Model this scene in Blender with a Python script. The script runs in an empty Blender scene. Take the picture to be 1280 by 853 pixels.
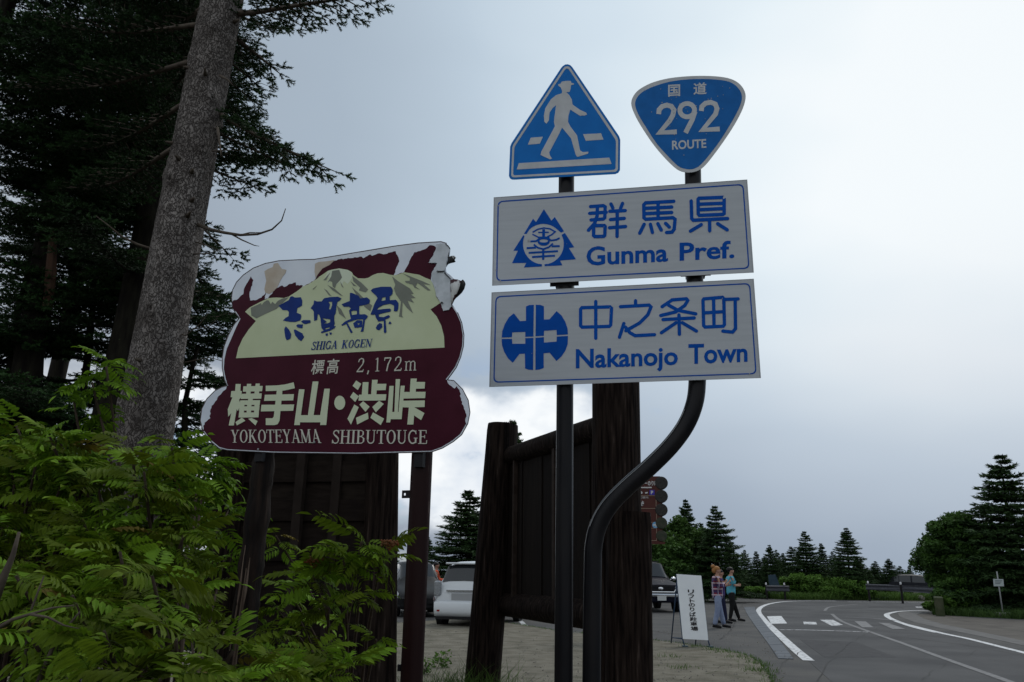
import bpy, math, random
import numpy as np
from mathutils import Vector, Matrix, Euler
from mathutils.geometry import tessellate_polygon

sc = bpy.context.scene
COL = sc.collection
R = math.radians
PI = math.pi

# ------------------------------------------------------------------ camera
FPX = 995.0
CAMZ = 1.5
cam_d = bpy.data.cameras.new('camera')
cam = bpy.data.objects.new('camera', cam_d); COL.objects.link(cam)
cam_d.sensor_width = 36.0; cam_d.lens = 36.0 * FPX / 1280.0
cam_d.clip_start = 0.05; cam_d.clip_end = 6000
ROT = Matrix.Rotation(R(90 + 16.0), 3, 'X') @ Matrix.Rotation(R(0.8), 3, 'Z')
cam.matrix_world = Matrix.Translation((0, 0, CAMZ)) @ ROT.to_4x4()
sc.camera = cam

# ------------------------------------------------------------------ world: overcast daylight
SUN_EL, SUN_AZ = 50.0, 34.0            # azimuth to the right of +Y
sdir = Vector((math.sin(R(SUN_AZ)) * math.cos(R(SUN_EL)), math.cos(R(SUN_AZ)) * math.cos(R(SUN_EL)), math.sin(R(SUN_EL))))
glow = Vector((math.sin(R(38)) * math.cos(R(33)), math.cos(R(38)) * math.cos(R(33)), math.sin(R(33))))
w = bpy.data.worlds.new("World"); sc.world = w; w.use_nodes = True
nt = w.node_tree; nt.nodes.clear(); N = nt.nodes.new; L = nt.links.new
def wmath(op, a, b=None, c=None, clamp=False):
    n = N('ShaderNodeMath'); n.operation = op; n.use_clamp = clamp
    for i, v in enumerate((a, b, c)):
        if v is None: continue
        if isinstance(v, (int, float)): n.inputs[i].default_value = v
        else: L(v, n.inputs[i])
    return n.outputs[0]
def wstep(v, lo, hi):
    n = N('ShaderNodeMapRange'); n.interpolation_type = 'SMOOTHSTEP'
    n.inputs['From Min'].default_value = min(lo, hi); n.inputs['From Max'].default_value = max(lo, hi)
    if lo > hi: n.inputs['To Min'].default_value = 1.0; n.inputs['To Max'].default_value = 0.0
    L(v, n.inputs['Value']); return n.outputs['Result']
def wdot(vec, d):
    n = N('ShaderNodeVectorMath'); n.operation = 'DOT_PRODUCT'; L(vec, n.inputs[0]); n.inputs[1].default_value = d
    return n.outputs['Value']
tc = N('ShaderNodeTexCoord'); V = tc.outputs['Generated']
sky = N('ShaderNodeTexSky'); sky.sky_type = 'NISHITA'; sky.sun_disc = False
sky.sun_elevation = R(SUN_EL); sky.sun_rotation = R(SUN_AZ); sky.altitude = 2100
sep = N('ShaderNodeSeparateXYZ'); L(V, sep.inputs[0])
el = sep.outputs['Z']
az = wmath('ARCTAN2', sep.outputs['X'], sep.outputs['Y'])
g = wdot(V, glow)
noi = N('ShaderNodeTexNoise'); noi.inputs['Scale'].default_value = 1.7; noi.inputs['Detail'].default_value = 3; noi.inputs['Roughness'].default_value = 0.5
mp = N('ShaderNodeMapping'); mp.inputs['Scale'].default_value = (1, 1, 2.4); L(V, mp.inputs[0]); L(mp.outputs[0], noi.inputs['Vector'])
g2 = wmath('MULTIPLY_ADD', wmath('SUBTRACT', noi.outputs['Fac'], 0.5), 0.19, g)
cr = N('ShaderNodeValToRGB'); e = cr.color_ramp.elements
stops = [(0.0, (.62, .67, .72)), (.35, (.50, .56, .62)), (.58, (.34, .40, .475)), (.72, (.385, .465, .555)), (.82, (.50, .60, .70)), (.89, (.64, .745, .835)),
         (.94, (.78, .87, .93)), (.985, (.90, .95, .98))]
while len(e) < len(stops): e.new(0.5)
for i, (p, c) in enumerate(stops): e[i].position = p; e[i].color = (*c, 1)
L(g2, cr.inputs['Fac'])
# lower sky is a denser, darker cloud deck
low = wmath('MULTIPLY_ADD', wstep(el, -0.02, 0.42), 0.31, 0.70)
lt = N('ShaderNodeMix'); lt.data_type = 'RGBA'; L(wstep(el, 0.42, 0.0), lt.inputs['Factor']); L(cr.outputs['Color'], lt.inputs['A']); tint = N('ShaderNodeMix'); tint.data_type = 'RGBA'; tint.blend_type = 'MULTIPLY'; tint.inputs['Factor'].default_value = 1; L(cr.outputs['Color'], tint.inputs['A']); tint.inputs['B'].default_value = (1.0, .99, 1.035, 1); L(tint.outputs['Result'], lt.inputs['B'])
basec = N('ShaderNodeVectorMath'); basec.operation = 'SCALE'; L(lt.outputs['Result'], basec.inputs[0]); L(low, basec.inputs['Scale'])
# bright cumulus bank low down, left of centre
n2 = N('ShaderNodeTexNoise'); n2.inputs['Scale'].default_value = 5.5; n2.inputs['Detail'].default_value = 7; n2.inputs['Roughness'].default_value = 0.52
mp2 = N('ShaderNodeMapping'); mp2.inputs['Scale'].default_value = (1, 1, 1.5); mp2.inputs['Location'].default_value = (0.35, 0.2, 0.1)
L(V, mp2.inputs[0]); L(mp2.outputs[0], n2.inputs['Vector'])
band = wmath('MULTIPLY', wmath('SUBTRACT', 1.0, wstep(el, 0.17, 0.29)), wstep(el, -0.06, 0.10))
side = wmath('MULTIPLY', wstep(az, -0.75, -0.30), wmath('SUBTRACT', 1.0, wstep(az, 0.07, 0.24)))
cm = wmath('MULTIPLY', band, side)
cthr = wmath('ADD', wmath('MULTIPLY', cm, 0.62), wmath('MULTIPLY', noi.outputs['Fac'], 0.0))
cmask = wstep(wmath('ADD', n2.outputs['Fac'], wmath('MULTIPLY', wmath('SUBTRACT', cm, 1.0), 0.50)), 0.26, 0.46)
cshade = N('ShaderNodeValToRGB'); e = cshade.color_ramp.elements
e[0].position = .36; e[0].color = (.56, .65, .78, 1); e[1].position = .55; e[1].color = (.95, .98, 1.0, 1)
L(n2.outputs['Fac'], cshade.inputs['Fac'])
mixc = N('ShaderNodeMix'); mixc.data_type = 'RGBA'; L(cmask, mixc.inputs['Factor']); L(basec.outputs[0], mixc.inputs['A']); L(cshade.outputs['Color'], mixc.inputs['B'])
up10 = N('ShaderNodeVectorMath'); up10.operation = 'SCALE'; up10.inputs['Scale'].default_value = 10.0; L(mixc.outputs['Result'], up10.inputs[0])
# blue gaps of clear sky only inside the cumulus band
hole = wmath('MULTIPLY', cm, wstep(n2.outputs['Fac'], 0.44, 0.37))
hole = wmath('MULTIPLY', hole, 0.75)
mixs = N('ShaderNodeMix'); mixs.data_type = 'RGBA'; L(hole, mixs.inputs['Factor']); L(up10.outputs[0], mixs.inputs['A']); L(sky.outputs['Color'], mixs.inputs['B'])
bg = N('ShaderNodeBackground'); bg.inputs['Strength'].default_value = 0.1; L(mixs.outputs['Result'], bg.inputs['Color'])
out = N('ShaderNodeOutputWorld'); L(bg.outputs[0], out.inputs['Surface'])

sl = bpy.data.lights.new('sun', 'SUN'); sl.energy = 1.0; sl.angle = R(14); sl.color = (1.0, .97, .92)
so = bpy.data.objects.new('sun', sl); COL.objects.link(so)
so.rotation_euler = sdir.to_track_quat('Z', 'Y').to_euler()
sc.view_settings.view_transform = 'Standard'; sc.view_settings.look = 'None'
sc.view_settings.exposure = 0.0; sc.view_settings.gamma = 1.0

# ------------------------------------------------------------------ pixel rays -> real places
def ray(px, py): return ROT @ Vector(((px - 640.0) / FPX, (426.5 - py) / FPX, -1.0))
C0 = Vector((0, 0, CAMZ))
def at(px, py, Y):
    d = ray(px, py); return C0 + d * (Y / d.y)
def gnd(px, py, z=0.0):
    d = ray(px, py); return C0 + d * ((z - CAMZ) / d.z)
class Plane:
    def __init__(s, px, py, Y, yaw):                 # vertical plane; yaw>0: right side nearer the camera
        s.o = at(px, py, Y); s.u = Vector((math.cos(R(yaw)), -math.sin(R(yaw)), 0)); s.v = Vector((0, 0, 1)); s.n = s.u.cross(s.v)
    def hit(s, px, py, off=0.0):
        d = ray(px, py); o = s.o + s.n * off
        return C0 + d * ((o - C0).dot(s.n) / d.dot(s.n))

# ------------------------------------------------------------------ mesh helpers
class MB:
    def __init__(s): s.v = []; s.f = []
    def add(s, vs, fs):
        b = len(s.v); s.v += [tuple(x) for x in vs]; s.f += [tuple(i + b for i in f) for f in fs]
    def box(s, c, size, rz=0.0, m=None):
        c = Vector(c); hx, hy, hz = (k / 2 for k in size); rot = m or Matrix.Rotation(rz, 3, 'Z')
        vs = [c + rot @ Vector((x * hx, y * hy, z * hz)) for x in (-1, 1) for y in (-1, 1) for z in (-1, 1)]
        s.add(vs, [(0, 1, 3, 2), (4, 6, 7, 5), (0, 4, 5, 1), (2, 3, 7, 6), (0, 2, 6, 4), (1, 5, 7, 3)])
    def bar(s, a, b, wd, th, nrm):                   # a straight bar between two points
        a = Vector(a); b = Vector(b); d = (b - a).normalized(); n = Vector(nrm).normalized(); t = d.cross(n).normalized(); n = t.cross(d)
        vs = [p + t * (i * wd / 2) + n * (j * th / 2) for p in (a, b) for i in (-1, 1) for j in (-1, 1)]
        s.add(vs, [(0, 1, 3, 2), (4, 6, 7, 5), (0, 4, 5, 1), (2, 3, 7, 6), (0, 2, 6, 4), (1, 5, 7, 3)])
    def tube(s, pts, rad, n=8, cap=True, jit=0.0, rng=None):
        pts = [Vector(p) for p in pts]; k = len(pts)
        if not hasattr(rad, '__len__'): rad = [rad] * k
        ref = None; rings = []
        for i, p in enumerate(pts):
            d = (pts[min(i + 1, k - 1)] - pts[max(i - 1, 0)])
            d = d.normalized() if d.length > 1e-9 else Vector((0, 0, 1))
            if ref is None: ref = Vector((1, 0, 0)) if abs(d.x) < .8 else Vector((0, 1, 0))
            a = (ref - d * ref.dot(d)).normalized(); b = d.cross(a); ref = a
            rings.append([p + (a * math.cos(2 * PI * j / n) + b * math.sin(2 * PI * j / n)) * rad[i] * (1 + (rng.uniform(-jit, jit) if rng else 0)) for j in range(n)])
        vs = [q for r in rings for q in r]; fs = []
        for i in range(k - 1):
            for j in range(n):
                fs.append((i * n + j, i * n + (j + 1) % n, (i + 1) * n + (j + 1) % n, (i + 1) * n + j))
        if cap: fs.append(tuple(range(n))[::-1]); fs.append(tuple((k - 1) * n + j for j in range(n)))
        s.add(vs, fs)
    def ell(s, c, r, nu=10, nv=7, m=None):
        c = Vector(c); vs = []; fs = []
        for i in range(nv + 1):
            th = PI * i / nv
            for j in range(nu):
                ph = 2 * PI * j / nu; p = Vector((r[0] * math.sin(th) * math.cos(ph), r[1] * math.sin(th) * math.sin(ph), r[2] * math.cos(th)))
                vs.append(c + (m @ p if m else p))
        for i in range(nv):
            for j in range(nu): fs.append((i * nu + j, (i + 1) * nu + j, (i + 1) * nu + (j + 1) % nu, i * nu + (j + 1) % nu))
        s.add(vs, fs)
    def prism(s, loops, th):                         # loops: [outer, hole, ...] of 3D points (front); th: back offset vector
        th = Vector(th); loops = [[Vector(p) for p in lp] for lp in loops]
        tris = tessellate_polygon(loops); flat = [p for lp in loops for p in lp]; n = len(flat)
        fs = [tuple(t) for t in tris] + [tuple(i + n for i in t[::-1]) for t in tris]
        b = 0
        for lp in loops:
            k = len(lp)
            for i in range(k): fs.append((b + i, b + (i + 1) % k, n + b + (i + 1) % k, n + b + i))
            b += k
        s.add(flat + [p + th for p in flat], fs)
    def build(s, name, mt, parent=None, org=None, smooth=False):
        me = bpy.data.meshes.new(name)
        if org is not None: ox, oy, oz = org; vs = [(x - ox, y - oy, z - oz) for x, y, z in s.v]
        else: vs = s.v
        me.from_pydata(vs, [], s.f); me.update()
        if smooth:
            me.polygons.foreach_set('use_smooth', [True] * len(me.polygons))
        o = bpy.data.objects.new(name, me); COL.objects.link(o)
        if mt: me.materials.append(mt)
        if parent: o.parent = parent
        return o
def fixn(o, angle=None):
    import bmesh
    bm = bmesh.new(); bm.from_mesh(o.data); bmesh.ops.recalc_face_normals(bm, faces=bm.faces); bm.to_mesh(o.data); bm.free()
    if angle is not None:
        o.data.set_sharp_from_angle(angle=R(angle))
    return o
def tri_mesh(name, P, mt, parent=None, org=None, attr=None):
    """P: (n,3,3) triangles"""
    n = len(P); me = bpy.data.meshes.new(name)
    V_ = P.reshape(-1, 3).astype(np.float32)
    if org is not None: V_ = V_ - np.array(org, dtype=np.float32)
    me.vertices.add(n * 3); me.vertices.foreach_set('co', V_.ravel())
    me.loops.add(n * 3); me.loops.foreach_set('vertex_index', np.arange(n * 3, dtype=np.int32))
    me.polygons.add(n); me.polygons.foreach_set('loop_start', np.arange(0, n * 3, 3, dtype=np.int32)); me.polygons.foreach_set('loop_total', np.full(n, 3, dtype=np.int32))
    me.update(calc_edges=True)
    if attr is not None:
        a = me.attributes.new('tone', 'FLOAT', 'POINT'); a.data.foreach_set('value', np.repeat(attr, 3).astype(np.float32))
    o = bpy.data.objects.new(name, me); COL.objects.link(o)
    if mt: me.materials.append(mt)
    if parent: o.parent = parent
    return o
def thing(name, label, cat, loc=(0, 0, 0), rz=0.0, group=None):
    o = bpy.data.objects.new(name, None); COL.objects.link(o); o.location = loc; o.rotation_euler = (0, 0, rz); o.empty_display_size = .2
    o['label'] = label; o['category'] = cat
    if group: o['group'] = group
    return o
def tag(o, label=None, cat=None, group=None, kind=None):
    for k, v in (('label', label), ('category', cat), ('group', group), ('kind', kind)):
        if v: o[k] = v
    return o
def struct(o): o['kind'] = 'structure'; return o

# ------------------------------------------------------------------ materials
MATS = {}
def mat(name, c, rough=.7, c2=None, scale=6.0, stretch=(1, 1, 1), metal=0.0, bump=0.0, bscale=None, spec=.2, detail=5, lo=.35, hi=.65, rand=0.0, coat=0.0, trans=0.0, tone=False, c3=None, dark=None, emit=0.0):
    if name in MATS: return MATS[name]
    m = bpy.data.materials.new(name); m.use_nodes = True; t = m.node_tree; b = t.nodes['Principled BSDF']
    b.inputs['Roughness'].default_value = rough; b.inputs['Metallic'].default_value = metal; b.inputs['Specular IOR Level'].default_value = spec
    b.inputs['Base Color'].default_value = (*c, 1)
    if coat: b.inputs['Coat Weight'].default_value = coat; b.inputs['Coat Roughness'].default_value = .08
    co = t.nodes.new('ShaderNodeTexCoord'); mp_ = t.nodes.new('ShaderNodeMapping'); mp_.inputs['Scale'].default_value = stretch
    t.links.new(co.outputs['Object'], mp_.inputs[0])
    colr = None
    if c2:
        n = t.nodes.new('ShaderNodeTexNoise'); n.inputs['Scale'].default_value = scale; n.inputs['Detail'].default_value = detail
        t.links.new(mp_.outputs[0], n.inputs['Vector'])
        r = t.nodes.new('ShaderNodeValToRGB'); r.color_ramp.elements[0].position = lo; r.color_ramp.elements[1].position = hi
        r.color_ramp.elements[0].color = (*c, 1); r.color_ramp.elements[1].color = (*c2, 1)
        if c3:
            x = r.color_ramp.elements.new(min(.98, hi + .08)); x.color = (*c3, 1)
        t.links.new(n.outputs['Fac'], r.inputs['Fac']); colr = r.outputs['Color']
    if tone:                                          # per-leaf tone attribute: darker to lighter leaf colour
        at_ = t.nodes.new('ShaderNodeAttribute'); at_.attribute_name = 'tone'
        r = t.nodes.new('ShaderNodeValToRGB'); r.color_ramp.elements[0].color = (*c, 1); r.color_ramp.elements[1].color = (*c2, 1)
        t.links.new(at_.outputs['Fac'], r.inputs['Fac']); colr = r.outputs['Color']
    if rand:
        oi = t.nodes.new('ShaderNodeObjectInfo'); hs = t.nodes.new('ShaderNodeHueSaturation')
        mr = t.nodes.new('ShaderNodeMapRange'); mr.inputs['To Min'].default_value = 1 - rand; mr.inputs['To Max'].default_value = 1 + rand
        t.links.new(oi.outputs['Random'], mr.inputs['Value']); t.links.new(mr.outputs[0], hs.inputs['Value'])
        mr2 = t.nodes.new('ShaderNodeMapRange'); mr2.inputs['To Min'].default_value = .5 - rand * .06; mr2.inputs['To Max'].default_value = .5 + rand * .02
        t.links.new(oi.outputs['Random'], mr2.inputs['Value']); t.links.new(mr2.outputs[0], hs.inputs['Hue'])
        if colr: t.links.new(colr, hs.inputs['Color'])
        else: hs.inputs['Color'].default_value = (*c, 1)
        colr = hs.outputs['Color']
    if colr: t.links.new(colr, b.inputs['Base Color'])
    if bump:
        n = t.nodes.new('ShaderNodeTexNoise'); n.inputs['Scale'].default_value = bscale or scale * 3; n.inputs['Detail'].default_value = 6
        t.links.new(mp_.outputs[0], n.inputs['Vector'])
        bp = t.nodes.new('ShaderNodeBump'); bp.inputs['Strength'].default_value = 1.0; bp.inputs['Distance'].default_value = bump
        t.links.new(n.outputs['Fac'], bp.inputs['Height']); t.links.new(bp.outputs[0], b.inputs['Normal'])
    if trans:
        tr = t.nodes.new('ShaderNodeBsdfTranslucent'); mx = t.nodes.new('ShaderNodeMixShader'); mx.inputs[0].default_value = trans
        if colr: t.links.new(colr, tr.inputs['Color'])
        else: tr.inputs['Color'].default_value = (*c, 1)
        o_ = t.nodes['Material Output']; t.links.new(b.outputs[0], mx.inputs[1]); t.links.new(tr.outputs[0], mx.inputs[2]); t.links.new(mx.outputs[0], o_.inputs['Surface'])
    MATS[name] = m; return m
def glass(name, c=(.02, .025, .03), rough=.05):
    return mat(name, c, rough, spec=.5, coat=.1)

M_blue = mat('sign_blue_film', (.002, .150, .50), .5, c2=(.004, .170, .55), scale=9, spec=.15)
M_navy = mat('letter_blue_film', (.001, .070, .36), .6, c2=(.002, .080, .41), scale=12, spec=.08)
M_white = mat('reflective_white_film', (.45, .475, .50), .55, c2=(.49, .515, .54), scale=5, stretch=(.6, .6, 9), spec=.2, detail=8)
M_figure = mat('reflective_symbol_film', (.50, .51, .52), .5, c2=(.58, .59, .60), scale=14, spec=.2)
M_alu = mat('aluminium_back', (.32, .33, .34), .45, metal=.6, spec=.5)
M_post = mat('dark_brown_post_paint', (.007, .007, .009), .36, c2=(.013, .012, .013), scale=14, stretch=(1, 1, .15), spec=.18, bump=.0006, bscale=60)
M_chip = mat('dust_chip', (.35, .36, .38), .7)

# ------------------------------------------------------------------ flat print on sign planes
class Print:
    """collects thin film pieces; each gets its own micro-offset so none are coplanar"""
    cnt = 0
    def __init__(s, plane, off, th=.0006): s.p = plane; s.off = off; s.th = th; s.mb = MB(); s.k = 0
    def poly(s, px, holes=(), f=None):
        f = f or (lambda q: q); s.k += 1; o = s.off + s.k * .00004
        lp = [[s.p.hit(*f(q), o) for q in l] for l in [px, *holes]]
        s.mb.prism(lp, -s.p.n * s.th)
    def stroke(s, pts, wd, f=None, round_=True, closed=False):
        """a drawn line of constant width with mitred corners and round ends, in pixels of the traced crop"""
        P = [Vector(q) for q in pts]; h = wd / 2
        if closed: P = P + [P[0], P[1]]
        Lf, Rt = [], []
        n = len(P)
        for i in range(n):
            d0 = (P[i] - P[i - 1]).normalized() if i > 0 else None
            d1 = (P[i + 1] - P[i]).normalized() if i < n - 1 else None
            d = d1 if d0 is None else d0 if d1 is None else (d0 + d1).normalized()
            nn = Vector((-d.y, d.x)); sc_ = 1.0
            if d0 is not None and d1 is not None: sc_ = 1 / max(.5, nn.dot(Vector((-d0.y, d0.x))))
            Lf.append(P[i] + nn * h * sc_); Rt.append(P[i] - nn * h * sc_)
        if closed:
            s.poly([tuple(q) for q in Lf[1:]] + [tuple(q) for q in Rt[1:][::-1]], f=f); return
        def capp(c, d):
            if not round_: return []
            a = math.atan2(d.y, d.x); return [c + Vector((math.cos(a + t), math.sin(a + t))) * h for t in (PI / 3, PI / 6 * .5, -PI / 6 * .5, -PI / 3)]
        loop = Lf + capp(P[-1], P[-1] - P[-2]) + Rt[::-1] + capp(P[0], P[0] - P[1])
        s.poly([tuple(q) for q in loop], f=f)
    def build(s, name, mt, parent, org): return fixn(s.mb.build(name, mt, parent, org))
def crop(x0, y0, k): return lambda q: (x0 + q[0] / k, y0 + q[1] / k)
def arc(cx, cy, rx, ry, a0, a1, n): return [(cx + rx * math.cos(R(a0 + (a1 - a0) * i / n)), cy + ry * math.sin(R(a0 + (a1 - a0) * i / n))) for i in range(n + 1)]
def rrect(c, r, n=5):
    """rounded quad in px from 4 corners TL TR BR BL"""
    out = []; c = [Vector(q) for q in c]
    for i in range(4):
        p, a, b = c[i], c[i - 1], c[(i + 1) % 4]
        s_ = p + (a - p).normalized() * r; e_ = p + (b - p).normalized() * r
        for k in range(n + 1):
            t = k / n; out.append(tuple(s_ * (1 - t) ** 2 + p * 2 * t * (1 - t) + e_ * t * t))
    return out
def text_mb(txt, hitf, offset=0.0, th=None, quad=None, res=3):
    """glyph outlines of the built-in face mapped into the quad BL BR TR TL by hitf(px,py)"""
    cu = bpy.data.curves.new('lettering', 'FONT'); cu.body = txt; cu.offset = offset; cu.resolution_u = res; cu.fill_mode = 'FRONT' if False else 'BOTH'
    cu.extrude = 0.01
    ob = bpy.data.objects.new('lettering', cu); COL.objects.link(ob)
    dg = bpy.context.evaluated_depsgraph_get(); dg.update()
    me = bpy.data.meshes.new_from_object(ob.evaluated_get(dg)); bpy.data.objects.remove(ob)
    vs = [v.co.copy() for v in me.vertices]; fs = [tuple(p.vertices) for p in me.polygons]; bpy.data.meshes.remove(me)
    x0 = min(v.x for v in vs); x1 = max(v.x for v in vs); y0 = min(v.y for v in vs); y1 = max(v.y for v in vs)
    return vs, fs, (x0, x1, y0, y1)
def put_text(pr, txt, quad, offset=0.0, ybounds=None):
    vs, fs, (x0, x1, y0, y1) = text_mb(txt, None, offset)
    if ybounds: y0, y1 = ybounds
    bl, br, tr, tl = [Vector(q) for q in quad]; pr.k += 1; o = pr.off + pr.k * .00004; out = []
    for v in vs:
        a = (v.x - x0) / (x1 - x0); b = (v.y - y0) / (y1 - y0)
        q = bl * (1 - a) * (1 - b) + br * a * (1 - b) + tr * a * b + tl * (1 - a) * b
        out.append(pr.p.hit(q.x, q.y, o if v.z > 0 else o - pr.th))
    pr.mb.add(out, fs)
def warp(quad, w_, h_):
    bl, br, tr, tl = [Vector(q) for q in quad]
    def f(q):
        a = q[0] / w_; b = q[1] / h_
        return tuple(bl * (1 - a) * (1 - b) + br * a * (1 - b) + tr * a * b + tl * (1 - a) * b)
    return f
# a small serif face: strokes on a 0..1 high grid; T thick, t thin
T_, t_ = .15, .055
def serif(ch):
    S = []; B = lambda a, b, k: S.append(([a, b], k)); srf = lambda x, y, wd=.30: S.append(([(x - wd / 2, y), (x + wd / 2, y)], .045))
    if ch in 'HNMKIBETYA': pass
    if ch == 'I': B((.17, 0), (.17, 1), T_); srf(.17, .02, .34); srf(.17, .98, .34); return S, .34
    if ch == 'H':
        for x in (.17, .63): B((x, 0), (x, 1), T_); srf(x, .02, .34); srf(x, .98, .34)
        B((.17, .52), (.63, .52), t_); return S, .80
    if ch == 'E': B((.17, 0), (.17, 1), T_); srf(.14, .02, .28); srf(.14, .98, .28); B((.17, .975), (.58, .975), t_); B((.17, .025), (.62, .025), t_); B((.17, .52), (.48, .52), t_); B((.58, 1), (.59, .76), t_); B((.62, 0), (.64, .26), t_); B((.48, .40), (.48, .64), t_); return S, .68
    if ch == 'T': B((.34, 0), (.34, 1), T_); srf(.34, .02, .34); B((.03, .975), (.65, .975), t_); B((.03, 1), (.02, .74), t_); B((.65, 1), (.66, .74), t_); return S, .68
    if ch == 'Y': B((.36, 0), (.36, .46), T_); B((.36, .46), (.12, 1), T_); B((.37, .44), (.62, 1), t_); srf(.36, .02, .32); srf(.12, .98, .28); srf(.62, .98, .24); return S, .74
    if ch == 'A': B((.36, 1), (.62, 0), T_); B((.36, .98), (.10, 0), t_); B((.18, .34), (.54, .34), t_); srf(.10, .02, .24); srf(.63, .02, .28); return S, .76
    if ch == 'K': B((.17, 0), (.17, 1), T_); srf(.17, .02, .34); srf(.17, .98, .34); B((.20, .42), (.60, .98), t_); B((.32, .58), (.64, .02), T_); srf(.60, .98, .26); srf(.66, .02, .28); return S, .80
    if ch == 'N': B((.14, 0), (.14, 1), t_); B((.12, .98), (.66, .02), T_); B((.68, 0), (.68, 1), t_); srf(.12, .02, .26); srf(.08, .98, .22); srf(.68, .98, .28); return S, .82
    if ch == 'M': B((.12, 0), (.14, 1), t_); B((.14, .98), (.45, .04), T_); B((.45, .04), (.76, .98), t_); B((.78, 0), (.76, 1), T_); srf(.12, .02, .26); srf(.10, .98, .20); srf(.80, .02, .32); srf(.82, .98, .22); return S, .96
    if ch == 'U': B((.17, 1), (.17, .30), T_); S.append((arc(.40, .28, .23, .25, 180, 360, 8), .09)); B((.63, .28), (.63, 1), t_); srf(.17, .98, .34); srf(.63, .98, .26); return S, .80
    def oval(cx, cy, rx, ry): return ('oval', cx, cy, rx, ry)
    if ch == 'O': S.append((oval(.37, .5, .34, .51), 0)); return S, .74
    if ch == 'G': S.append((arc(.38, .5, .29, .47, 60, 300, 14), .11)); B((.53, .93), (.62, .72), t_); B((.60, .98), (.62, .70), t_); B((.60, .42), (.60, .06), T_ * .9); B((.52, .09), (.60, .12), t_); srf(.60, .42, .28); return S, .76
    if ch == 'S': S.append((arc(.28, .74, .19, .225, -20, -270, 12)[0:0] + arc(.28, .73, .18, .23, 330, 450, 6)[0:0] + [(.47, .80), (.42, .93), (.28, .97), (.14, .90), (.10, .76), (.18, .62), (.34, .50), (.47, .38), (.49, .22), (.42, .07), (.27, .02), (.12, .08), (.06, .22)], .085)); S.append(([(.20, .62), (.34, .50), (.45, .38)], .13)); B((.48, .98), (.48, .74), t_); B((.05, .02), (.05, .28), t_); return S, .56
    if ch == 'B': B((.17, 0), (.17, 1), T_); srf(.12, .02, .24); srf(.12, .98, .24); S.append(([(.17, .975), (.38, .965), (.52, .88), (.52, .66), (.38, .54), (.17, .53)], .06)); S.append(([(.17, .53), (.42, .51), (.58, .38), (.57, .14), (.42, .035), (.17, .025)], .065)); B((.52, .88), (.52, .66), .11); B((.58, .40), (.57, .14), .12); return S, .68
    if ch == '2': S.append(([(.09, .72), (.12, .90), (.28, .98), (.44, .92), (.49, .74), (.42, .54), (.08, .05)], .075)); B((.46, .84), (.46, .62), .10); B((.06, .045), (.50, .045), .09); B((.50, 0), (.54, .20), t_); return S, .58
    if ch == '1': B((.28, 0), (.28, .98), .10); srf(.28, .02, .34); B((.28, .95), (.12, .86), t_); return S, .52
    if ch == '7': B((.06, .95), (.52, .95), .09); B((.07, .98), (.06, .76), t_); S.append(([(.51, .93), (.32, .50), (.24, 0)], .085)); return S, .58
    if ch == ',': S.append(([(.10, .08), (.13, .02), (.05, -.18)], .075)); return S, .30
    if ch == 'm':
        for x in (.14, .48, .82): B((x, 0), (x, .58), .095); srf(x, .02, .24)
        S.append(([(.14, .50), (.26, .63), (.40, .64), (.48, .54)], .06)); S.append(([(.48, .50), (.60, .63), (.74, .64), (.82, .54)], .06)); srf(.08, .62, .16); return S, .98
    return S, .42
def put_serif(pr, txt, quad, slant=0.0, bold=1.0):
    gl = []; x = 0
    for ch in txt:
        S, wd = serif(ch); gl.append((S, x)); x += wd + (.03 if ch != ' ' else 0)
    f0 = warp(quad, x, 1.0); asp = 1.0
    for S, gx in gl:
        for st, k in S:
            if isinstance(st, tuple) and st[0] == 'oval':
                _, cx, cy, rx, ry = st; k1 = T_ * bold
                o = [(gx + cx + rx * math.cos(a) + slant * (cy + ry * math.sin(a)), cy + ry * math.sin(a)) for a in [2 * PI * i / 20 for i in range(20)]]
                h = [(gx + cx + (rx - k1) * math.cos(a) + slant * (cy + (ry - .06) * math.sin(a)), cy + (ry - .06) * math.sin(a)) for a in [2 * PI * i / 20 for i in range(20)]]
                pr.poly(o, [h[::-1]], f=f0); continue
            pts = [(gx + p[0] + slant * p[1], p[1]) for p in st]
            pr.stroke(pts, k * (bold if k > .07 else 1), f=f0, round_=False)
# ================================================================== BLUE ROAD SIGN ON TWO POSTS
P1 = Plane(780, 350, 4.35, 8.9)
base = P1.hit(705, 700); ORG1 = (base.x, base.y, 0.0)
sign = thing('road_sign', 'tall two-post road sign with blue route 292 and crossing plates over white name boards', 'road sign', ORG1)
def plate(name, px_poly, mt, off=0.0, th=.003, parent=None, edge=None):
    m = MB(); m.prism([[P1.hit(x, y, off) for x, y in px_poly]], -P1.n * th)
    return fixn(m.build(name, mt, parent or sign, ORG1))
# posts
BK = -.075
def post_tube(name, px, rad):
    m = MB(); pts = [P1.hit(x, y, BK) for x, y in px]
    last = pts[-1].copy(); d = (pts[-1] - pts[-2]).normalized(); pts[-1] = last; pts.append(last + d * ((0 - last.z) / d.z)) if last.z > 0 else None
    m.tube(pts, rad, 24); o = m.build(name, M_post, sign, ORG1, smooth=True); fixn(o, 40); return o
post_tube('post', [(708.3, 190), (706.2, 480), (704.4, 853)], .0485)
def smooth_path(pts, n=4):
    out = []; P = [Vector(p) for p in pts]
    for i in range(len(P) - 1):
        a, b, c, d = P[max(i - 1, 0)], P[i], P[i + 1], P[min(i + 2, len(P) - 1)]
        for k in range(n):
            t = k / n; out.append(.5 * ((2 * b) + (c - a) * t + (2 * a - 5 * b + 4 * c - d) * t * t + (3 * b - a - 3 * c + d) * t ** 3))
    out.append(P[-1]); return out
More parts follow.
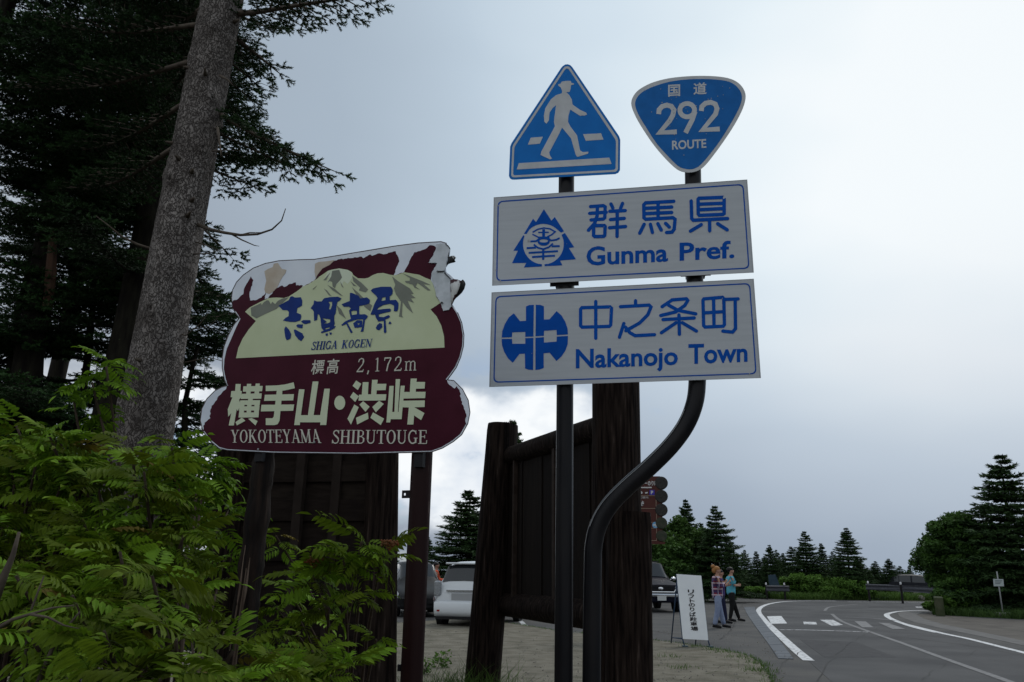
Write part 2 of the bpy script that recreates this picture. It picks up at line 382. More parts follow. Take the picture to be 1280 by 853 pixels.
bend = smooth_path([(866, 205), (868, 330), (871, 440), (871.5, 478), (868, 505), (857, 532), (838, 558), (812, 584), (785, 608), (762, 632), (748, 657), (742, 683), (741, 712), (740, 780), (739.5, 853)], 5)
post_tube('post', [tuple(p) for p in bend], .0485)
# welded seam along the bent post
m = MB(); m.tube([P1.hit(p[0] - 9.0, p[1] - 4, BK + .036) for p in bend[22:52]], .0022, 6); m.build('weld_seam', M_alu, sign, ORG1)
# name boards with back channels, clamps and rivets
boards = [('prefecture_board', [(617.1, 246.9), (934.1, 224.6), (942.3, 340.8), (615.1, 357.2)]), ('town_board', [(614.4, 365.7), (942.3, 348.6), (951.2, 472.7), (611.5, 483.9)])]
PO = {}
for nm, c in boards:
    PO[nm] = plate(nm, c, M_white, 0.0, .003)
    # thin bare aluminium rim
    q = [Vector(v) for v in c]; ctr = sum(q, Vector((0, 0))) / 4
    pr = Print(P1, .0014); pr.poly(c, [[tuple(v + (ctr - v) * .008) for v in q][::-1]]); pr.build('rim', M_alu, PO[nm], ORG1)
    for v in (.0, 1.0):
        m = MB(); tl, tr, br, bl = [P1.hit(*x, -.016) for x in c]
        a = tl.lerp(bl, .12 + .76 * v); b = tr.lerp(br, .12 + .76 * v); m.bar(a.lerp(b, .02), a.lerp(b, .98), .03, .022, P1.n)
        m.build('back_channel', M_alu, PO[nm], ORG1)
M_black = mat('black_clamp_metal', (.012, .012, .014), .5)
for px, py in ((705.5, 354.5), (869.5, 342), (705.5, 472), (871.5, 460)):
    m = MB(); c = P1.hit(px, py, -.030); m.bar(c - P1.u * .085, c + P1.u * .085, .032, .008, P1.n)
    c2 = P1.hit(px, py, BK); m.bar(c2 - P1.u * .055, c2 + P1.u * .055, .030, .115, P1.n)
    m.build('clamp', M_black, sign, ORG1)
def line_frame(px, inset, r, wd, parent):
    q = [Vector(v) for v in px]
    def ins(i, a):
        p = q[i]; d1 = (q[i - 1] - p).normalized(); d2 = (q[(i + 1) % 4] - p).normalized(); return tuple(p + d1 * a + d2 * a)
    o = rrect([ins(i, inset) for i in range(4)], r); h = rrect([ins(i, inset + wd) for i in range(4)], r - wd * .6)
    pr = Print(P1, .0010); pr.poly(o, [h[::-1]]); pr.build('border_line', M_navy, parent, ORG1)
line_frame([(617.1, 246.9), (934.1, 224.6), (942.3, 340.8), (615.1, 357.2)], 5.0, 7, 1.5, PO['prefecture_board'])
line_frame([(614.4, 365.7), (942.3, 348.6), (951.2, 472.7), (611.5, 483.9)], 5.0, 7, 1.5, PO['town_board'])
# 群馬県
G = crop(725, 235, 8.527); pr = Print(P1, .0012)
W = 37
for st in ([(112, 200), (248, 190), (268, 203), (264, 318), (248, 332), (118, 342)], [(103, 272), (280, 260)], [(186, 198), (182, 300), (155, 380), (90, 452)],
           [(330, 172), (350, 215)], [(454, 165), (432, 220)], [(318, 250), (482, 242)], [(325, 338), (472, 325)], [(315, 425), (486, 412)], [(397, 250), (395, 518)],
           [(1000, 143), (700, 160), (680, 180), (682, 318), (700, 334), (990, 318), (1013, 335), (1004, 440), (980, 472), (922, 476)], [(832, 160), (832, 318)],
           [(690, 218), (978, 204)], [(690, 275), (978, 262)], [(684, 388), (636, 484)], [(750, 388), (772, 476)], [(830, 382), (866, 450)], [(912, 378), (952, 418)],
           ): pr.stroke(st, W, f=G)
pr.stroke([(145, 402), (258, 402), (268, 412), (264, 505), (252, 517), (158, 519), (145, 508)], W, f=G, closed=True)
G2 = crop(830, 225, 8.527)
pr.stroke([(372, 196), (628, 186), (641, 200), (641, 358), (628, 368), (378, 378), (365, 362), (363, 208)], W, f=G2, closed=True)
for st in ([(380, 259), (628, 249)], [(380, 318), (628, 306)], [(290, 224), (295, 410), (312, 430), (678, 412)], [(486, 436), (487, 542)], [(398, 477), (282, 546)], [(572, 467), (674, 533)]): pr.stroke(st, W, f=G2)
YB = (0.0, None)
pr.build('kanji', M_navy, PO['prefecture_board'], ORG1)
pr = Print(P1, .0013)
_, _, bcap = text_mb('H', None, .018)
def latin(pr, txt, x0, x1, yb0, yb1, cap0, cap1, off=.024):
    """x range in px, baselines y at both ends, cap tops at both ends"""
    vs, fs, (a0, a1, b0, b1) = text_mb(txt, None, off); H0, H1 = text_mb('H', None, off)[2][2:]
    pr.k += 1; o = pr.off + pr.k * .00004; out = []
    for v in vs:
        a = (v.x - a0) / (a1 - a0); b = (v.y - H0) / (H1 - H0)
        x = x0 + (x1 - x0) * a; yb = yb0 + (yb1 - yb0) * a; yc = cap0 + (cap1 - cap0) * a
        out.append(pr.p.hit(x + .0 * b, yb + (yc - yb) * b, o if v.z > 0 else o - pr.th))
    pr.mb.add(out, fs)
latin(pr, 'Gunma', 733.0, 835.0, 332.4, 327.0, 308.8, 304.5)
pr.build('lettering', M_navy, PO['prefecture_board'], ORG1); pr = Print(P1, .0013)
latin(pr, 'Pref.', 849.5, 918.0, 326.2, 322.6, 303.6, 301.0)
pr.build('lettering', M_navy, PO['prefecture_board'], ORG1)
# prefecture emblem
K = crop(640, 260, 10.66); pr = Print(P1, .0012)
pr.poly([(160, 345), (280, 145), (320, 190), (425, 18), (525, 170), (570, 122), (692, 312), (652, 330)] + arc(418, 482, 268, 268, -38, -142, 14)[1:-1] + [(195, 348)], f=K)
pr.poly([(150, 365), (18, 572), (78, 572), (0, 737), (188, 735), (158, 795), (398, 782), (398, 752)] + arc(418, 482, 272, 272, 97, 203, 14)[1:], f=K)
pr.poly([(705, 335), (828, 525), (758, 535), (852, 685), (640, 703), (672, 766), (434, 778), (434, 752)] + arc(418, 482, 272, 272, 83, -27, 14)[1:], f=K)
for st, k in (([(275, 325), (345, 285), (425, 268), (505, 280), (575, 318), (530, 358), (470, 385)], 20), ([(272, 352), (300, 365), (350, 392)], 18), ([(422, 285), (420, 390)], 38), ([(350, 328), (490, 326)], 18),
              ([(245, 447), (320, 444), (365, 415), (410, 395), (470, 400), (520, 435), (590, 425), (635, 402)], 24), ([(345, 395), (500, 395)], 26),
              ([(290, 488), (340, 530), (415, 550), (490, 525), (545, 475)], 24), ([(195, 537), (318, 530)], 26), ([(528, 512), (636, 510)], 26), ([(222, 600), (612, 577)], 26), ([(268, 655), (572, 637)], 26), ([(416, 552), (415, 692)], 28)): pr.stroke(st, k, f=K, round_=False)
pr.poly([(422 + 82 * math.cos(a), 447 + 58 * math.sin(a)) for a in [2 * PI * i / 22 for i in range(22)]], [[(422 + 58 * math.cos(a), 440 + 22 * math.sin(a)) for a in [-2 * PI * i / 16 for i in range(16)]]], f=K)
pr.build('emblem', M_navy, PO['prefecture_board'], ORG1)
# 中之条町
Nk = crop(700, 345, 4.923); pr = Print(P1, .0012); W = 21
pr.stroke([(135, 196), (308, 191), (317, 200), (312, 302), (303, 311), (136, 316), (127, 306), (127, 206)], W, f=Nk, closed=True)
pr.stroke([(885, 142), (1000, 132), (1008, 142), (1012, 300), (1004, 310), (893, 315), (884, 306), (880, 150)], W, f=Nk, closed=True)
for st in ([(220, 158), (220, 384)], [(465, 153), (465, 182)], [(372, 190), (548, 180), (560, 192), (540, 240), (490, 290), (405, 338)], [(393, 293), (366, 378)], [(402, 315), (430, 350), (462, 368), (582, 362)],
           [(688, 150), (628, 190)], [(688, 148), (778, 141), (786, 152), (768, 182), (712, 222), (620, 244)], [(668, 180), (725, 212), (836, 234)], [(634, 269), (826, 259)], [(732, 240), (735, 360)], [(715, 288), (624, 350)], [(752, 288), (840, 340)],
           [(945, 138), (948, 310)], [(885, 228), (1008, 220)], [(1012, 145), (1096, 142)], [(1078, 146), (1080, 325), (1062, 346), (1002, 340)]): pr.stroke(st, W, f=Nk)
pr.build('kanji', M_navy, PO['town_board'], ORG1)
pr = Print(P1, .0013)
latin(pr, 'Nakanojo', 719.8, 847.4, 460.8, 456.3, 436.6, 433.2)
pr.build('lettering', M_navy, PO['town_board'], ORG1); pr = Print(P1, .0013)
latin(pr, 'Town', 860.5, 934.4, 455.4, 452.4, 430.4, 428.4)
pr.build('lettering', M_navy, PO['town_board'], ORG1)
K = crop(600, 350, 6.094); pr = Print(P1, .0012)
for pl in ([(350, 203), (375, 192), (410, 190), (407, 432), (345, 435), (345, 397), (245, 400), (243, 437), (165, 440), (170, 390), (190, 335), (220, 285), (258, 255), (305, 315), (350, 312)],
           [(425, 190), (460, 191), (487, 202), (487, 303), (530, 300), (583, 238), (620, 270), (650, 320), (667, 370), (670, 416), (585, 421), (583, 382), (488, 388), (487, 426), (423, 430)],
           [(165, 450), (243, 450), (247, 487), (345, 487), (345, 444), (407, 442), (405, 687), (370, 685), (343, 675), (342, 562), (300, 565), (250, 632), (215, 600), (185, 550), (168, 500)],
           [(422, 441), (487, 437), (487, 478), (583, 470), (585, 432), (670, 427), (668, 490), (650, 540), (620, 585), (582, 618), (530, 555), (485, 560), (485, 672), (455, 683), (422, 687)]): pr.poly(pl, f=K)
pr.build('emblem', M_navy, PO['town_board'], ORG1)
# pedestrian crossing plate
D = crop(620, 70, 5.329)
outer = [(86, 800), (92, 815), (105, 823), (125, 824), (795, 787), (815, 778), (826, 760), (828, 560), (820, 535), (508, 75), (495, 62), (478, 56), (460, 58), (445, 68), (434, 80), (103, 582), (94, 605)]
crossing = plate('crossing_plate', [D(q) for q in outer], M_blue)
pr = Print(P1, .0010)
pr.poly([(101, 795), (106, 806), (118, 810), (792, 773), (806, 766), (812, 752), (814, 565), (808, 545), (498, 84), (488, 73), (474, 69), (458, 73), (448, 84), (116, 590), (108, 612)],
        [[(114, 786), (118, 794), (126, 796), (783, 760), (793, 755), (797, 745), (799, 572), (794, 555), (487, 93), (480, 86), (473, 84), (464, 87), (458, 94), (129, 597), (122, 615)][::-1]], f=D)
pr.build('border_line', M_figure, crossing, ORG1)
pr = Print(P1, .0011)
pr.poly([(413, 196), (417, 188), (430, 186), (437, 172), (468, 167), (498, 167), (503, 181), (519, 184), (518, 191), (500, 195), (496, 226), (489, 240), (468, 243), (487, 260), (505, 290), (510, 325), (560, 360), (600, 378), (607, 391), (590, 398), (572, 397), (562, 401), (495, 358), (482, 400), (480, 440), (495, 470), (540, 530), (560, 630), (577, 641), (616, 639), (612, 652), (542, 673), (532, 662), (500, 550), (440, 478), (410, 540), (355, 642), (358, 662), (373, 684), (360, 690), (296, 660), (302, 638), (392, 470), (386, 440), (389, 410), (400, 328), (375, 350), (357, 378), (352, 430), (336, 452), (322, 440), (319, 400), (328, 350), (365, 290), (400, 262), (437, 250), (441, 236), (432, 212)], f=D)
for pl in ([(232, 545), (312, 539), (292, 585), (212, 592)], [(580, 522), (700, 516), (716, 558), (598, 566)], [(152, 715), (755, 678), (770, 720), (138, 757)]): pr.poly(pl, f=D)
pr.build('walking_figure', M_figure, crossing, ORG1)
m = MB(); 
for y in (150, 215): a = P1.hit(672, y + 4, -.014); b = P1.hit(742, y - 1, -.014); m.bar(a, b, .025, .018, P1.n)
m.build('back_channel', M_alu, crossing, ORG1)
# route plate
Q = crop(780, 80, 5.331)
def closed_smooth(pts, n=4):
    P = [Vector(p) for p in pts]; k = len(P); out = []
    for i in range(k):
        a, b, c, d = P[i - 1], P[i], P[(i + 1) % k], P[(i + 2) % k]
        for j in range(n):
            t = j / n; out.append(tuple(.5 * ((2 * b) + (c - a) * t + (2 * a - 5 * b + 4 * c - d) * t * t + (3 * b - a - 3 * c + d) * t ** 3)))
    return out
ro = closed_smooth([(50, 280), (54, 232), (85, 185), (135, 150), (200, 121), (300, 96), (420, 83), (540, 80), (640, 86), (710, 100), (762, 127), (797, 168), (811, 215), (800, 275), (770, 345), (720, 432), (660, 522), (600, 604), (545, 672), (500, 708), (450, 723), (400, 721), (350, 700), (280, 635), (200, 542), (130, 440), (80, 355)], 3)
route = plate('route_plate', [Q(q) for q in ro], M_figure)
pr = Print(P1, .0010)
pr.poly(closed_smooth([(75, 280), (80, 238), (105, 202), (150, 172), (220, 143), (310, 118), (420, 104), (540, 101), (635, 107), (700, 119), (745, 145), (775, 182), (786, 222), (776, 272), (745, 338), (695, 425), (640, 512), (580, 592), (525, 658), (490, 688), (450, 702), (405, 699), (360, 680), (300, 622), (215, 527), (150, 427), (100, 345)], 3), f=Q)
pr.build('blue_field', mat('route_blue_film', (.002, .115, .38), .45, c2=(.004, .135, .44), scale=14, spec=.15), route, ORG1)
pr = Print(P1, .0018); W = 32
for st in ([(231, 335), (234, 306), (254, 284), (285, 275), (316, 283), (333, 308), (325, 343), (305, 378), (238, 458), (352, 453)],
           [(473, 318), (455, 372), (410, 460)],
           [(515, 314), (519, 285), (543, 263), (578, 256), (608, 268), (620, 298), (610, 335), (524, 440), (638, 434)]): pr.stroke(st, W, f=Q, round_=False)
pr.poly([(421 + 65 * math.cos(a), 309 + 60 * math.sin(a)) for a in [2 * PI * i / 24 for i in range(24)]], [[(421 + 33 * math.cos(a), 309 + 29 * math.sin(a)) for a in [-2 * PI * i / 24 for i in range(24)]]], f=Q)
pr.build('numeral', M_figure, route, ORG1)
pr = Print(P1, .0018)
def quadpx(f, *pts): return [f(p) for p in pts]
put_text(pr, 'ROUTE', quadpx(Q, (320, 573), (549, 560), (547, 500), (320, 512)), .025)
pr.build('lettering', M_figure, route, ORG1); pr = Print(P1, .0018)
put_text(pr, '国', quadpx(Q, (294, 220), (374, 215), (374, 136), (294, 140)), .022)
pr.build('lettering', M_figure, route, ORG1); pr = Print(P1, .0018)
put_text(pr, '道', quadpx(Q, (462, 207), (551, 203), (551, 122), (462, 127)), .022)
pr.build('lettering', M_figure, route, ORG1)
m = MB(); a = P1.hit(800, 130, -.014); b = P1.hit(925, 122, -.014); m.bar(a, b, .025, .018, P1.n); a = P1.hit(835, 180, -.014); b = P1.hit(898, 176, -.014); m.bar(a, b, .025, .018, P1.n)
m.build('back_channel', M_alu, route, ORG1)
rng = random.Random(5); pr = Print(P1, .0024)
for i in range(60):                                   # flaked specks in the film
    x = rng.uniform(130, 720); y = rng.uniform(150, 650); 
    if abs(x - 430) > (650 - y) * .75: continue
    r = rng.uniform(2, 4.5); pr.poly([(x + r * math.cos(a), y + r * math.sin(a) * rng.uniform(.6, 1.2)) for a in (0, 1.2, 2.4, 3.6, 4.9)], f=Q)
for x, y in ((615.8 + 0, 0),): pass
pr.build('film_speck', M_chip, route, ORG1)
K = crop(610, 230, 6.559); pr = Print(P1, .0024)
for x, y, r in ((82, 178, 9), (65, 708, 7), (102, 797, 10), (332, 466, 13)): pr.poly([(x + r * rng.uniform(.6, 1.2) * math.cos(a), y + r * rng.uniform(.6, 1.2) * math.sin(a)) for a in (0, 1, 2, 3, 4, 5)], f=K)
for i in range(26):
    x = rng.uniform(60, 1050); y = rng.uniform(130, 760); r = rng.uniform(1.5, 3); pr.poly([(x + r * math.cos(a), y + r * math.sin(a)) for a in (0, 1.5, 3, 4.5)], f=K)
pr.build('film_speck', M_chip, PO['prefecture_board'], ORG1)
pr = Print(P1, .0024); K = crop(700, 345, 4.923)
for x, y, r in ((1166, 604, 5), (1112, 45, 4), (1165, 155, 3), (1204, 266, 5), (-520, 118 - 40, 1)): pr.poly([(x + r * rng.uniform(.6, 1.2) * math.cos(a), y + r * rng.uniform(.6, 1.2) * math.sin(a)) for a in (0, 1, 2, 3, 4, 5)], f=K)
for i in range(22):
    x = rng.uniform(-300, 1150); y = rng.uniform(60, 600); r = rng.uniform(1.2, 2.2); pr.poly([(x + r * math.cos(a), y + r * math.sin(a)) for a in (0, 1.5, 3, 4.5)], f=K)
pr.build('film_speck', M_chip, PO['town_board'], ORG1)

# ================================================================== MAROON MOUNTAIN PASS SIGN
P2 = Plane(415, 440, 4.25, 21.7)
b2 = P2.hit(512, 800); ORG2 = (b2.x, b2.y, 0.0)
M_bare = mat('bare_board_metal', (.74, .79, .86), .35, c2=(.64, .69, .77), scale=5, metal=.05, spec=.5, bump=.0006, bscale=30)
M_maroon = mat('maroon_film', (.046, .0030, .012), .55, c2=(.060, .006, .018), scale=7, spec=.12, detail=7)
M_cream = mat('cream_green_print', (.56, .62, .39), .6, c2=(.63, .69, .46), scale=4, spec=.15)
M_snow = mat('pale_green_snow_print', (.68, .75, .58), .6)
M_grey = mat('grey_mountain_print', (.185, .20, .165), .5, c2=(.22, .235, .195), scale=8)
M_brush = mat('brush_blue_print', (.003, .028, .18), .6, c2=(.004, .036, .22), scale=10)
M_pale = mat('pale_lettering', (.62, .60, .52), .6)
M_kan = mat('pale_green_lettering', (.64, .70, .50), .6)
M_glue = mat('yellowed_glue', (.52, .44, .35), .75, c2=(.60, .54, .46), scale=12, bump=.001, bscale=60)
ms = thing('mountain_sign', 'weathered maroon mountain pass sign with peeling film and blue brush lettering on two brown posts', 'sign', ORG2)
S3 = crop(240, 290, 2.942)
outl = [(150, 268), (147, 240), (151, 214), (165, 186), (190, 160), (226, 135), (270, 118), (320, 108), (400, 104), (450, 103), (480, 98), (560, 85), (650, 70), (740, 55), (830, 43), (915, 38),
        (935, 44), (947, 60), (944, 85), (938, 100), (941, 112), (930, 130), (932, 146), (948, 158), (962, 172), (955, 200), (950, 240), (953, 262), (975, 298), (990, 335), (998, 380), (996, 420), (986, 460), (970, 498), (950, 526), (935, 546),
        (962, 549), (993, 580), (1014, 620), (1020, 665), (1012, 705), (990, 745), (960, 770), (920, 794), (880, 808), (600, 815), (300, 811), (130, 802), (100, 795), (65, 766), (41, 730), (32, 692), (38, 650), (56, 615), (85, 586), (110, 573), (131, 567),
        (120, 540), (113, 500), (113, 460), (120, 420), (136, 380), (156, 342), (176, 318), (160, 296)]
m = MB(); m.prism([[P2.hit(*S3(q)) for q in outl]], -P2.n * .012); board = fixn(m.build('board', M_bare, ms, ORG2))
rim = MB(); lp = [P2.hit(*S3(q), -.007) for q in outl]; 
for i in range(len(lp)):
    if 16 <= i <= 27: continue
    rim.tube([lp[i], lp[(i + 1) % len(lp)]], .0055, 6)
rim.build('rim', mat('rim_metal', (.10, .08, .08), .6), board, ORG2, smooth=True)
def conv(f, pts): return [f(p) for p in pts]
Cc = crop(280, 310, 8.533); Dd = crop(390, 300, 8.533); Ee = crop(490, 295, 8.53); Lw = crop(240, 430, 5.689); Rw = crop(410, 430, 5.684)
def rag(pts, amp, rng, step=2.2):
    """ragged tear along a pixel polyline"""
    out = []
    for a, b in zip(pts[:-1], pts[1:]):
        a = Vector(a); b = Vector(b); n = max(1, int((b - a).length / step)); d = (b - a); nn = Vector((-d.y, d.x)).normalized() if d.length else Vector((0, 0))
        for k in range(n): out.append(tuple(a + d * (k / n) + (nn * rng.uniform(-amp, amp) if k else Vector((0, 0)))))
    out.append(tuple(pts[-1])); return out
rg = random.Random(3)
film_top = conv(Cc, [(88, 640), (88, 600), (95, 565), (150, 545), (180, 510), (205, 495), (215, 430), (250, 370), (285, 305), (312, 345), (300, 400), (272, 470), (278, 560), (330, 560), (400, 530), (445, 475), (432, 550), (470, 540), (480, 520), (560, 430), (620, 400), (640, 418), (700, 385), (765, 368), (768, 400), (840, 402), (820, 430)]) \
    + conv(Dd, [(-40, 470), (30, 425)]) + conv(Dd, [(40, 412), (60, 350), (85, 300), (130, 270), (190, 240), (300, 205), (420, 195), (530, 180), (545, 196), (620, 155), (640, 170), (700, 145), (760, 155), (890, 120), (898, 150), (918, 180), (930, 230), (900, 290), (878, 360), (868, 385)]) \
    + conv(Ee, [(30, 420), (130, 385), (170, 310), (210, 220), (240, 175), (300, 162), (370, 130), (400, 100), (450, 105), (470, 125), (450, 170), (430, 220), (385, 288), (480, 290), (450, 340), (420, 400), (412, 465)])
film_low = conv(Ee, [(470, 640), (520, 715), (545, 800), (600, 790), (640, 752)]) + conv(S3, [(973, 300), (988, 335), (995, 380), (993, 420), (983, 460), (967, 496), (947, 524), (931, 544)]) \
    + rag(conv(Rw, [(835, 250), (860, 290), (900, 318), (915, 300), (935, 340), (945, 400), (965, 450), (982, 500), (976, 555), (986, 590)]), .9, rg) \
    + conv(S3, [(1008, 705), (986, 743), (957, 767), (918, 791), (879, 805), (600, 812), (300, 808), (131, 799), (102, 792), (68, 764), (45, 732)]) \
    + rag(conv(Lw, [(75, 622), (90, 560), (130, 530), (128, 480), (140, 440), (165, 410), (190, 370), (215, 345), (258, 296)]), .9, rg) \
    + conv(S3, [(131, 564), (124, 540), (117, 505), (119, 470), (128, 430), (148, 385), (163, 350), (178, 320), (164, 296)])
i0 = 0
ft = film_top; full = ft[:1] + rag(ft[1:], .55, rg, 2.0) + film_low
pr = Print(P2, .0010); pr.poly(full); pr.build('maroon_film', M_maroon, board, ORG2)
pr = Print(P2, .0018)
cream = conv(S3, [(162, 465), (170, 428), (186, 393), (208, 360), (235, 328)]) + conv(Cc, [(225, 682), (275, 635), (400, 570), (480, 535), (560, 530), (640, 535), (690, 520), (780, 462), (850, 407), (900, 390), (960, 350), (1020, 312)]) \
    + conv(Dd, [(60, 405), (110, 372), (170, 330), (215, 318), (290, 305), (380, 320), (425, 345), (440, 375), (490, 410), (560, 413), (600, 405), (650, 375), (700, 357), (760, 353), (830, 372), (870, 378), (920, 370), (980, 347)]) \
    + conv(Ee, [(130, 388), (200, 400), (290, 415), (350, 445), (410, 468), (430, 500), (460, 580), (470, 650), (520, 713), (410, 785)]) + conv(crop(420, 295, 5.17), [(650, 520), (680, 580), (698, 650), (701, 722)])
pr.poly(cream); pr.build('picture_field', M_cream, board, ORG2)
pr = Print(P2, .0024)
pr.poly(conv(Dd, [(170, 332), (215, 320), (290, 307), (380, 322), (423, 347), (430, 400), (405, 440), (380, 470), (340, 440), (320, 480), (290, 450), (250, 500), (215, 440), (160, 460), (190, 400), (130, 420)])); pr.build('snow_patch', M_snow, board, ORG2)
pr = Print(P2, .0030)
for f, pl in ((Cc, [(285, 640), (395, 590), (400, 612), (425, 580), (440, 570), (455, 560), (475, 560), (500, 602), (515, 575), (545, 600), (575, 565), (625, 540), (690, 527), (560, 650), (440, 705), (345, 752), (292, 722)]),
              (Dd, [(215, 330), (290, 320), (320, 400), (300, 430), (262, 470), (245, 515), (220, 500), (215, 450), (190, 440), (165, 455), (205, 390)]), (Dd, [(120, 430), (195, 348), (150, 432)]), (Dd, [(300, 440), (338, 512), (318, 500)]),
              (Dd, [(165, 480), (240, 520), (330, 600), (300, 590), (215, 535)]), (Dd, [(125, 518), (160, 540), (208, 602), (180, 590)]), (Dd, [(430, 385), (530, 460), (600, 530), (570, 560), (500, 540), (512, 510), (440, 442)]), (Dd, [(410, 440), (440, 465), (478, 497), (440, 490)]),
              (Dd, [(425, 505), (500, 570), (540, 612), (640, 700), (622, 762), (560, 715), (480, 600)]), (Dd, [(262, 698), (310, 740), (362, 842), (290, 790)]), (Dd, [(5, 525), (55, 485), (15, 530)]),
              (Ee, [(0, 432), (60, 480), (140, 530), (190, 560), (230, 618), (200, 622), (250, 662), (200, 665), (235, 715), (165, 690), (225, 828), (160, 770), (112, 705), (105, 850), (120, 870), (75, 860), (95, 700), (40, 620), (20, 560), (35, 522)]),
              (Ee, [(110, 398), (240, 450), (330, 485), (415, 525), (335, 512), (410, 580), (380, 582), (270, 500), (252, 540), (300, 575), (240, 552), (220, 520), (150, 500), (135, 482), (190, 478), (190, 450)])): pr.mb = MB(); pr.poly(pl, f=f); pr.build('mountain_shading', M_grey, board, ORG2)
# brush lettering 志賀高原
Aa = crop(340, 355, 11.378); Bb = crop(420, 350, 11.378); pr = Print(P2, .0042)
for f, o, h in ((Aa, [(92, 312), (240, 230), (260, 185), (285, 175), (330, 195), (410, 190), (430, 240), (425, 310), (360, 345), (350, 410), (410, 435), (417, 470), (400, 520), (330, 542), (250, 540), (155, 522), (190, 485), (235, 460), (240, 400), (215, 375), (150, 372), (125, 345)], ()),
                (Aa, [(413, 535), (440, 515), (545, 516), (548, 552), (470, 574), (440, 562)], ()), (Aa, [(343, 595), (365, 575), (440, 577), (430, 632), (365, 622)], ()),
                (Aa, [(173, 645), (195, 603), (240, 650), (272, 715), (262, 780), (208, 802), (188, 760)], ()), (Aa, [(308, 655), (328, 648), (430, 703), (456, 755), (415, 814), (380, 795), (330, 735)], ()),
                (Aa, [(548, 347), (590, 290), (598, 235), (640, 250), (705, 250), (740, 205), (830, 188), (940, 183), (987, 207), (962, 240), (930, 255), (915, 320), (905, 420), (885, 450), (885, 510), (892, 560), (880, 598), (908, 605), (880, 635), (820, 667), (700, 703), (698, 680), (735, 665), (705, 630), (698, 590), (690, 500), (672, 440), (650, 430), (640, 515), (598, 527), (594, 400), (580, 370)],
                 ([(800, 255), (855, 255), (855, 300), (830, 368), (810, 358), (825, 290)][::-1], [(715, 490), (800, 500), (830, 505), (825, 545), (800, 560), (735, 565), (780, 540), (740, 510)][::-1], [(755, 632), (820, 615), (815, 635), (760, 650)][::-1])),
                (Aa, [(760, 708), (795, 703), (790, 742), (765, 737)], ()), (Aa, [(815, 693), (847, 690), (847, 717), (824, 724)], ()),
                (Bb, [(78, 347), (195, 300), (198, 185), (225, 185), (320, 225), (342, 265), (440, 250), (482, 285), (475, 330), (440, 350), (330, 372), (328, 470), (335, 492), (410, 488), (452, 512), (440, 545), (412, 572), (388, 735), (348, 737), (375, 660), (385, 562), (300, 562), (160, 607), (237, 747), (210, 757), (143, 627), (90, 652), (73, 642), (130, 590), (212, 555), (183, 440), (212, 405), (180, 382), (110, 382)], ([(215, 450), (240, 437), (298, 440), (296, 490), (225, 500)][::-1],)),
                (Bb, [(243, 620), (300, 573), (372, 578), (372, 672), (265, 682)], ([(298, 618), (335, 618), (325, 642)][::-1],)),
                (Bb, [(493, 150), (530, 122), (640, 98), (780, 98), (807, 140), (802, 200), (762, 240), (765, 290), (850, 283), (887, 330), (887, 400), (870, 447), (823, 447), (825, 365), (770, 340), (680, 355), (600, 395), (585, 425), (700, 412), (768, 408), (782, 425), (772, 452), (690, 468), (605, 492), (612, 525), (680, 530), (745, 500), (767, 517), (757, 540), (703, 560), (717, 740), (695, 762), (680, 742), (678, 582), (600, 592), (568, 540), (552, 492), (520, 497), (488, 492), (520, 420), (545, 345), (590, 260), (570, 225), (520, 182)], ([(655, 255), (705, 243), (703, 290), (645, 300)][::-1],)),
                (Bb, [(565, 685), (588, 640), (620, 613), (652, 625), (658, 672), (610, 718), (580, 707)], ()), (Bb, [(743, 620), (765, 588), (788, 615), (770, 634)], ())): pr.poly(o, h, f=f)
pr.build('brush_lettering', M_brush, board, ORG2)
F7 = crop(370, 420, 7.529)
pr = Print(P2, .0050); put_serif(pr, 'SHIGA', quadpx(F7, (140, 133), (385, 120), (385, 44), (140, 56)), slant=.22, bold=1.05); pr.build('lettering', M_brush, board, ORG2); pr = Print(P2, .0050); put_serif(pr, 'KOGEN', quadpx(F7, (425, 118), (708, 103), (708, 28), (425, 42)), slant=.22, bold=1.05); pr.build('lettering', M_brush, board, ORG2)
pr = Print(P2, .0032)
put_text(pr, '標', quadpx(F7, (137, 367), (258, 360), (275, 222), (155, 228)), .012); pr.build('lettering', M_pale, board, ORG2); pr = Print(P2, .0032); put_text(pr, '高', quadpx(F7, (283, 362), (392, 357), (412, 212), (300, 218)), .012)
pr.build('lettering', M_pale, board, ORG2); pr = Print(P2, .0032)
put_serif(pr, '2', quadpx(F7, (562, 343), (640, 340), (655, 208), (585, 212)), bold=1.0); put_serif(pr, ',', quadpx(F7, (668, 338), (700, 337), (706, 200), (675, 202)), bold=1.5)
put_serif(pr, '1', quadpx(F7, (732, 336), (795, 333), (800, 203), (738, 205))); put_serif(pr, '7', quadpx(F7, (818, 334), (905, 330), (908, 200), (828, 203))); put_serif(pr, '2', quadpx(F7, (915, 332), (1000, 329), (1005, 193), (928, 197))); put_serif(pr, 'm', quadpx(F7, (1018, 328), (1140, 325), (1140, 188), (1028, 192)))
pr.build('lettering', M_pale, board, ORG2); pr = Print(P2, .0032)
Gg = crop(280, 465, 8.53); Hh = crop(410, 465, 8.53)
put_serif(pr, 'YOKOTEYAMA', quadpx(Gg, (68, 755), (1040, 758), (1020, 612), (72, 620)), slant=.02, bold=.9); pr.build('lettering', M_pale, board, ORG2); pr = Print(P2, .0032); put_serif(pr, 'SHIBUTOUGE', quadpx(Hh, (38, 765), (1062, 768), (1062, 622), (45, 620)), slant=.02, bold=.9)
pr.build('lettering', M_pale, board, ORG2)
pr = Print(P2, .0032)
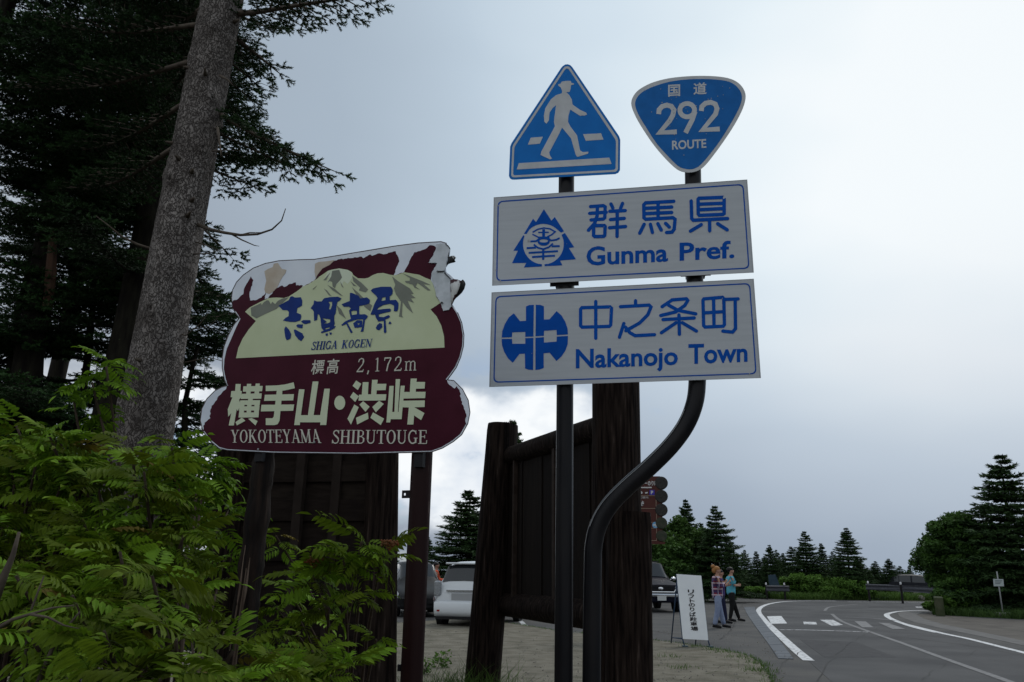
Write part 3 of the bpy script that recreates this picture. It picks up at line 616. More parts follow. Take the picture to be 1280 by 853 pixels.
for pl in ([(125, 130), (178, 130), (174, 203), (190, 205), (184, 270), (170, 285), (160, 300), (178, 350), (147, 418), (135, 398), (105, 572), (50, 572), (78, 440), (45, 478), (40, 400), (90, 272), (70, 270), (78, 206), (118, 204)],
           [(207, 155), (412, 150), (406, 207), (201, 212)], [(245, 128), (290, 128), (282, 242), (235, 242)], [(338, 125), (382, 125), (372, 240), (323, 240)], [(190, 235), (402, 229), (397, 286), (178, 290)], [(258, 283), (308, 282), (305, 312), (256, 314)],
           [(175, 305), (385, 302), (381, 352), (170, 353)], [(165, 369), (379, 367), (374, 412), (160, 414)], [(160, 435), (372, 432), (367, 486), (155, 488)], [(172, 307), (222, 307), (207, 486), (157, 486)], [(250, 306), (297, 306), (284, 486), (237, 486)], [(329, 304), (383, 304), (366, 485), (315, 485)],
           [(190, 488), (228, 522), (137, 572), (122, 537)], [(258, 500), (295, 492), (358, 525), (335, 572)],
           [(445, 148), (560, 145), (650, 135), (742, 112), (755, 175), (640, 200), (445, 206)], [(435, 245), (745, 238), (738, 305), (428, 310)], [(400, 352), (748, 348), (738, 415), (392, 422)], [(565, 180), (625, 180), (592, 520), (572, 558), (540, 568), (445, 568), (445, 495), (515, 495), (530, 480)],
           [(800, 185), (858, 188), (820, 462), (895, 462), (945, 103), (1007, 103), (955, 462), (1025, 462), (1070, 180), (1128, 180), (1090, 567), (1025, 567), (1028, 538), (810, 538), (808, 568), (748, 568)]): pr.poly(pl, f=Gg)
for pl in ([(125 + 58 * math.cos(2 * PI * i / 24), 330 + 75 * math.sin(2 * PI * i / 24)) for i in range(24)],
           [(300, 92), (355, 128), (318, 195), (262, 150)], [(270, 215), (328, 262), (290, 322), (235, 268)], [(280, 348), (328, 378), (245, 562), (207, 500)], [(370, 110), (432, 110), (425, 240), (460, 240), (470, 85), (530, 85), (525, 128), (622, 128), (615, 195), (520, 197), (515, 240), (622, 240), (615, 305), (325, 308), (330, 245), (360, 243)],
           [(375, 312), (443, 372), (400, 428), (335, 350)], [(545, 308), (595, 342), (510, 432), (472, 375)], [(425, 435), (432, 500), (310, 562), (298, 490)], [(480, 432), (598, 500), (562, 568), (452, 490)],
           [(655, 150), (700, 150), (685, 428), (708, 428), (722, 78), (768, 78), (745, 428), (752, 428), (775, 148), (818, 148), (812, 215), (872, 215), (882, 72), (948, 72), (942, 108), (1035, 108), (1030, 178), (938, 180), (935, 213), (1040, 213), (1035, 280), (805, 285), (803, 308), (1032, 305), (1030, 375), (920, 378), (1028, 440), (992, 515), (918, 465), (910, 562), (845, 562), (862, 380), (795, 378), (785, 505), (668, 505), (662, 540), (622, 540)]): pr.poly(pl, f=Hh)
pr.build('kanji', M_kan, board, ORG2)
pr = Print(P2, .0016); pr.poly([(430, 250), (470, 225), (520, 205), (530, 170), (575, 160), (595, 195), (615, 222), (665, 235), (655, 270), (630, 300), (600, 350), (565, 425), (520, 470), (480, 492), (440, 478), (430, 440), (450, 350)], f=Cc)
pr.build('glue_patch', M_glue, board, ORG2); pr = Print(P2, .0016); pr.poly([(970, 170), (1010, 150), (1080, 145), (1180, 130), (1130, 180), (1050, 220), (1010, 270), (975, 320), (965, 250)], f=Cc)
pr.build('glue_patch', M_glue, board, ORG2)
# peeled film flaps curling off the right shoulder: (px, py, offset towards the viewer)
def flap(name, grid, mt, back=None, th=.0012):
    m = MB(); rows = len(grid); cols = len(grid[0]); pts = [P2.hit(x, y, o) for r in grid for x, y, o in r]
    m.add(pts, [(i * cols + j, i * cols + j + 1, (i + 1) * cols + j + 1, (i + 1) * cols + j) for i in range(rows - 1) for j in range(cols - 1)])
    o = m.build(name, mt, board, ORG2, smooth=True); md = o.modifiers.new('thick', 'SOLIDIFY'); md.thickness = th; return o
M_curl = mat('curled_film_front', (.66, .67, .68), .4, c2=(.42, .42, .42), scale=22, spec=.5, bump=.001, bscale=40)
M_curlb = mat('curled_film_back', (.012, .012, .012), .6)
E_ = lambda x, y, o: (*Ee((x, y)), o)
pr = Print(P2, .0075, .0012); fr_ = random.Random(17)
M_peel = mat('peeled_white_film', (.60, .64, .68), .4, c2=(.48, .52, .55), scale=18, spec=.4, bump=.0015, bscale=24, lo=.42, hi=.62)
pr.poly(rag([Ee(q) for q in [(420, 400), (450, 352), (478, 300), (505, 375), (558, 372), (568, 405), (600, 435), (628, 462), (622, 560), (630, 640), (638, 745), (600, 790), (572, 795), (545, 802), (530, 750), (520, 712), (478, 650), (465, 560), (432, 480), (420, 400)]], .45, fr_, 1.6)[:-1]); pr.build('film_flake', M_peel, board, ORG2)
pr = Print(P2, .0105, .0012); pr.poly(rag([Ee(q) for q in [(468, 95), (515, 80), (560, 82), (600, 100), (620, 130), (606, 190), (590, 240), (580, 300), (575, 330), (560, 370), (510, 378), (475, 365), (470, 340), (482, 292), (400, 284), (430, 235), (455, 170), (470, 125), (468, 95)]], .45, fr_, 1.6)[:-1]); pr.build('film_flake', M_peel, board, ORG2)
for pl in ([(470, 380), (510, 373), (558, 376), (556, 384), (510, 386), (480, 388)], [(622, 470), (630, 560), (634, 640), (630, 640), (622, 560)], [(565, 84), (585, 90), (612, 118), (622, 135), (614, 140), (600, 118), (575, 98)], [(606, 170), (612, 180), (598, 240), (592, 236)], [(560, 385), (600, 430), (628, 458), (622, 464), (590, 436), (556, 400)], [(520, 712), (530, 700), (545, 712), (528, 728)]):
    pr = Print(P2, .0125, .0012); pr.poly(pl, f=Ee); pr.build('film_crease_shade', mat('crease_shadow', (.03, .03, .032), .8), board, ORG2)  # shade of the folds drawn as thin dark pieces on the film
flap('film_flap', [[E_(622, 470, .02), E_(660, 462, .032), E_(700, 466, .040), E_(735, 480, .044)], [E_(625, 560, .02), E_(660, 560, .034), E_(690, 565, .040), E_(715, 560, .044)], [E_(628, 640, .018), E_(650, 645, .028), E_(668, 648, .034), E_(690, 620, .038)], [E_(634, 745, .012), E_(642, 735, .016), E_(652, 715, .020), E_(668, 680, .024)]],
     mat('curled_film_inner', (.60, .61, .60), .45, c2=(.05, .015, .02), scale=13, lo=.50, hi=.53))
flap('film_flap', [[E_(735, 480, .044), E_(755, 465, .034), E_(775, 490, .016), E_(783, 515, .004)], [E_(715, 560, .044), E_(745, 555, .034), E_(765, 560, .018), E_(770, 565, .004)], [E_(690, 620, .038), E_(710, 618, .030), E_(730, 612, .018), E_(745, 605, .004)], [E_(668, 680, .024), E_(680, 665, .020), E_(690, 655, .012), E_(700, 648, .004)]], M_curlb)
flap('film_flap', [[E_(600, 225, .010), E_(630, 218, .03), E_(665, 214, .045), E_(682, 232, .05)], [E_(595, 270, .008), E_(625, 255, .028), E_(655, 250, .04), E_(668, 258, .048)], [E_(582, 300, .006), E_(610, 290, .02), E_(645, 280, .03), E_(680, 278, .04)], [E_(585, 318, .004), E_(605, 300, .01), E_(630, 290, .02), E_(660, 284, .03)]], M_curlb)
flap('film_flap', [[E_(612, 222, .012), E_(640, 212, .034), E_(664, 212, .047)], [E_(640, 238, .032), E_(660, 246, .045), E_(684, 238, .052)]], M_curl)
# small bolts and drops of rust
m = MB()
for x, y in ((208, 748), (470, 750), (870, 700)): m.ell(P2.hit(*Lw((x, y)), .004), (.006, .006, .006), 8, 5)
m.build('bolt', M_chip, board, ORG2)
# posts
M_wpost = mat('rotten_post_wood', (.006, .004, .0035), .8, c2=(.028, .017, .012), scale=5, stretch=(6, 6, .5), bump=.006, bscale=12, spec=.2, c3=(.20, .15, .11), lo=.40, hi=.68)
M_mpost = mat('brown_painted_post', (.016, .005, .005), .5, c2=(.022, .008, .007), scale=9, stretch=(3, 3, .4), bump=.001, bscale=40, spec=.15, c3=(.15, .11, .10), lo=.5, hi=.74)
rg = random.Random(9)
a = P2.hit(332, 560, -.085); b_ = P2.hit(301, 815, -.085); d = (b_ - a); b0 = a + d * (a.z / (a.z - b_.z)); top = a - d * .15
m = MB(); n = 46; pts = [top.lerp(b0, i / n) for i in range(n + 1)]
m.tube(pts, [.056 + .022 * (i / n) + .003 * math.sin(i * 1.3) + .002 * math.sin(i * 2.9) + (.003 if 9 < i < 13 else 0) for i in range(n + 1)], 30, jit=.07, rng=rg); o = m.build('post', M_wpost, ms, ORG2, smooth=True); fixn(o, 60); o['label'] = 'rotting wooden post with pale splits'
m = MB(); 
for (dx, z0, z1, k) in ((.02, .30, .62, .010), (.028, .35, .80, .007), (-.005, .25, .5, .006), (.01, .5, .9, .006), (.035, .28, .44, .008)):
    p0 = a.lerp(b0, z0) + P2.u * dx + P2.n * .062; p1 = a.lerp(b0, z1) + P2.u * (dx - .01) + P2.n * .070; m.tube([p0, p0.lerp(p1, .5) + P2.u * .006, p1], [.002, k, .002], 5)
m.build('wood_splinter', mat('grey_split_wood', (.24, .18, .14), .85, c2=(.08, .055, .04), scale=30, stretch=(1, 1, .1)), ms, ORG2)
a = P2.hit(527.7, 568, -.085); b_ = P2.hit(514.3, 853, -.085); d = (b_ - a); b0 = a + d * (a.z / (a.z - b_.z)); top = a - d * .35
m = MB(); m.tube([top.lerp(b0, i / 20) for i in range(21)], .0545, 26); o = m.build('post', M_mpost, ms, ORG2, smooth=True); fixn(o, 40); o['label'] = 'brown painted metal post with a small bracket'
fx = P2.hit(507, 618, -.085); m = MB(); m.prism([[fx + P2.u * x + P2.v * y for x, y in ((-.022, -.02), (.04, -.02), (.04, .02), (-.022, .02))], [fx + P2.u * x + P2.v * y for x, y in ((-.012, -.006), (-.012, .006), (.0, .006), (.0, -.006))]], -P2.n * .006)
m.build('bracket', M_black, ms, ORG2)
for px, py in ((500, 752), (500, 835)):
    c = P2.hit(px + 6, py, -.085); m = MB(); m.box(c, (.07, .02, .03)); m.build('bracket', M_black, ms, ORG2)
for x in (.18, .82):
    m = MB(); c = P2.hit(332 if x < .5 else 528, 500, -.03); m.bar(c - P2.v * .35, c + P2.v * .35, .05, .03, P2.n); m.build('back_channel', M_black, ms, ORG2)
for z, py in ((0, 400), (1, 530)):
    m = MB(); m.bar(P2.hit(300, py + 5, -.05), P2.hit(560, py - 5, -.05), .05, .02, P2.n); m.build('back_channel', M_black, ms, ORG2)
# ================================================================== GROUND
M_verge = mat('verge_ground', (.030, .045, .016), .95, c2=(.060, .055, .030), scale=.8, detail=8, bump=.03, bscale=6, spec=.1)
def sheet(name, pts, z, mt, grid=0):
    m = MB(); m.prism([[Vector((p[0], p[1], z)) for p in pts]], (0, 0, -.003)); return struct(fixn(m.build(name, mt)))
m = MB(); rr = [0, 6, 14, 30, 60, 110, 200, 400, 900, 2500, 5000]; na = 64; vs = [(0, 0, -.03)]; fs = []
for r in rr[1:]:
    for j in range(na):
        a = 2 * PI * j / na; z = -.03 - (0 if r < 65 else (r - 65) ** 1.0 * .012 if r < 1000 else 11.2)
        vs.append((r * math.cos(a), r * math.sin(a), z))
for j in range(na): fs.append((0, 1 + j, 1 + (j + 1) % na))
for i in range(len(rr) - 2):
    for j in range(na): fs.append((1 + i * na + j, 1 + (i + 1) * na + j, 1 + (i + 1) * na + (j + 1) % na, 1 + i * na + (j + 1) % na))
m.add(vs, fs); struct(fixn(m.build('ground', M_verge)))
g2 = lambda px, py: tuple(gnd(px, py)[:2])
M_asph = mat('parking_asphalt', (.046, .046, .048), .85, c2=(.088, .084, .078), scale=.8, detail=12, bump=.004, bscale=90, spec=.25, lo=.3, hi=.7)
M_road = mat('road_asphalt', (.046, .047, .050), .85, c2=(.082, .082, .084), scale=.55, detail=12, bump=.004, bscale=120, spec=.2, lo=.34, hi=.66, c3=(.10, .098, .095))
# car park: reaches from the shrubs to the verge trees
far_edge = [(-26, 60)] + [g2(x, y) for x, y in ((700, 742), (830, 743.5), (920, 747.2), (1000, 749.6), (1060, 750.4), (1130, 751.6), (1178, 752.4))]
sheet('car_park', [(-30, 7.2), (-26, 60)] + far_edge[1:-1] + [far_edge[-1], (g2(1178, 752.4)[0] + 14, 47), (22, 30), (14, 5), (14, -6), (-14, -6)], 0.0, M_asph)
# road surface slightly darker, sweeping round the bend
edgeL = [(1040, 853), (1011, 827), (993.5, 814), (971.5, 792), (954.4, 774.7), (947.5, 765), (951, 759), (961, 754.8), (978.4, 752), (1002, 750.6), (1060, 751), (1130, 752.2), (1172, 753)]
edgeR = [(1178, 762.5), (1130, 763.6), (1110, 767), (1108, 769.5), (1113, 773), (1126, 779), (1143, 783.5), (1177, 792), (1212, 799), (1246, 808), (1280, 816.5), (1330, 829)]
road_poly = [g2(x, y) for x, y in edgeL] + [(g2(1172, 753)[0] + 16, g2(1172, 753)[1] - 2), (g2(1178, 762.5)[0] + 14, g2(1178, 762.5)[1] - 1)] + [g2(x, y) for x, y in edgeR] + [(13, 5), (13, -5), (3, -5), (3.2, 6)]
sheet('road', road_poly, .004, M_road)
M_side = mat('worn_concrete_gutter', (.115, .113, .110), .9, c2=(.16, .155, .15), scale=3, detail=9, bump=.002, bscale=70)
M_conc = mat('pale_old_concrete', (.185, .170, .135), .95, c2=(.115, .105, .080), scale=2.6, detail=14, bump=.020, bscale=32, c3=(.09, .095, .06), lo=.38, hi=.66, spec=.15)
def lane(name, px, wd, z, mt, ground=True, out=None):
    P = [Vector(g2(*q)) if ground else Vector(q) for q in px]; P = [Vector(q) for q in smooth_path([tuple(p) for p in P], 4)]
    L1, L2 = [], []
    for i, p in enumerate(P):
        d = (P[min(i + 1, len(P) - 1)] - P[max(i - 1, 0)]).normalized(); n = Vector((-d.y, d.x)); wv = wd[0] + (wd[1] - wd[0]) * i / (len(P) - 1) if isinstance(wd, tuple) else wd
        L1.append(p + n * wv / 2); L2.append(p - n * wv / 2)
    m = MB(); k = len(P); m.add([(p.x, p.y, z) for p in L1] + [(p.x, p.y, z) for p in L2] , [(i, i + 1, k + i + 1, k + i) for i in range(k - 1)])
    o = fixn(m.build(name, mt)); return struct(o)
def paint(name, wear):
    """road paint worn through to the asphalt"""
    m = mat(name, (.60, .61, .62) if wear > .45 else (.17, .17, .175), .7, c2=(.066, .067, .070), scale=9, detail=9, lo=wear, hi=wear + (.10 if wear > .45 else .35), spec=.3); return m
P_new, P_mid, P_old = paint('fresh_road_paint', .565), paint('worn_road_paint', .50), paint('faded_road_paint', .40)
lane('road_edge_line', [(1022, 835), (1011, 826.5), (993.5, 812), (971.5, 791.5), (954.4, 774.5), (948.2, 765), (951.5, 759.4), (962, 755.2), (979, 752.6), (1002, 751.6), (1045, 751.6)][1:], .20, .010, P_new)
lane('road_edge_line', [(1160, 753.4), (1100, 753.0), (1060, 752.6)], .16, .010, P_mid)
lane('road_edge_line', [(1174, 763.2), (1130, 764.2), (1112, 767), (1108.5, 769.8), (1114, 774), (1128, 779.6), (1143, 783.6), (1177, 792), (1212, 799.4), (1246, 808), (1280, 816.6), (1330, 829.5)], (.22, .15), .010, P_new)
lane('road_edge_line', [(1130, 781.2), (1146, 786), (1170, 791.6)], .10, .014, P_new)
lane('centre_line', [(1040, 768), (1052, 777), (1085, 789.5), (1126, 804), (1178, 823), (1262, 853), (1300, 868)], (.12, .14), .010, P_old)
lane('centre_line', [(1031, 764), (1036, 759.6), (1052, 757.4), (1072, 755.6)], .12, .010, P_old)
lane('give_way_line', [(973, 788), (1009, 788.3), (1050, 789.5), (1085, 791)], .13, .013, P_mid)
lane('faded_line', [(1055, 772), (1090, 773.5), (1120, 776.5)], .16, .012, P_old)
for i, (q, mt) in enumerate((([(958.6, 771), (976.6, 770.6), (984, 780), (964, 780.4)], P_new), ([(1004, 777.8), (1020, 778.2), (1021.5, 781.4), (1005, 781)], P_mid), ([(1025, 775.5), (1041, 775.4), (1054, 782), (1040, 783)], P_mid),
                             ([(1068, 777), (1082, 777.4), (1092, 785), (1078, 785)], P_old), ([(1098, 779), (1112, 780), (1132, 787), (1116, 787)], P_old), ([(1144, 758.9), (1152, 758.9), (1155, 760.1), (1146, 760.1)], P_mid), ([(1160, 758.6), (1171, 758.6), (1174, 759.8), (1163, 759.8)], P_mid))):
    sheet('crossing_bar' if i < 5 else 'road_dash', [g2(*p) for p in q], .012, mt)
# steel gutter cover strip along the road edge, made of many plates
M_grate = mat('blue_grey_grating', (.078, .090, .108), .7, c2=(.095, .108, .126), scale=8, rand=.06)
A0 = [(935.8, 759), (928, 762), (938, 778), (956, 800), (972, 824)]; 
gl = smooth_path([g2(930, 759.5), g2(934, 768), g2(944, 783), g2(958, 802), g2(973, 824)], 6); gr_ = smooth_path([g2(943.5, 759), g2(946, 766), g2(958, 782), g2(974, 801), g2(992, 824.5)], 6)
def lerp_path(P, t):
    k = t * (len(P) - 1); i = min(int(k), len(P) - 2); return P[i].lerp(P[i + 1], k - i)
sheet('gutter_channel', [tuple(p) for p in gl] + [tuple(p) for p in gr_[::-1]], .002, mat('gutter_dark', (.055, .06, .068), .9))
NP = 26; gme = None
gutter = bpy.data.objects.new('gutter_cover', None); COL.objects.link(gutter); p0 = lerp_path(gl, .5); gutter.location = (p0.x, p0.y, 0); gutter['kind'] = 'structure'
for i in range(NP):
    t0, t1 = i / NP + .0006, (i + 1) / NP - .0006
    a, b, c, d = lerp_path(gl, t0), lerp_path(gr_, t0), lerp_path(gr_, t1), lerp_path(gl, t1)
    m = MB(); z = .012 + random.Random(i).uniform(0, .004); m.prism([[Vector((*q, z)) for q in (a, b, c, d)]], (0, 0, -.012)); fixn(m.build('grating_plate', M_grate, gutter, (p0.x, p0.y, 0)))
# right hand pavement band
rb = [(1132, 763.9), (1122, 767), (1125, 771), (1143, 778), (1178, 786), (1212, 793), (1246, 800), (1280, 807.5), (1340, 822)]
rt = [(1176, 763.6), (1152, 766.2), (1146, 768.8), (1155, 774), (1180, 781), (1212, 787.5), (1246, 794.5), (1280, 801.5), (1340, 815)]
sheet('gutter_strip', [g2(*q) for q in rb] + [g2(*q) for q in rt[::-1]], .006, M_side)
M_pave = mat('dusty_forecourt', (.098, .088, .080), .95, c2=(.13, .12, .105), scale=1.6, detail=9, bump=.005, bscale=50, spec=.15)
sheet('forecourt', [g2(1176, 764.2), g2(1176, 768.5), g2(1200, 771.5), g2(1240, 773.5), g2(1300, 776), (20, 26), (20, 14), g2(1380, 822)] + [g2(*q) for q in rt[::-1][:-1]][0:7], .003, M_pave)
# foreground slab of old concrete, broken edges, with cracks
M_patch = mat('newer_asphalt_patch', (.040, .040, .043), .85, c2=(.055, .055, .058), scale=6, detail=9, bump=.003, bscale=110)
for q in ([(1000, 800), (1070, 803), (1120, 822), (1030, 822)], [(1085, 757.5), (1125, 758), (1130, 760.5), (1086, 760)], [(862, 772), (905, 774), (915, 782), (858, 779)]): sheet('asphalt_patch', [g2(*p) for p in q], .007, M_patch)
M_crk = mat('tar_crack', (.022, .022, .023), .7)
rc = random.Random(8)
for path in ([(960, 853), (985, 826), (1015, 812), (1062, 800), (1120, 797), (1200, 806), (1290, 822)], [(1020, 853), (1050, 815), (1075, 797), (1098, 786), (1135, 776)], [(900, 800), (915, 786), (920, 770), (928, 757), (940, 752)], [(1150, 853), (1180, 832), (1230, 812), (1260, 808)], [(830, 785), (870, 781), (930, 783)], [(1185, 772), (1225, 781), (1290, 792)], [(640, 772), (700, 778), (760, 785), (850, 793)]):
    P = smooth_path([g2(*q) for q in path], 7); P = [p + Vector((rc.uniform(-.05, .05), rc.uniform(-.06, .06))) for p in P]; k = len(P); ws = [rc.uniform(.006, .020) for _ in P]; m = MB()
    m.add([(p.x - w_, p.y - w_, .0155) for p, w_ in zip(P, ws)] + [(p.x + w_, p.y + w_, .0155) for p, w_ in zip(P, ws)], [(i, i + 1, k + i + 1, k + i) for i in range(k - 1)]); struct(fixn(m.build('asphalt_crack', M_crk)))
rg = random.Random(21)
top_edge = [(-30, 786), (200, 790), (380, 781), (450, 783), (520, 779), (560, 776), (600, 777), (640, 781), (700, 791), (760, 797), (815, 802), (860, 808), (905, 815), (935, 822), (950, 832), (958, 845), (966, 862), (985, 900)]
tp = [Vector(g2(*q)) for q in top_edge]; te = []
for a, b in zip(tp[:-1], tp[1:]):
    n = max(1, int((b - a).length / .12))
    for k in range(n): te.append(a.lerp(b, k / n) + Vector((rg.uniform(-.03, .03), rg.uniform(-.05, .05))))
te.append(tp[-1])
m = MB(); m.prism([[Vector((p.x, p.y, .035)) for p in te] + [Vector((2.2, 1.0, .035)), Vector((-12, 1.0, .035))]], (0, 0, -.05)); struct(fixn(m.build('concrete_apron', M_conc)))
cr_ = MB()
for path in ([(700, 798), (760, 806), (800, 812), (838, 820), (870, 832), (890, 846)], [(780, 838), (820, 835), (850, 837), (900, 835), (945, 838)], [(640, 812), (700, 818), (740, 832)], [(830, 806), (850, 812), (880, 812)], [(880, 846), (905, 842), (940, 848)]):
    P = smooth_path([g2(*q) for q in path], 5); P = [p + Vector((rg.uniform(-.02, .02), rg.uniform(-.04, .04))) for p in P]
    k = len(P); ws = [rg.uniform(.006, .022) for _ in P]
    cr_.add([(p.x, p.y - w_, .0362) for p, w_ in zip(P, ws)] + [(p.x, p.y + w_, .0362) for p, w_ in zip(P, ws)], [(i, i + 1, k + i + 1, k + i) for i in range(k - 1)])
struct(fixn(cr_.build('apron_crack', mat('crack_soil', (.05, .05, .03), 1.0, c2=(.04, .06, .02), scale=9))))
# soil under the shrubs
m = MB(); rg2 = random.Random(4); nx, ny = 30, 22; vs = []; fs = []
for i in range(nx + 1):
    for j in range(ny + 1):
        x = -11 + i * .36; y = 1.0 + j * .42; dd = min(1, max(0, (-x - .75) / .5)) * min(1, max(0, (10.2 - y) / 1.2)); vs.append((x + rg2.uniform(-.05, .05), y + rg2.uniform(-.05, .05), -.02 + dd * (.16 + rg2.uniform(-.03, .05))))
for i in range(nx):
    for j in range(ny): fs.append((i * (ny + 1) + j, (i + 1) * (ny + 1) + j, (i + 1) * (ny + 1) + j + 1, i * (ny + 1) + j + 1))
m.add(vs, fs); struct(fixn(m.build('soil_bank', mat('leaf_litter_soil', (.030, .022, .015), 1.0, c2=(.055, .043, .028), scale=7, bump=.03, bscale=18, spec=.1), smooth=True)))
# parking bay line
lane('parking_line', [(641, 768), (650, 776), (658, 784)], .14, .006, P_mid)
lane('parking_line', [(612, 762), (600, 754)], .12, .006, P_old)

# ================================================================== LOG BILLBOARDS
M_log = mat('dark_stained_log', (.007, .0045, .004), .85, c2=(.030, .021, .017), scale=7, stretch=(5, 5, .4), bump=.018, bscale=9, spec=.06, c3=(.066, .049, .042), lo=.36, hi=.64)
M_plank = mat('dark_stained_plank', (.007, .0045, .0035), .85, c2=(.013, .0085, .006), scale=4, stretch=(6, 6, .5), bump=.002, bscale=20, spec=.15, rand=.2)
M_plankh = mat('old_brown_plank', (.022, .016, .012), .85, c2=(.012, .008, .006), scale=4, stretch=(.5, 6, 8), bump=.002, bscale=20, spec=.15, rand=.25)
M_end = mat('log_end_grain', (.05, .032, .022), .85, c2=(.08, .055, .038), scale=20)
rg = random.Random(12)
def log(name, a, b, r0, r1, parent, org, n=30, mt=None, seed=1, bumpy=.03):
    r_ = random.Random(seed); ph = [r_.uniform(0, 6.28) for _ in range(6)]; a = Vector(a); b = Vector(b); m = MB(); ns = max(6, int((b - a).length / .08)); d = (b - a).normalized()
    ref = Vector((1, 0, 0)) if abs(d.x) < .8 else Vector((0, 0, 1)); u = (ref - d * ref.dot(d)).normalized(); v = d.cross(u); vs = []
    for i in range(ns + 1):
        t = i / ns; rr_ = r0 + (r1 - r0) * t
        for j in range(n):
            th = 2 * PI * j / n; k = 1 + bumpy * 1.25 * (math.sin(2 * th + ph[0] + t * 2) * .5 + math.sin(3 * th + ph[1] - t * 3) * .5 + .35 * math.sin(9 * th + ph[2] + .8 * math.sin(t * 7 + ph[3])) + .2 * math.sin(17 * th + ph[4] + math.sin(t * 11)))
            if i in (0, ns): k *= .97
            vs.append(a.lerp(b, t) + (u * math.cos(th) + v * math.sin(th)) * rr_ * k)
    fs = [(i * n + j, i * n + (j + 1) % n, (i + 1) * n + (j + 1) % n, (i + 1) * n + j) for i in range(ns) for j in range(n)] + [tuple(range(n))[::-1], tuple(ns * n + j for j in range(n))]
    m.add(vs, fs); o = m.build(name, mt or M_log, parent, org, smooth=True); fixn(o, 50); return o
def down(px, py, px2, py2, Y):
    """top point of a post and its foot on the ground, through two sighted points at distance Y"""
    a = at(px, py, Y); b = at(px2, py2, Y); d = b - a; return a, a + d * (a.z / (a.z - b.z))
# big one, seen from behind at right
la, lb = down(628.4, 531, 604, 830, 10.0); ra, rb_ = down(770, 462, 771, 640, 7.4); ra = ra + Vector((0, 0, .55))
ORG3 = ((la.x + ra.x) / 2, (la.y + ra.y) / 2, 0)
bb = thing('log_billboard', 'huge dark log framed billboard seen from behind the road sign posts', 'billboard', ORG3)
log('log_post', lb + Vector((0, 0, -.1)), la, .205, .197, bb, ORG3, seed=3)
log('log_post', rb_ + Vector((0, 0, -.1)), ra, .228, .222, bb, ORG3, seed=5, bumpy=.04)
fa, fb = down(786, 641, 787, 853, 7.05); fa2 = at(786, 641, 7.05)
o = log('short_log_post', Vector((fb.x, fb.y, -.1)), fa2, .192, .188, bb, ORG3, seed=8, bumpy=.05); o['label'] = 'short log brace in front of the tall post'
r1a, r1b = at(634, 572, 10.0), at(757, 533, 7.4); log('top_rail', r1a, r1b, .115, .115, bb, ORG3, seed=11)
r2a, r2b = at(632, 756, 10.0), at(760, 771, 7.4); log('bottom_rail', r2a, r2b, .135, .135, bb, ORG3, seed=13)
m = MB(); x, y = la.x, la.y
cr2 = MB()
for k in range(3):
    c = la + Vector((.07 - .02 * k, -.205, -.0)); cr2.tube([c, c + Vector((.01, -.005, -.25 - .1 * k)), c + Vector((.0, -.004, -.5))], [.006, .008, .002], 4)
o = cr2.build('drying_crack', mat('dark_crack', (.004, .003, .003), 1.0), bb, ORG3)
nb = 9; dirv = (Vector((r1b.x, r1b.y, 0)) - Vector((r1a.x, r1a.y, 0))); Ld = dirv.length; dirv.normalize(); nrm = Vector((dirv.y, -dirv.x, 0))
for i in range(nb):
    t = (i + .5) / nb; c = Vector((r1a.x, r1a.y, 0)) + dirv * Ld * t + nrm * (.012 if i % 2 else 0.0); zt = r1a.z + (r1b.z - r1a.z) * t - .05; zb = r2a.z + (r2b.z - r2a.z) * t + .05
    m = MB(); m.bar(c + Vector((0, 0, zb)), c + Vector((0, 0, zt)), Ld / nb - .008, .03, nrm); fixn(m.build('plank', M_plank, bb, ORG3))
for t, k in ((.16, .045), (.6, .06)):
    c = Vector((r1a.x, r1a.y, 0)) + dirv * Ld * t + nrm * .05; m = MB(); m.bar(c + Vector((0, 0, r2a.z)), c + Vector((0, 0, r1a.z)), k, .05, nrm); fixn(m.build('batten', mat('batten_wood', (.03, .02, .015), .8, c2=(.05, .035, .028), scale=10), bb, ORG3))
# smaller one, behind the mountain sign
ta, tb = down(476, 575, 472, 853, 6.6); ta2 = ta + Vector((0, 0, .35)); lx = at(285, 640, 6.9); ORG4 = (ta.x - 1, ta.y, 0)
b4 = thing('log_noticeboard', 'dark log framed plank noticeboard half hidden behind the maroon mountain sign', 'noticeboard', ORG4)
log('log_post', Vector((tb.x, tb.y, -.1)), ta2, .145, .130, b4, ORG4, seed=21)
log('log_post', Vector((lx.x, lx.y, -.1)), Vector((lx.x, lx.y, ta2.z)), .14, .13, b4, ORG4, seed=22)
A4 = Vector((lx.x, lx.y + .03, 0)); B4 = Vector((ta.x, ta.y + .03, 0)); d4 = (B4 - A4); L4 = d4.length; d4.normalize(); n4 = Vector((d4.y, -d4.x, 0)); z0, z1 = .75, ta2.z - .2; npl = 11
for i in range(npl):
    z = z0 + (z1 - z0) * (i + .5) / npl; m = MB(); m.bar(A4 + Vector((0, 0, z)) + n4 * (.030 * (i % 2)), B4 + Vector((0, 0, z)) + n4 * (.030 * (i % 2)), .028, (z1 - z0) / npl + .012, Vector((0, 0, 1))); fixn(m.build('plank', M_plankh, b4, ORG4))
for px in (374, 420):
    c = at(px, 640, 6.72); m = MB(); m.bar(Vector((c.x, c.y - .04, z0)), Vector((c.x, c.y - .04, z1)), .075, .055, n4); fixn(m.build('batten', mat('batten_wood2', (.020, .014, .011), .85, c2=(.028, .020, .016), scale=10), b4, ORG4))
log('top_rail', A4 + Vector((0, -.05, z1 + .05)), B4 + Vector((0, -.05, z1 + .05)), .09, .09, b4, ORG4, seed=23); log('bottom_rail', A4 + Vector((0, -.05, z0 - .05)), B4 + Vector((0, -.05, z0 - .05)), .09, .09, b4, ORG4, seed=24)

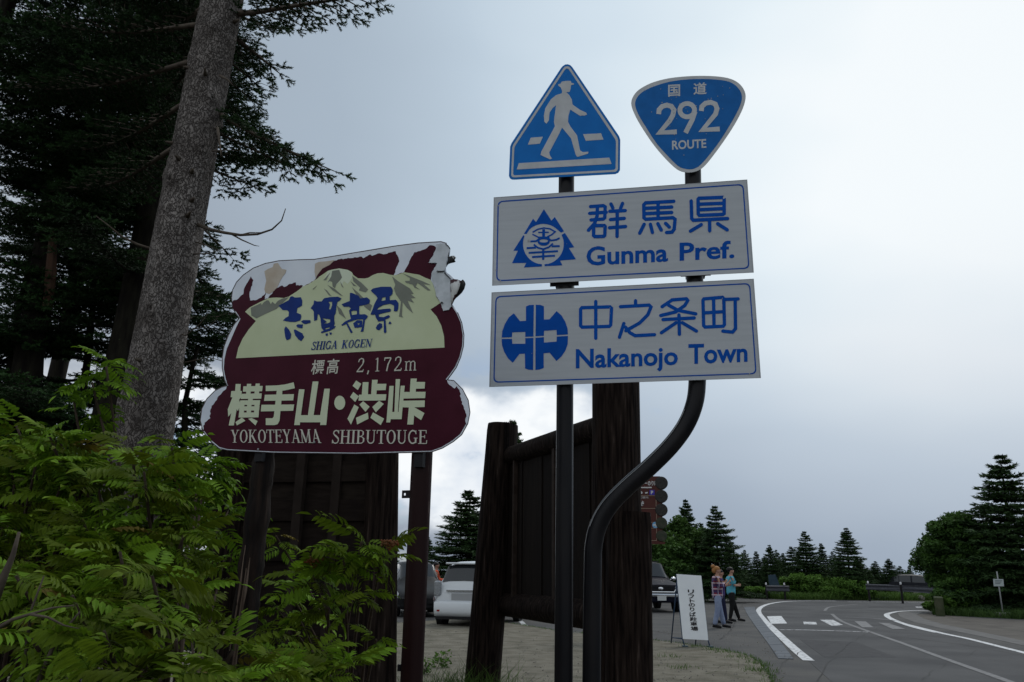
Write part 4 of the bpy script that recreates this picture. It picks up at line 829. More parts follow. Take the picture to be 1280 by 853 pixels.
# ================================================================== BROWN CAR PARK SIGN beyond the log
P5 = Plane(812, 640, 19.0, 4); f5 = crop(785, 585, 8.12); c5 = P5.hit(795, 700); ORG5 = (c5.x, c5.y, 0)
s5 = thing('guide_sign', 'brown guide sign with stacked log ends down its edge standing beyond the tall log post', 'sign', ORG5)
M_brown = mat('brown_sign_paint', (.075, .022, .018), .55, c2=(.085, .027, .021), scale=6)
m = MB(); m.prism([[P5.hit(*f5(q)) for q in [(-160, 95), (-150, 86), (325, 86), (350, 100), (350, 750), (380, 752), (375, 775), (-160, 775)]]], -P5.n * .06); bd5 = fixn(m.build('panel', M_brown, s5, ORG5))
M_le = mat('weathered_log_end', (.028, .026, .026), .8, c2=(.05, .048, .045), scale=9, stretch=(4, 4, 4))
M_le2 = mat('mossy_log_end', (.06, .06, .045), .85, c2=(.035, .045, .03), scale=12)
for i, (y, r) in enumerate(((155, 66), (290, 66), (428, 64), (562, 60), (692, 56))):
    c = P5.hit(*f5((338, y)), -.02); rr_ = (P5.hit(*f5((338 + r, y))) - P5.hit(*f5((338, y)))).length; m = MB(); m.tube([c - P5.n * .12, c + P5.n * .03, c + P5.n * .045], [rr_, rr_, rr_ * .9], 20); fixn(m.build('log_end', M_le if i < 3 else M_le2, s5, ORG5, smooth=True), 40)
pr = Print(P5, .008, .004); M_wl = mat('white_lettering_far', (.6, .6, .6), .6)
put_text(pr, '横手山スカイレーターのりば', quadpx(f5, (-140, 182), (300, 182), (300, 130), (-140, 130)), .03)
pr.build('lettering', M_wl, bd5, ORG5); pr = Print(P5, .008, .004)
for q in ([(110, 206), (240, 206), (240, 194), (110, 194)], [(100, 308), (205, 308), (205, 292), (100, 292)][0:0]):
    if q: pr.poly(q, f=f5)
pr.build('lettering', M_wl, bd5, ORG5); pr = Print(P5, .008, .004)
put_text(pr, '登山口案内', quadpx(f5, (60, 312), (205, 312), (205, 290), (60, 290)), .0)
pr.build('lettering', M_wl, bd5, ORG5); pr = Print(P5, .008, .004)
put_text(pr, '渋峠', quadpx(f5, (60, 390), (162, 390), (162, 335), (60, 335)), .02)
pr.build('lettering', M_wl, bd5, ORG5); pr = Print(P5, .008, .004)
put_text(pr, '駐車場', quadpx(f5, (130, 500), (232, 500), (232, 470), (130, 470)), .02)
pr.build('lettering', M_wl, bd5, ORG5); pr = Print(P5, .008, .004)
for q in ([(118, 240), (140, 238), (150, 256), (132, 268), (116, 262)], [(172, 250), (200, 244), (202, 258), (176, 262)]): pr.poly(q, f=f5)
pr.build('lettering', M_wl, bd5, ORG5)
pr = Print(P5, .008, .004); L_ = lambda a, b: pr.stroke([a, b], 4, f=f5, round_=False)
for a, b in (((100, 283), (285, 283)), ((285, 283), (285, 400)), ((60, 412), (290, 412)), ((290, 412), (290, 545)), ((60, 553), (335, 553)), ((60, 612), (290, 612)), ((290, 612), (290, 738)), ((60, 738), (290, 738))): L_(a, b)
pr.build('panel_line', mat('cream_line', (.35, .27, .2), .6), bd5, ORG5)
pr = Print(P5, .009, .004); pr.poly([(218, 225), (270, 225), (270, 275), (218, 275)], f=f5); pr.build('parking_symbol', mat('parking_purple', (.05, .04, .35), .5), bd5, ORG5)
pr = Print(P5, .013, .003); put_text(pr, 'P', quadpx(f5, (232, 268), (256, 268), (256, 232), (232, 232)), .03); pr.build('letter', M_wl, bd5, ORG5)
pr = Print(P5, .009, .004); pr.poly([(278 + 32 * math.cos(2 * PI * i / 20), 580 + 32 * math.sin(2 * PI * i / 20)) for i in range(20)], f=f5); pr.build('arrow_disc', mat('pale_blue_disc', (.16, .38, .62), .5), bd5, ORG5)
pr = Print(P5, .013, .003); pr.poly([(255, 572), (280, 572), (280, 556), (305, 580), (280, 604), (280, 588), (255, 588)], f=f5); pr.build('arrow', M_wl, bd5, ORG5)
for px in (768, 803):
    c = P5.hit(px, 660, -.1); log('log_post', (c.x, c.y, -.1), (c.x, c.y, 3.4), .11, .10, s5, ORG5, seed=px, n=14)

# ================================================================== FREE-STANDING WHITE SIGN
Y6 = 17.6
tl, tr, br, bl = at(845.8, 717.8, Y6 - .05), at(876.5, 719.8, Y6 - .05), at(885.5, 800.5, Y6 - .30), at(853.7, 798.8, Y6 - .30)
c6 = (bl + br) / 2; ORG6 = (c6.x, c6.y, 0); s6 = thing('standing_sign', 'white free-standing lift car park sign on blue tube legs', 'standing sign', ORG6)
nn = (tr - tl).cross(tl - bl).normalized(); nn = nn if nn.y < 0 else -nn
m = MB(); m.prism([[tl, tr, br, bl]], -nn * .02); pn = fixn(m.build('panel', mat('white_board_paint', (.84, .87, .88), .5, c2=(.78, .81, .83), scale=3), s6, ORG6))
class FreePlane:
    def __init__(s, tl, tr, bl): s.n = nn; s.tl = tl
    def hit(s, px, py, off=0.0):
        d = ray(px, py); o = s.tl + s.n * off; return C0 + d * ((o - C0).dot(s.n) / d.dot(s.n))
P6 = FreePlane(tl, tr, bl); pr = Print(P6, .006, .004); f6 = crop(830, 700, 7.757)
def row(y0, y1, x0, x1, ch, b=.03, tiltx=0): put_text(pr, ch, quadpx(f6, (x0 + 2, y1), (x1 + 2, y1 + 1), (x1, y0 + 1), (x0, y0)), b)
for ch, x0, y0, x1, y1 in (('リ', 230, 288, 290, 330), ('フ', 234, 336, 292, 375), ('ト', 248, 380, 296, 415), ('の', 238, 420, 300, 455), ('り', 250, 460, 294, 500), ('ば', 247, 505, 308, 550), ('駐', 250, 555, 318, 598), ('車', 254, 602, 322, 640), ('場', 258, 645, 330, 688)):
    row(y0, y1, x0, x1, ch, .022)
pr.build('lettering', mat('black_print', (.012, .010, .012), .6), pn, ORG6)
M_bt = mat('blue_tube_paint', (.02, .045, .085), .5)
def leg(pts, name='leg', r=.013): m = MB(); m.tube(pts, r, 8); return m.build(name, M_bt, s6, ORG6, smooth=True)
ba = nn * -.03
leg([tl + ba, bl + ba, Vector((bl.x + .03, bl.y - .03, 0))]); leg([tr + ba, br + ba, Vector((br.x + .03, br.y - .03, 0))])
bk1 = at(838.5, 801, Y6 + .5); bk1.z = 0.0; bk2 = bk1 + (br - bl)
leg([tl.lerp(bl, .1) + ba, bk1]); leg([tr.lerp(br, .1) + ba, bk2]); leg([bk1 + Vector((0.01, 0, .14)), bk2 + Vector((0, 0, .14))], 'cross_bar', .01); leg([bk1.lerp(tl, .1), bl + ba], 'cross_bar', .008)
for p in (bl, br): m = MB(); m.box((p.x + .03, p.y - .03, .03), (.10, .16, .05)); m.build('foot_weight', mat('blue_grey_weight', (.05, .08, .10), .7), s6, ORG6)

# ================================================================== GUARD RAILS
M_gr = mat('galvanised_rail', (.060, .062, .075), .6, c2=(.085, .088, .10), scale=5, stretch=(1, 1, 4))
M_grp = mat('rail_post_brown', (.018, .016, .016), .7); M_refl = mat('white_reflector', (.75, .75, .76), .4)
def guard(path, label, posts, zc=.62):
    P = [Vector((p[0], p[1], 0)) for p in path]; o0 = P[0].lerp(P[-1], .5); org = (o0.x, o0.y, 0); root = thing('guard_rail', label, 'guard rail', org)
    m = MB(); prof = [(.0, -.165), (.05, -.13), (.05, -.08), (0, -.03), (0, .03), (.05, .08), (.05, .13), (.0, .165)]; vs = []; k = len(prof)
    for i, p in enumerate(P):
        d = (P[min(i + 1, len(P) - 1)] - P[max(0, i - 1)]).normalized(); n = Vector((d.y, -d.x, 0)); n = n if n.y < 0 else -n
        vs += [p + n * (a + .06) + Vector((0, 0, zc + b)) for a, b in prof]
    m.add(vs, [(i * k + j, (i + 1) * k + j, (i + 1) * k + j + 1, i * k + j + 1) for i in range(len(P) - 1) for j in range(k - 1)]); b = m.build('rail_beam', M_gr, root, org); md = b.modifiers.new('thick', 'SOLIDIFY'); md.thickness = .006
    for t in posts:
        p = lerp_path(P, t); m = MB(); m.tube([p + Vector((0, 0, -.05)), p + Vector((0, 0, zc + .2))], .06, 12); m.build('post', M_grp, root, org)
        m = MB(); m.tube([p + Vector((0, 0, zc + .2)), p + Vector((0, 0, zc + .30))], .05, 10); m.ell(p + Vector((0, 0, zc + .30)), (.05, .05, .03), 10, 5); m.build('reflector_cap', M_refl, root, org)
    return root
def gp(px, py, Y): p = at(px, py, Y); return (p.x, p.y)
guard([gp(957, 735, 49), gp(971, 735, 49.0), gp(986, 735, 49)], 'short guard rail end facing the bend in front of the blue covered board', (.03, .82))
guard([gp(1084, 735, 48.5), gp(1110, 735, 47), gp(1140, 735, 44), gp(1180, 735, 39.5)], 'long guard rail between the bushes and the broad dark tree', (.02, .52, .95), .79)
m = MB(); a = at(961, 720, 50.5); org = (a.x, a.y, 0); cov = thing('covered_board', 'slanted blue grey board on a frame behind the short guard rail', 'board', (at(968, 735, 50.5).x, 50.5, 0)); org = tuple(cov.location)
q = [at(960.5, 719, 50.5), at(969.5, 718.5, 50.5), at(975.5, 734, 50.5), at(962, 735, 50.5)]; m.prism([q], (0, .08, 0)); fixn(m.build('panel', mat('blue_grey_sheet', (.03, .055, .085), .6, c2=(.045, .075, .10), scale=4), cov, org))
for x in (963, 973): p = at(x, 735, 50.6); m = MB(); m.tube([(p.x, 50.62, -.03), (p.x, 50.62, 1.1)], .03, 6); m.build('leg', M_grp, cov, org)
m = MB(); q = [at(962.5, 741, 50.45), at(976.5, 741, 50.45), at(976.5, 746, 50.45), at(962.5, 746, 50.45)]; m.prism([q], (0, .05, 0)); fixn(m.build('lower_panel', mat('grey_sheet', (.10, .11, .12), .6), cov, org))

# ================================================================== CONCRETE BLOCK, POLE, SMALL SIGN, STONES
def rock(name, c, r, seed, mt): 
    r_ = random.Random(seed); m = MB(); m.ell(c, r, 10, 7); m.v = [tuple(Vector(c) + (Vector(v) - Vector(c)) * r_.uniform(.8, 1.12)) for v in m.v]; return m.build(name, mt)
M_cb = mat('mossy_concrete', (.07, .075, .045), .9, c2=(.035, .05, .02), scale=3, bump=.008, bscale=12)
a = gnd(1170.5, 770.5); dd = Vector((a.x, a.y, 0)).normalized(); m = MB(); m.box((a.x + .16 + dd.x * 1.5, a.y + dd.y * 1.5, .33), (.32, 3.0, .70), rz=-math.atan2(dd.x, dd.y)); o = m.build('concrete_wall', M_cb, None); o.location = (0, 0, 0)
bv = o.modifiers.new('edge', 'BEVEL'); bv.width = .02; tag(o, 'low mossy concrete wall end at the foot of the broad dark tree', 'wall')
M_st = mat('pale_stone', (.22, .21, .18), .9, c2=(.14, .13, .11), scale=6)
for i, (px, py, r) in enumerate(((1139.5, 747, .26), (1146, 746, .34), (1151.5, 748, .24))):
    p = gnd(px, py + 2.6, -.02); o = rock('stone', (0, 0, 0), (r, r * .8, r * .7), i, M_st); o.location = (p.x, p.y, r * .5)
    tag(o, ('left small stone under the long guard rail', 'tallest pale stone under the long guard rail', 'right flat stone under the long guard rail')[i], 'stone', 'stones under the guard rail')
P7 = gnd(1254.5, 772.5); sg = thing('small_sign', 'small leaning white notice on a thin pole in a concrete foot', 'sign', tuple(P7)); o7 = tuple(P7)
m = MB(); m.box((P7.x, P7.y, .09), (.52, .40, .20)); fo = m.build('foot', mat('pale_footing', (.22, .22, .20), .9, c2=(.15, .15, .13), scale=6), sg, o7); bv = fo.modifiers.new('edge', 'BEVEL'); bv.width = .03
m = MB(); pt = at(1246, 714.5, P7.y - .02); m.tube([(P7.x, P7.y, .1), pt], .025, 8); m.build('pole', mat('pale_pole', (.28, .29, .29), .5), sg, o7, smooth=True)
m = MB(); q = [at(x, y, P7.y - .06) for x, y in ((1241.6, 723.8), (1254.2, 724.2), (1255, 733.2), (1242.6, 733))]; m.prism([q], (0, .02, 0)); pn7 = fixn(m.build('plate', mat('pale_notice', (.42, .47, .47), .6), sg, o7))
m = MB()
for k in range(3): a = q[0].lerp(q[3], .22 + .2 * k); b = q[1].lerp(q[2], .22 + .2 * k); m.bar(a.lerp(b, .15) - Vector((0, .004, 0)), a.lerp(b, .85 - .1 * k) - Vector((0, .004, 0)), .025, .004, (0, -1, 0))
m.build('printed_line', mat('grey_print', (.16, .18, .19), .7), pn7, o7)
pp = at(1178, 745, 37.5); m = MB(); tp_ = at(1177.5, 699, 37.5); m.tube([(pp.x, pp.y, -.03), tp_], .028, 8); o = m.build('snow_pole', mat('white_pole', (.45, .46, .45), .5), None, None, smooth=True); o.location = (0, 0, 0); tag(o, 'thin white pole beside the end of the long guard rail', 'pole')

# loose grit on the apron and the forecourt edges
rq = np.random.default_rng(44); n = 2400; px = rq.uniform(380, 985, n); py = 853 - 75 * rq.random(n) ** 1.2 + (px > 815) * (px - 815) * .12; py = np.clip(py, 790, 900); T = []
for x, y in zip(px, py):
    p = gnd(x, y, .036); s_ = .006 + .018 * rq.random() ** 3; a = rq.uniform(0, 6.28); q = [Vector((p.x + math.cos(a + k * 2.09) * s_, p.y + math.sin(a + k * 2.09) * s_, .034)) for k in range(3)]; t_ = Vector((p.x + rq.uniform(-.3, .3) * s_, p.y, .036 + s_ * .8))
    for k in range(3): T.append([tuple(q[k]), tuple(q[(k + 1) % 3]), tuple(t_)])
tag(tri_mesh('grit', np.array(T), M_st, None, None), 'pale loose grit scattered over the old concrete apron', 'grit', kind='stuff')
# ================================================================== CARS
M_tyre = mat('tyre_rubber', (.012, .012, .012), .85); M_rim = mat('alloy_rim', (.35, .36, .37), .35, metal=.8); M_gl = glass('car_glass', (.018, .022, .026)); M_chrome = mat('chrome', (.75, .76, .78), .12, metal=1.0)
M_plate = mat('number_plate', (.55, .57, .56), .5); M_red = mat('red_lamp', (.30, .012, .010), .25, coat=.5); M_clear = mat('clear_lamp', (.40, .42, .44), .15, c2=(.22, .23, .25), scale=30, coat=.8, metal=.3); M_blackp = mat('black_plastic', (.012, .012, .013), .6)
class Loft:
    """half profiles along the length; every row = (y, [(x,z)*n]) with nose at -y"""
    def __init__(s, rows): s.r = rows; s.n = len(rows[0][1])
    def at(s, u, t, off=0.0, side=1):
        def pt(u, t):
            i = min(int(u), len(s.r) - 2); f = u - i; j = min(int(t), s.n - 2); g_ = t - j
            def p(i, j): return Vector((s.r[i][1][j][0], s.r[i][0], s.r[i][1][j][1]))
            return p(i, j).lerp(p(i + 1, j), f).lerp(p(i, j + 1).lerp(p(i + 1, j + 1), f), g_)
        p = pt(u, t)
        if off:
            e = .02; du = pt(min(u + e, len(s.r) - 1.001), t) - pt(max(u - e, 0), t); dt = pt(u, min(t + e, s.n - 1.001)) - pt(u, max(t - e, 0)); n = du.cross(dt)
            n = n.normalized() if n.length > 1e-9 else Vector((1, 0, 0))
            ctr = Vector((0, p.y, .8))
            if n.dot(p - ctr) < 0: n = -n
            p = p + n * off
        return Vector((p.x * side, p.y, p.z))
    def body(s):
        m = MB(); nr = len(s.r); vs = []
        for sd in (1, -1):
            for y, pr_ in s.r: vs += [(x * sd, y, z) for x, z in pr_]
        fs = []; K = nr * s.n
        for sd in (0, 1):
            for i in range(nr - 1):
                for j in range(s.n - 1): fs.append((sd * K + i * s.n + j, sd * K + (i + 1) * s.n + j, sd * K + (i + 1) * s.n + j + 1, sd * K + i * s.n + j + 1))
        for i in (0, nr - 1):
            fs.append(tuple([i * s.n + j for j in range(s.n)] + [K + i * s.n + j for j in range(s.n - 1, -1, -1)]))
        m.add(vs, fs); return m
    def patch(s, u0, u1, t0, t1, off, sides=(1, -1), nu=4, nt_=3):
        m = MB()
        for sd in sides:
            g_ = [s.at(u0 + (u1 - u0) * i / nu, t0 + (t1 - t0) * j / nt_, off, sd) for i in range(nu + 1) for j in range(nt_ + 1)]
            m.add(g_, [(i * (nt_ + 1) + j, (i + 1) * (nt_ + 1) + j, (i + 1) * (nt_ + 1) + j + 1, i * (nt_ + 1) + j + 1) for i in range(nu) for j in range(nt_)])
        return m
def make_car(label, cat, loc, rz, paint, W_=1.70, H=1.5, Ln=4.3, kind='hatch', group='cars parked on the tarmac'):
    root = thing('parked_car' if kind != 'suv' else 'parked_off_roader', label, cat, loc, rz, group); w = W_ / 2; b = .62 * H if kind != 'suv' else .60 * H; lo = .20 if kind != 'suv' else .42
    def prof(y, wd, belt, roof, rw, bot=lo): return (y, [(0, bot), (w * wd * .80, bot), (w * wd * .96, bot + .08), (w * wd, bot + .28), (w * wd * .99, (bot + .28 + belt) / 2), (w * wd * .955, belt), (w * rw, belt + (roof - belt) * .62) if roof > belt + .12 else (w * wd * .9, belt + (roof - belt) * .6), (w * rw * .9, roof - .03) if roof > belt + .12 else (w * wd * .7, roof - .005), (w * rw * .62, roof), (0, roof + .012)])
    h = Ln / 2
    if kind == 'suv':
        rows = [prof(-h, .86, .80, .86, .8, .55), prof(-h + .06, .94, .92, 1.0, .8, .45), prof(-h + .35, .99, .99, 1.07, .8), prof(-h + 1.25, 1.0, 1.06, 1.16, .82), prof(-h + 1.45, 1.0, 1.07, 1.22, .80), prof(-h + 2.05, 1.0, 1.08, H - .04, .74), prof(-h + 2.4, 1.0, 1.08, H, .75), prof(-h + 3.6, 1.0, 1.09, H, .75), prof(h - .55, 1.0, 1.10, H - .03, .74), prof(h - .12, .98, 1.10, H - .30, .76), prof(h, .92, 1.0, 1.05, .8, .5)]
        ws = (3.6, 5.0); ra_ = .37
    else:
        rows = [prof(-h, .80, .52, .58, .8, .28), prof(-h + .07, .90, .64, .70, .8, .22), prof(-h + .35, .97, .76, .84, .8), prof(-h + .95, 1.0, .87, .97, .80), prof(-h + 1.15, 1.0, .90, 1.03, .78), prof(-h + 1.85, 1.0, .93, H - .06, .70), prof(-h + 2.3, 1.0, .94, H, .72), prof(-h + 3.3, 1.0, .97, H, .71), prof(h - .42, .985, 1.0, H - .05, .67), prof(h - .14, .96, 1.0, 1.14, .78), prof(h - .03, .93, .82, .90, .86, .26), prof(h, .89, .60, .68, .86, .30)]
        ws = (3.6, 5.0); ra_ = .31
    lf = Loft(rows); o = fixn(lf.body().build('body', paint, root, smooth=True), 38); nr = len(rows) - 1
    if kind != 'suv': o.modifiers.new('soft', 'SUBSURF').render_levels = 1
    og = .012 if kind == 'suv' else .004
    lf.patch(4.15, 5.0, 7.6, 9.0, og + .006).build('windscreen', M_gl, root) if False else None
    fr = fixn(lf.patch(4.12, 4.97, 5.5, 9.0, og, nt_=8).build('windscreen', M_gl, root, smooth=True))
    rear_u = (8.12, 8.94) if kind != 'suv' else (8.1, 8.95)
    fixn(lf.patch(rear_u[0], rear_u[1], 6.6 if kind != 'suv' else 6.5, 9.0, og + .004, nt_=8).build('rear_window', M_gl, root, smooth=True))
    for u0, u1 in ((5.05, 6.35), (6.45, 7.3), (7.4, 8.0)): fixn(lf.patch(u0, u1, 5.15, 6.75, og, nt_=3).build('side_window', M_gl, root))
    for sx in (-1, 1):
        for y in (-h + .80, h - .78):
            wx = (w - .10) * sx; m = MB(); m.tube([(wx - .11, y, ra_), (wx - .10, y, ra_), (wx + .10, y, ra_), (wx + .115, y, ra_)], [ra_ * .9, ra_, ra_, ra_ * .9], 24); ty = fixn(m.build('wheel', M_tyre, root, smooth=True), 40)
            m = MB(); m.tube([(wx + sx * .09, y, ra_), (wx + sx * .122, y, ra_)], [ra_ * .66, ra_ * .60], 20); [m.box((wx + sx * .124, y + math.cos(a) * ra_ * .33, ra_ + math.sin(a) * ra_ * .33), (.02, .05, ra_ * .5), m=Matrix.Rotation(PI / 2 - a, 3, 'X')) for a in [2 * PI * k / 5 for k in range(5)]]; m.build('rim', M_rim, ty)
            m = MB(); m.tube([((w - .16) * sx, y, ra_), ((w + .004) * sx, y, ra_)], ra_ * 1.14, 26); m.build('wheel_arch', M_blackp, root)
        m = MB(); m.ell((sx * (w + .10), -h + 1.42 if kind != 'suv' else -h + 1.75, 1.02 if kind != 'suv' else 1.22), (.11, .07, .075), 12, 8); m.bar((sx * (w - .06), -h + 1.42 if kind != 'suv' else -h + 1.75, .98 if kind != 'suv' else 1.18), (sx * (w + .06), -h + 1.42 if kind != 'suv' else -h + 1.75, 1.0 if kind != 'suv' else 1.2), .04, .04, (0, 0, 1)); m.build('side_mirror', M_chrome if kind == 'suv' else paint, root, smooth=True)
    m = MB(); m.box((0, h + .012 if kind != 'suv' else h + .02, .72 if kind != 'suv' else .8), (.34, .02, .17)); m.build('number_plate', M_plate, root)
    return root, lf, w, h
M_wpaint = mat('pearl_white_paint', (.66, .69, .71), .35, spec=.4, coat=.3); M_dpaint = mat('dark_blue_black_paint', (.006, .007, .016), .6, spec=.1); M_gpaint = mat('dark_grey_paint', (.016, .017, .018), .5, spec=.2); M_bpaint = mat('black_car_paint', (.008, .009, .014), .5, spec=.15)
# white hatchback, tail towards us
p = at(585, 740, 22.3)
car, lf, w, h = make_car('white hatchback parked with its tail towards us behind the left log post', 'car', (p.x + .33, 24.3, 0), R(167), M_wpaint, W_=1.72, H=1.70, Ln=4.2)
m = MB(); m.box((0, h - .42, 1.635), (1.16, .34, .05)); sp = m.build('roof_spoiler', M_wpaint, car); sp.modifiers.new('e', 'BEVEL').width = .02
for sd in (1, -1):
    t = lf.patch(9.2, 10.5, 3.75, 5.9, .018, (sd,), 3, 5).build('tail_lamp', M_clear, car, smooth=True); fixn(t)
    lf.patch(9.5, 10.4, 4.0, 4.6, .028, (sd,), 3, 3).build('red_lens', mat('smoked_red_lens', (.12, .05, .05), .25, coat=.6), t, smooth=True)
    m = MB(); m.box((sd * .70, h - .03, .98), (.20, .12, .40)); tl_ = m.build('rear_lamp', M_clear, car); tl_.modifiers.new('e', 'BEVEL').width = .04
    m = MB(); m.box((sd * .55, h + .075, .42), (.26, .02, .045)); m.build('reflector', M_red, car)
bump = MB(); sec = [(-.78, h - .05), (-.74, h + .03), (-.5, h + .07), (0, h + .085), (.5, h + .07), (.74, h + .03), (.78, h - .05)]
bump.add([(x, y, .28) for x, y in sec] + [(x * 1.02, y + .03, .40) for x, y in sec] + [(x * 1.03, y + .02, .60) for x, y in sec] + [(x * 1.01, y - .05, .68) for x, y in sec], [(r_ * 7 + i, r_ * 7 + i + 1, (r_ + 1) * 7 + i + 1, (r_ + 1) * 7 + i) for r_ in range(3) for i in range(6)])
bo = fixn(bump.build('rear_bumper', M_wpaint, car, smooth=True)); s_ = bo.modifiers.new('t', 'SOLIDIFY'); s_.thickness = .03
m = MB(); m.box((0, h + .06, .24), (1.4, .08, .07)); m.build('bumper_lip', M_blackp, car)
m = MB(); m.box((0, h - .02, .93), (.9, .06, .035)); m.build('trim_strip', M_chrome, car)
m = MB(); m.box((0, h + .016, .72), (.6, .015, .28)); m.build('plate_recess', mat('grey_plastic', (.35, .36, .37), .5), car)
m = MB(); m.bar((-.1, h - .185, 1.16), (-.5, h - .16, 1.22), .015, .01, (0, 1, .3)); m.build('rear_wiper', M_blackp, car)
# grey car beside it, nose towards us
p = at(536, 735, 27)
car2, lf2, w2, h2 = make_car('dark grey car glimpsed between the brown sign post and the white hatchback', 'car', (p.x - .62, 28.6, 0), R(14), M_gpaint, W_=1.75, H=1.72, Ln=4.4)
for sd in (1, -1): fixn(lf2.patch(1.4, 2.7, 4.0, 5.2, .012, (sd,), 3, 3).build('headlight', M_clear, car2, smooth=True))
m = MB(); m.box((0, -h2 - .02, .5), (.9, .05, .16)); m.build('grille', M_blackp, car2)
# dark off-roader facing us
p = at(823, 740, 32)
car3, lf3, w3, h3 = make_car('dark blue off-roader with chrome bumper facing us beyond the white standing sign', 'car', (p.x - .10, 34.2, 0), R(4), M_dpaint, W_=1.80, H=1.86, Ln=4.6, kind='suv')
m = MB(); m.box((0, -h3 - .02, .86), (1.05, .06, .24)); gr = m.build('grille', M_blackp, car3)
m = MB()
for z in (.80, .86, .92): m.box((0, -h3 - .055, z), (1.0, .02, .018))
m.build('grille_bar', M_bpaint, gr)
m = MB(); m.tube([(-.66, -h3 - .05, .98), (-.52, -h3 - .07, .74), (.52, -h3 - .07, .74), (.66, -h3 - .05, .98)], .032, 8); m.build('grille_surround', M_chrome, car3)
m = MB(); m.ell((0, -h3 - .075, .87), (.10, .02, .055), 14, 8); m.build('badge', M_chrome, gr)
for sd in (1, -1):
    m = MB(); m.box((sd * .72, -h3 + .04, .86), (.30, .16, .19)); hl = m.build('headlight', M_clear, car3); hl.modifiers.new('e', 'BEVEL').width = .04
m = MB(); m.box((0, -h3 - .10, .62), (1.74, .16, .12)); o = m.build('chrome_bumper', M_chrome, car3); o.modifiers.new('e', 'BEVEL').width = .03
m = MB(); m.box((0, -h3 - .04, .46), (1.70, .20, .20)); o = m.build('lower_bumper', M_dpaint, car3); o.modifiers.new('e', 'BEVEL').width = .04
m = MB(); m.box((0, -h3 - .195, .52), (.34, .015, .17)); m.build('number_plate', M_plate, car3)
for sx in (-.55, .55): m = MB(); m.bar((sx, -h3 + 2.3, 1.90), (sx, h3 - .7, 1.90), .03, .03, (0, 0, 1)); m.build('roof_rail', M_blackp, car3)
# dark car passing behind the long guard rail, nose to the right
p = at(1157, 735, 47.5)
car4, lf4, w4, h4 = make_car('dark people carrier showing its side behind the long guard rail', 'car', (at(1153, 735, 57).x, 57.0, .0), R(62), M_bpaint, W_=1.7, H=1.52, Ln=4.2)
for sd in (1, -1): fixn(lf4.patch(1.2, 2.6, 4.0, 5.2, .012, (sd,), 3, 3).build('headlight', M_clear, car4, smooth=True))

# ================================================================== PEOPLE
M_skin = mat('skin', (.42, .24, .17), .6)
def skin_obj(name, verts, edges, radii, mt, parent, root_i=0, sub=2):
    me = bpy.data.meshes.new(name); me.from_pydata(verts, edges, []); o = bpy.data.objects.new(name, me); COL.objects.link(o); o.parent = parent
    sk = o.modifiers.new('skin', 'SKIN'); sk.use_smooth_shade = True
    ly = me.skin_vertices[0] if me.skin_vertices else None
    if ly is None:
        bpy.context.view_layer.objects.active = o; o.select_set(True); bpy.ops.mesh.customdata_skin_add(); o.select_set(False); ly = me.skin_vertices[0]
    for i, r_ in enumerate(radii): ly.data[i].radius = r_ if hasattr(r_, '__len__') else (r_, r_)
    ly.data[root_i].use_root = True
    su = o.modifiers.new('sub', 'SUBSURF'); su.levels = sub; su.render_levels = sub
    dg = bpy.context.evaluated_depsgraph_get(); dg.update(); m2 = bpy.data.meshes.new_from_object(o.evaluated_get(dg)); o.modifiers.clear(); o.data = m2; bpy.data.meshes.remove(me)
    m2.materials.clear(); m2.materials.append(mt); m2.polygons.foreach_set('use_smooth', [True] * len(m2.polygons)); return o
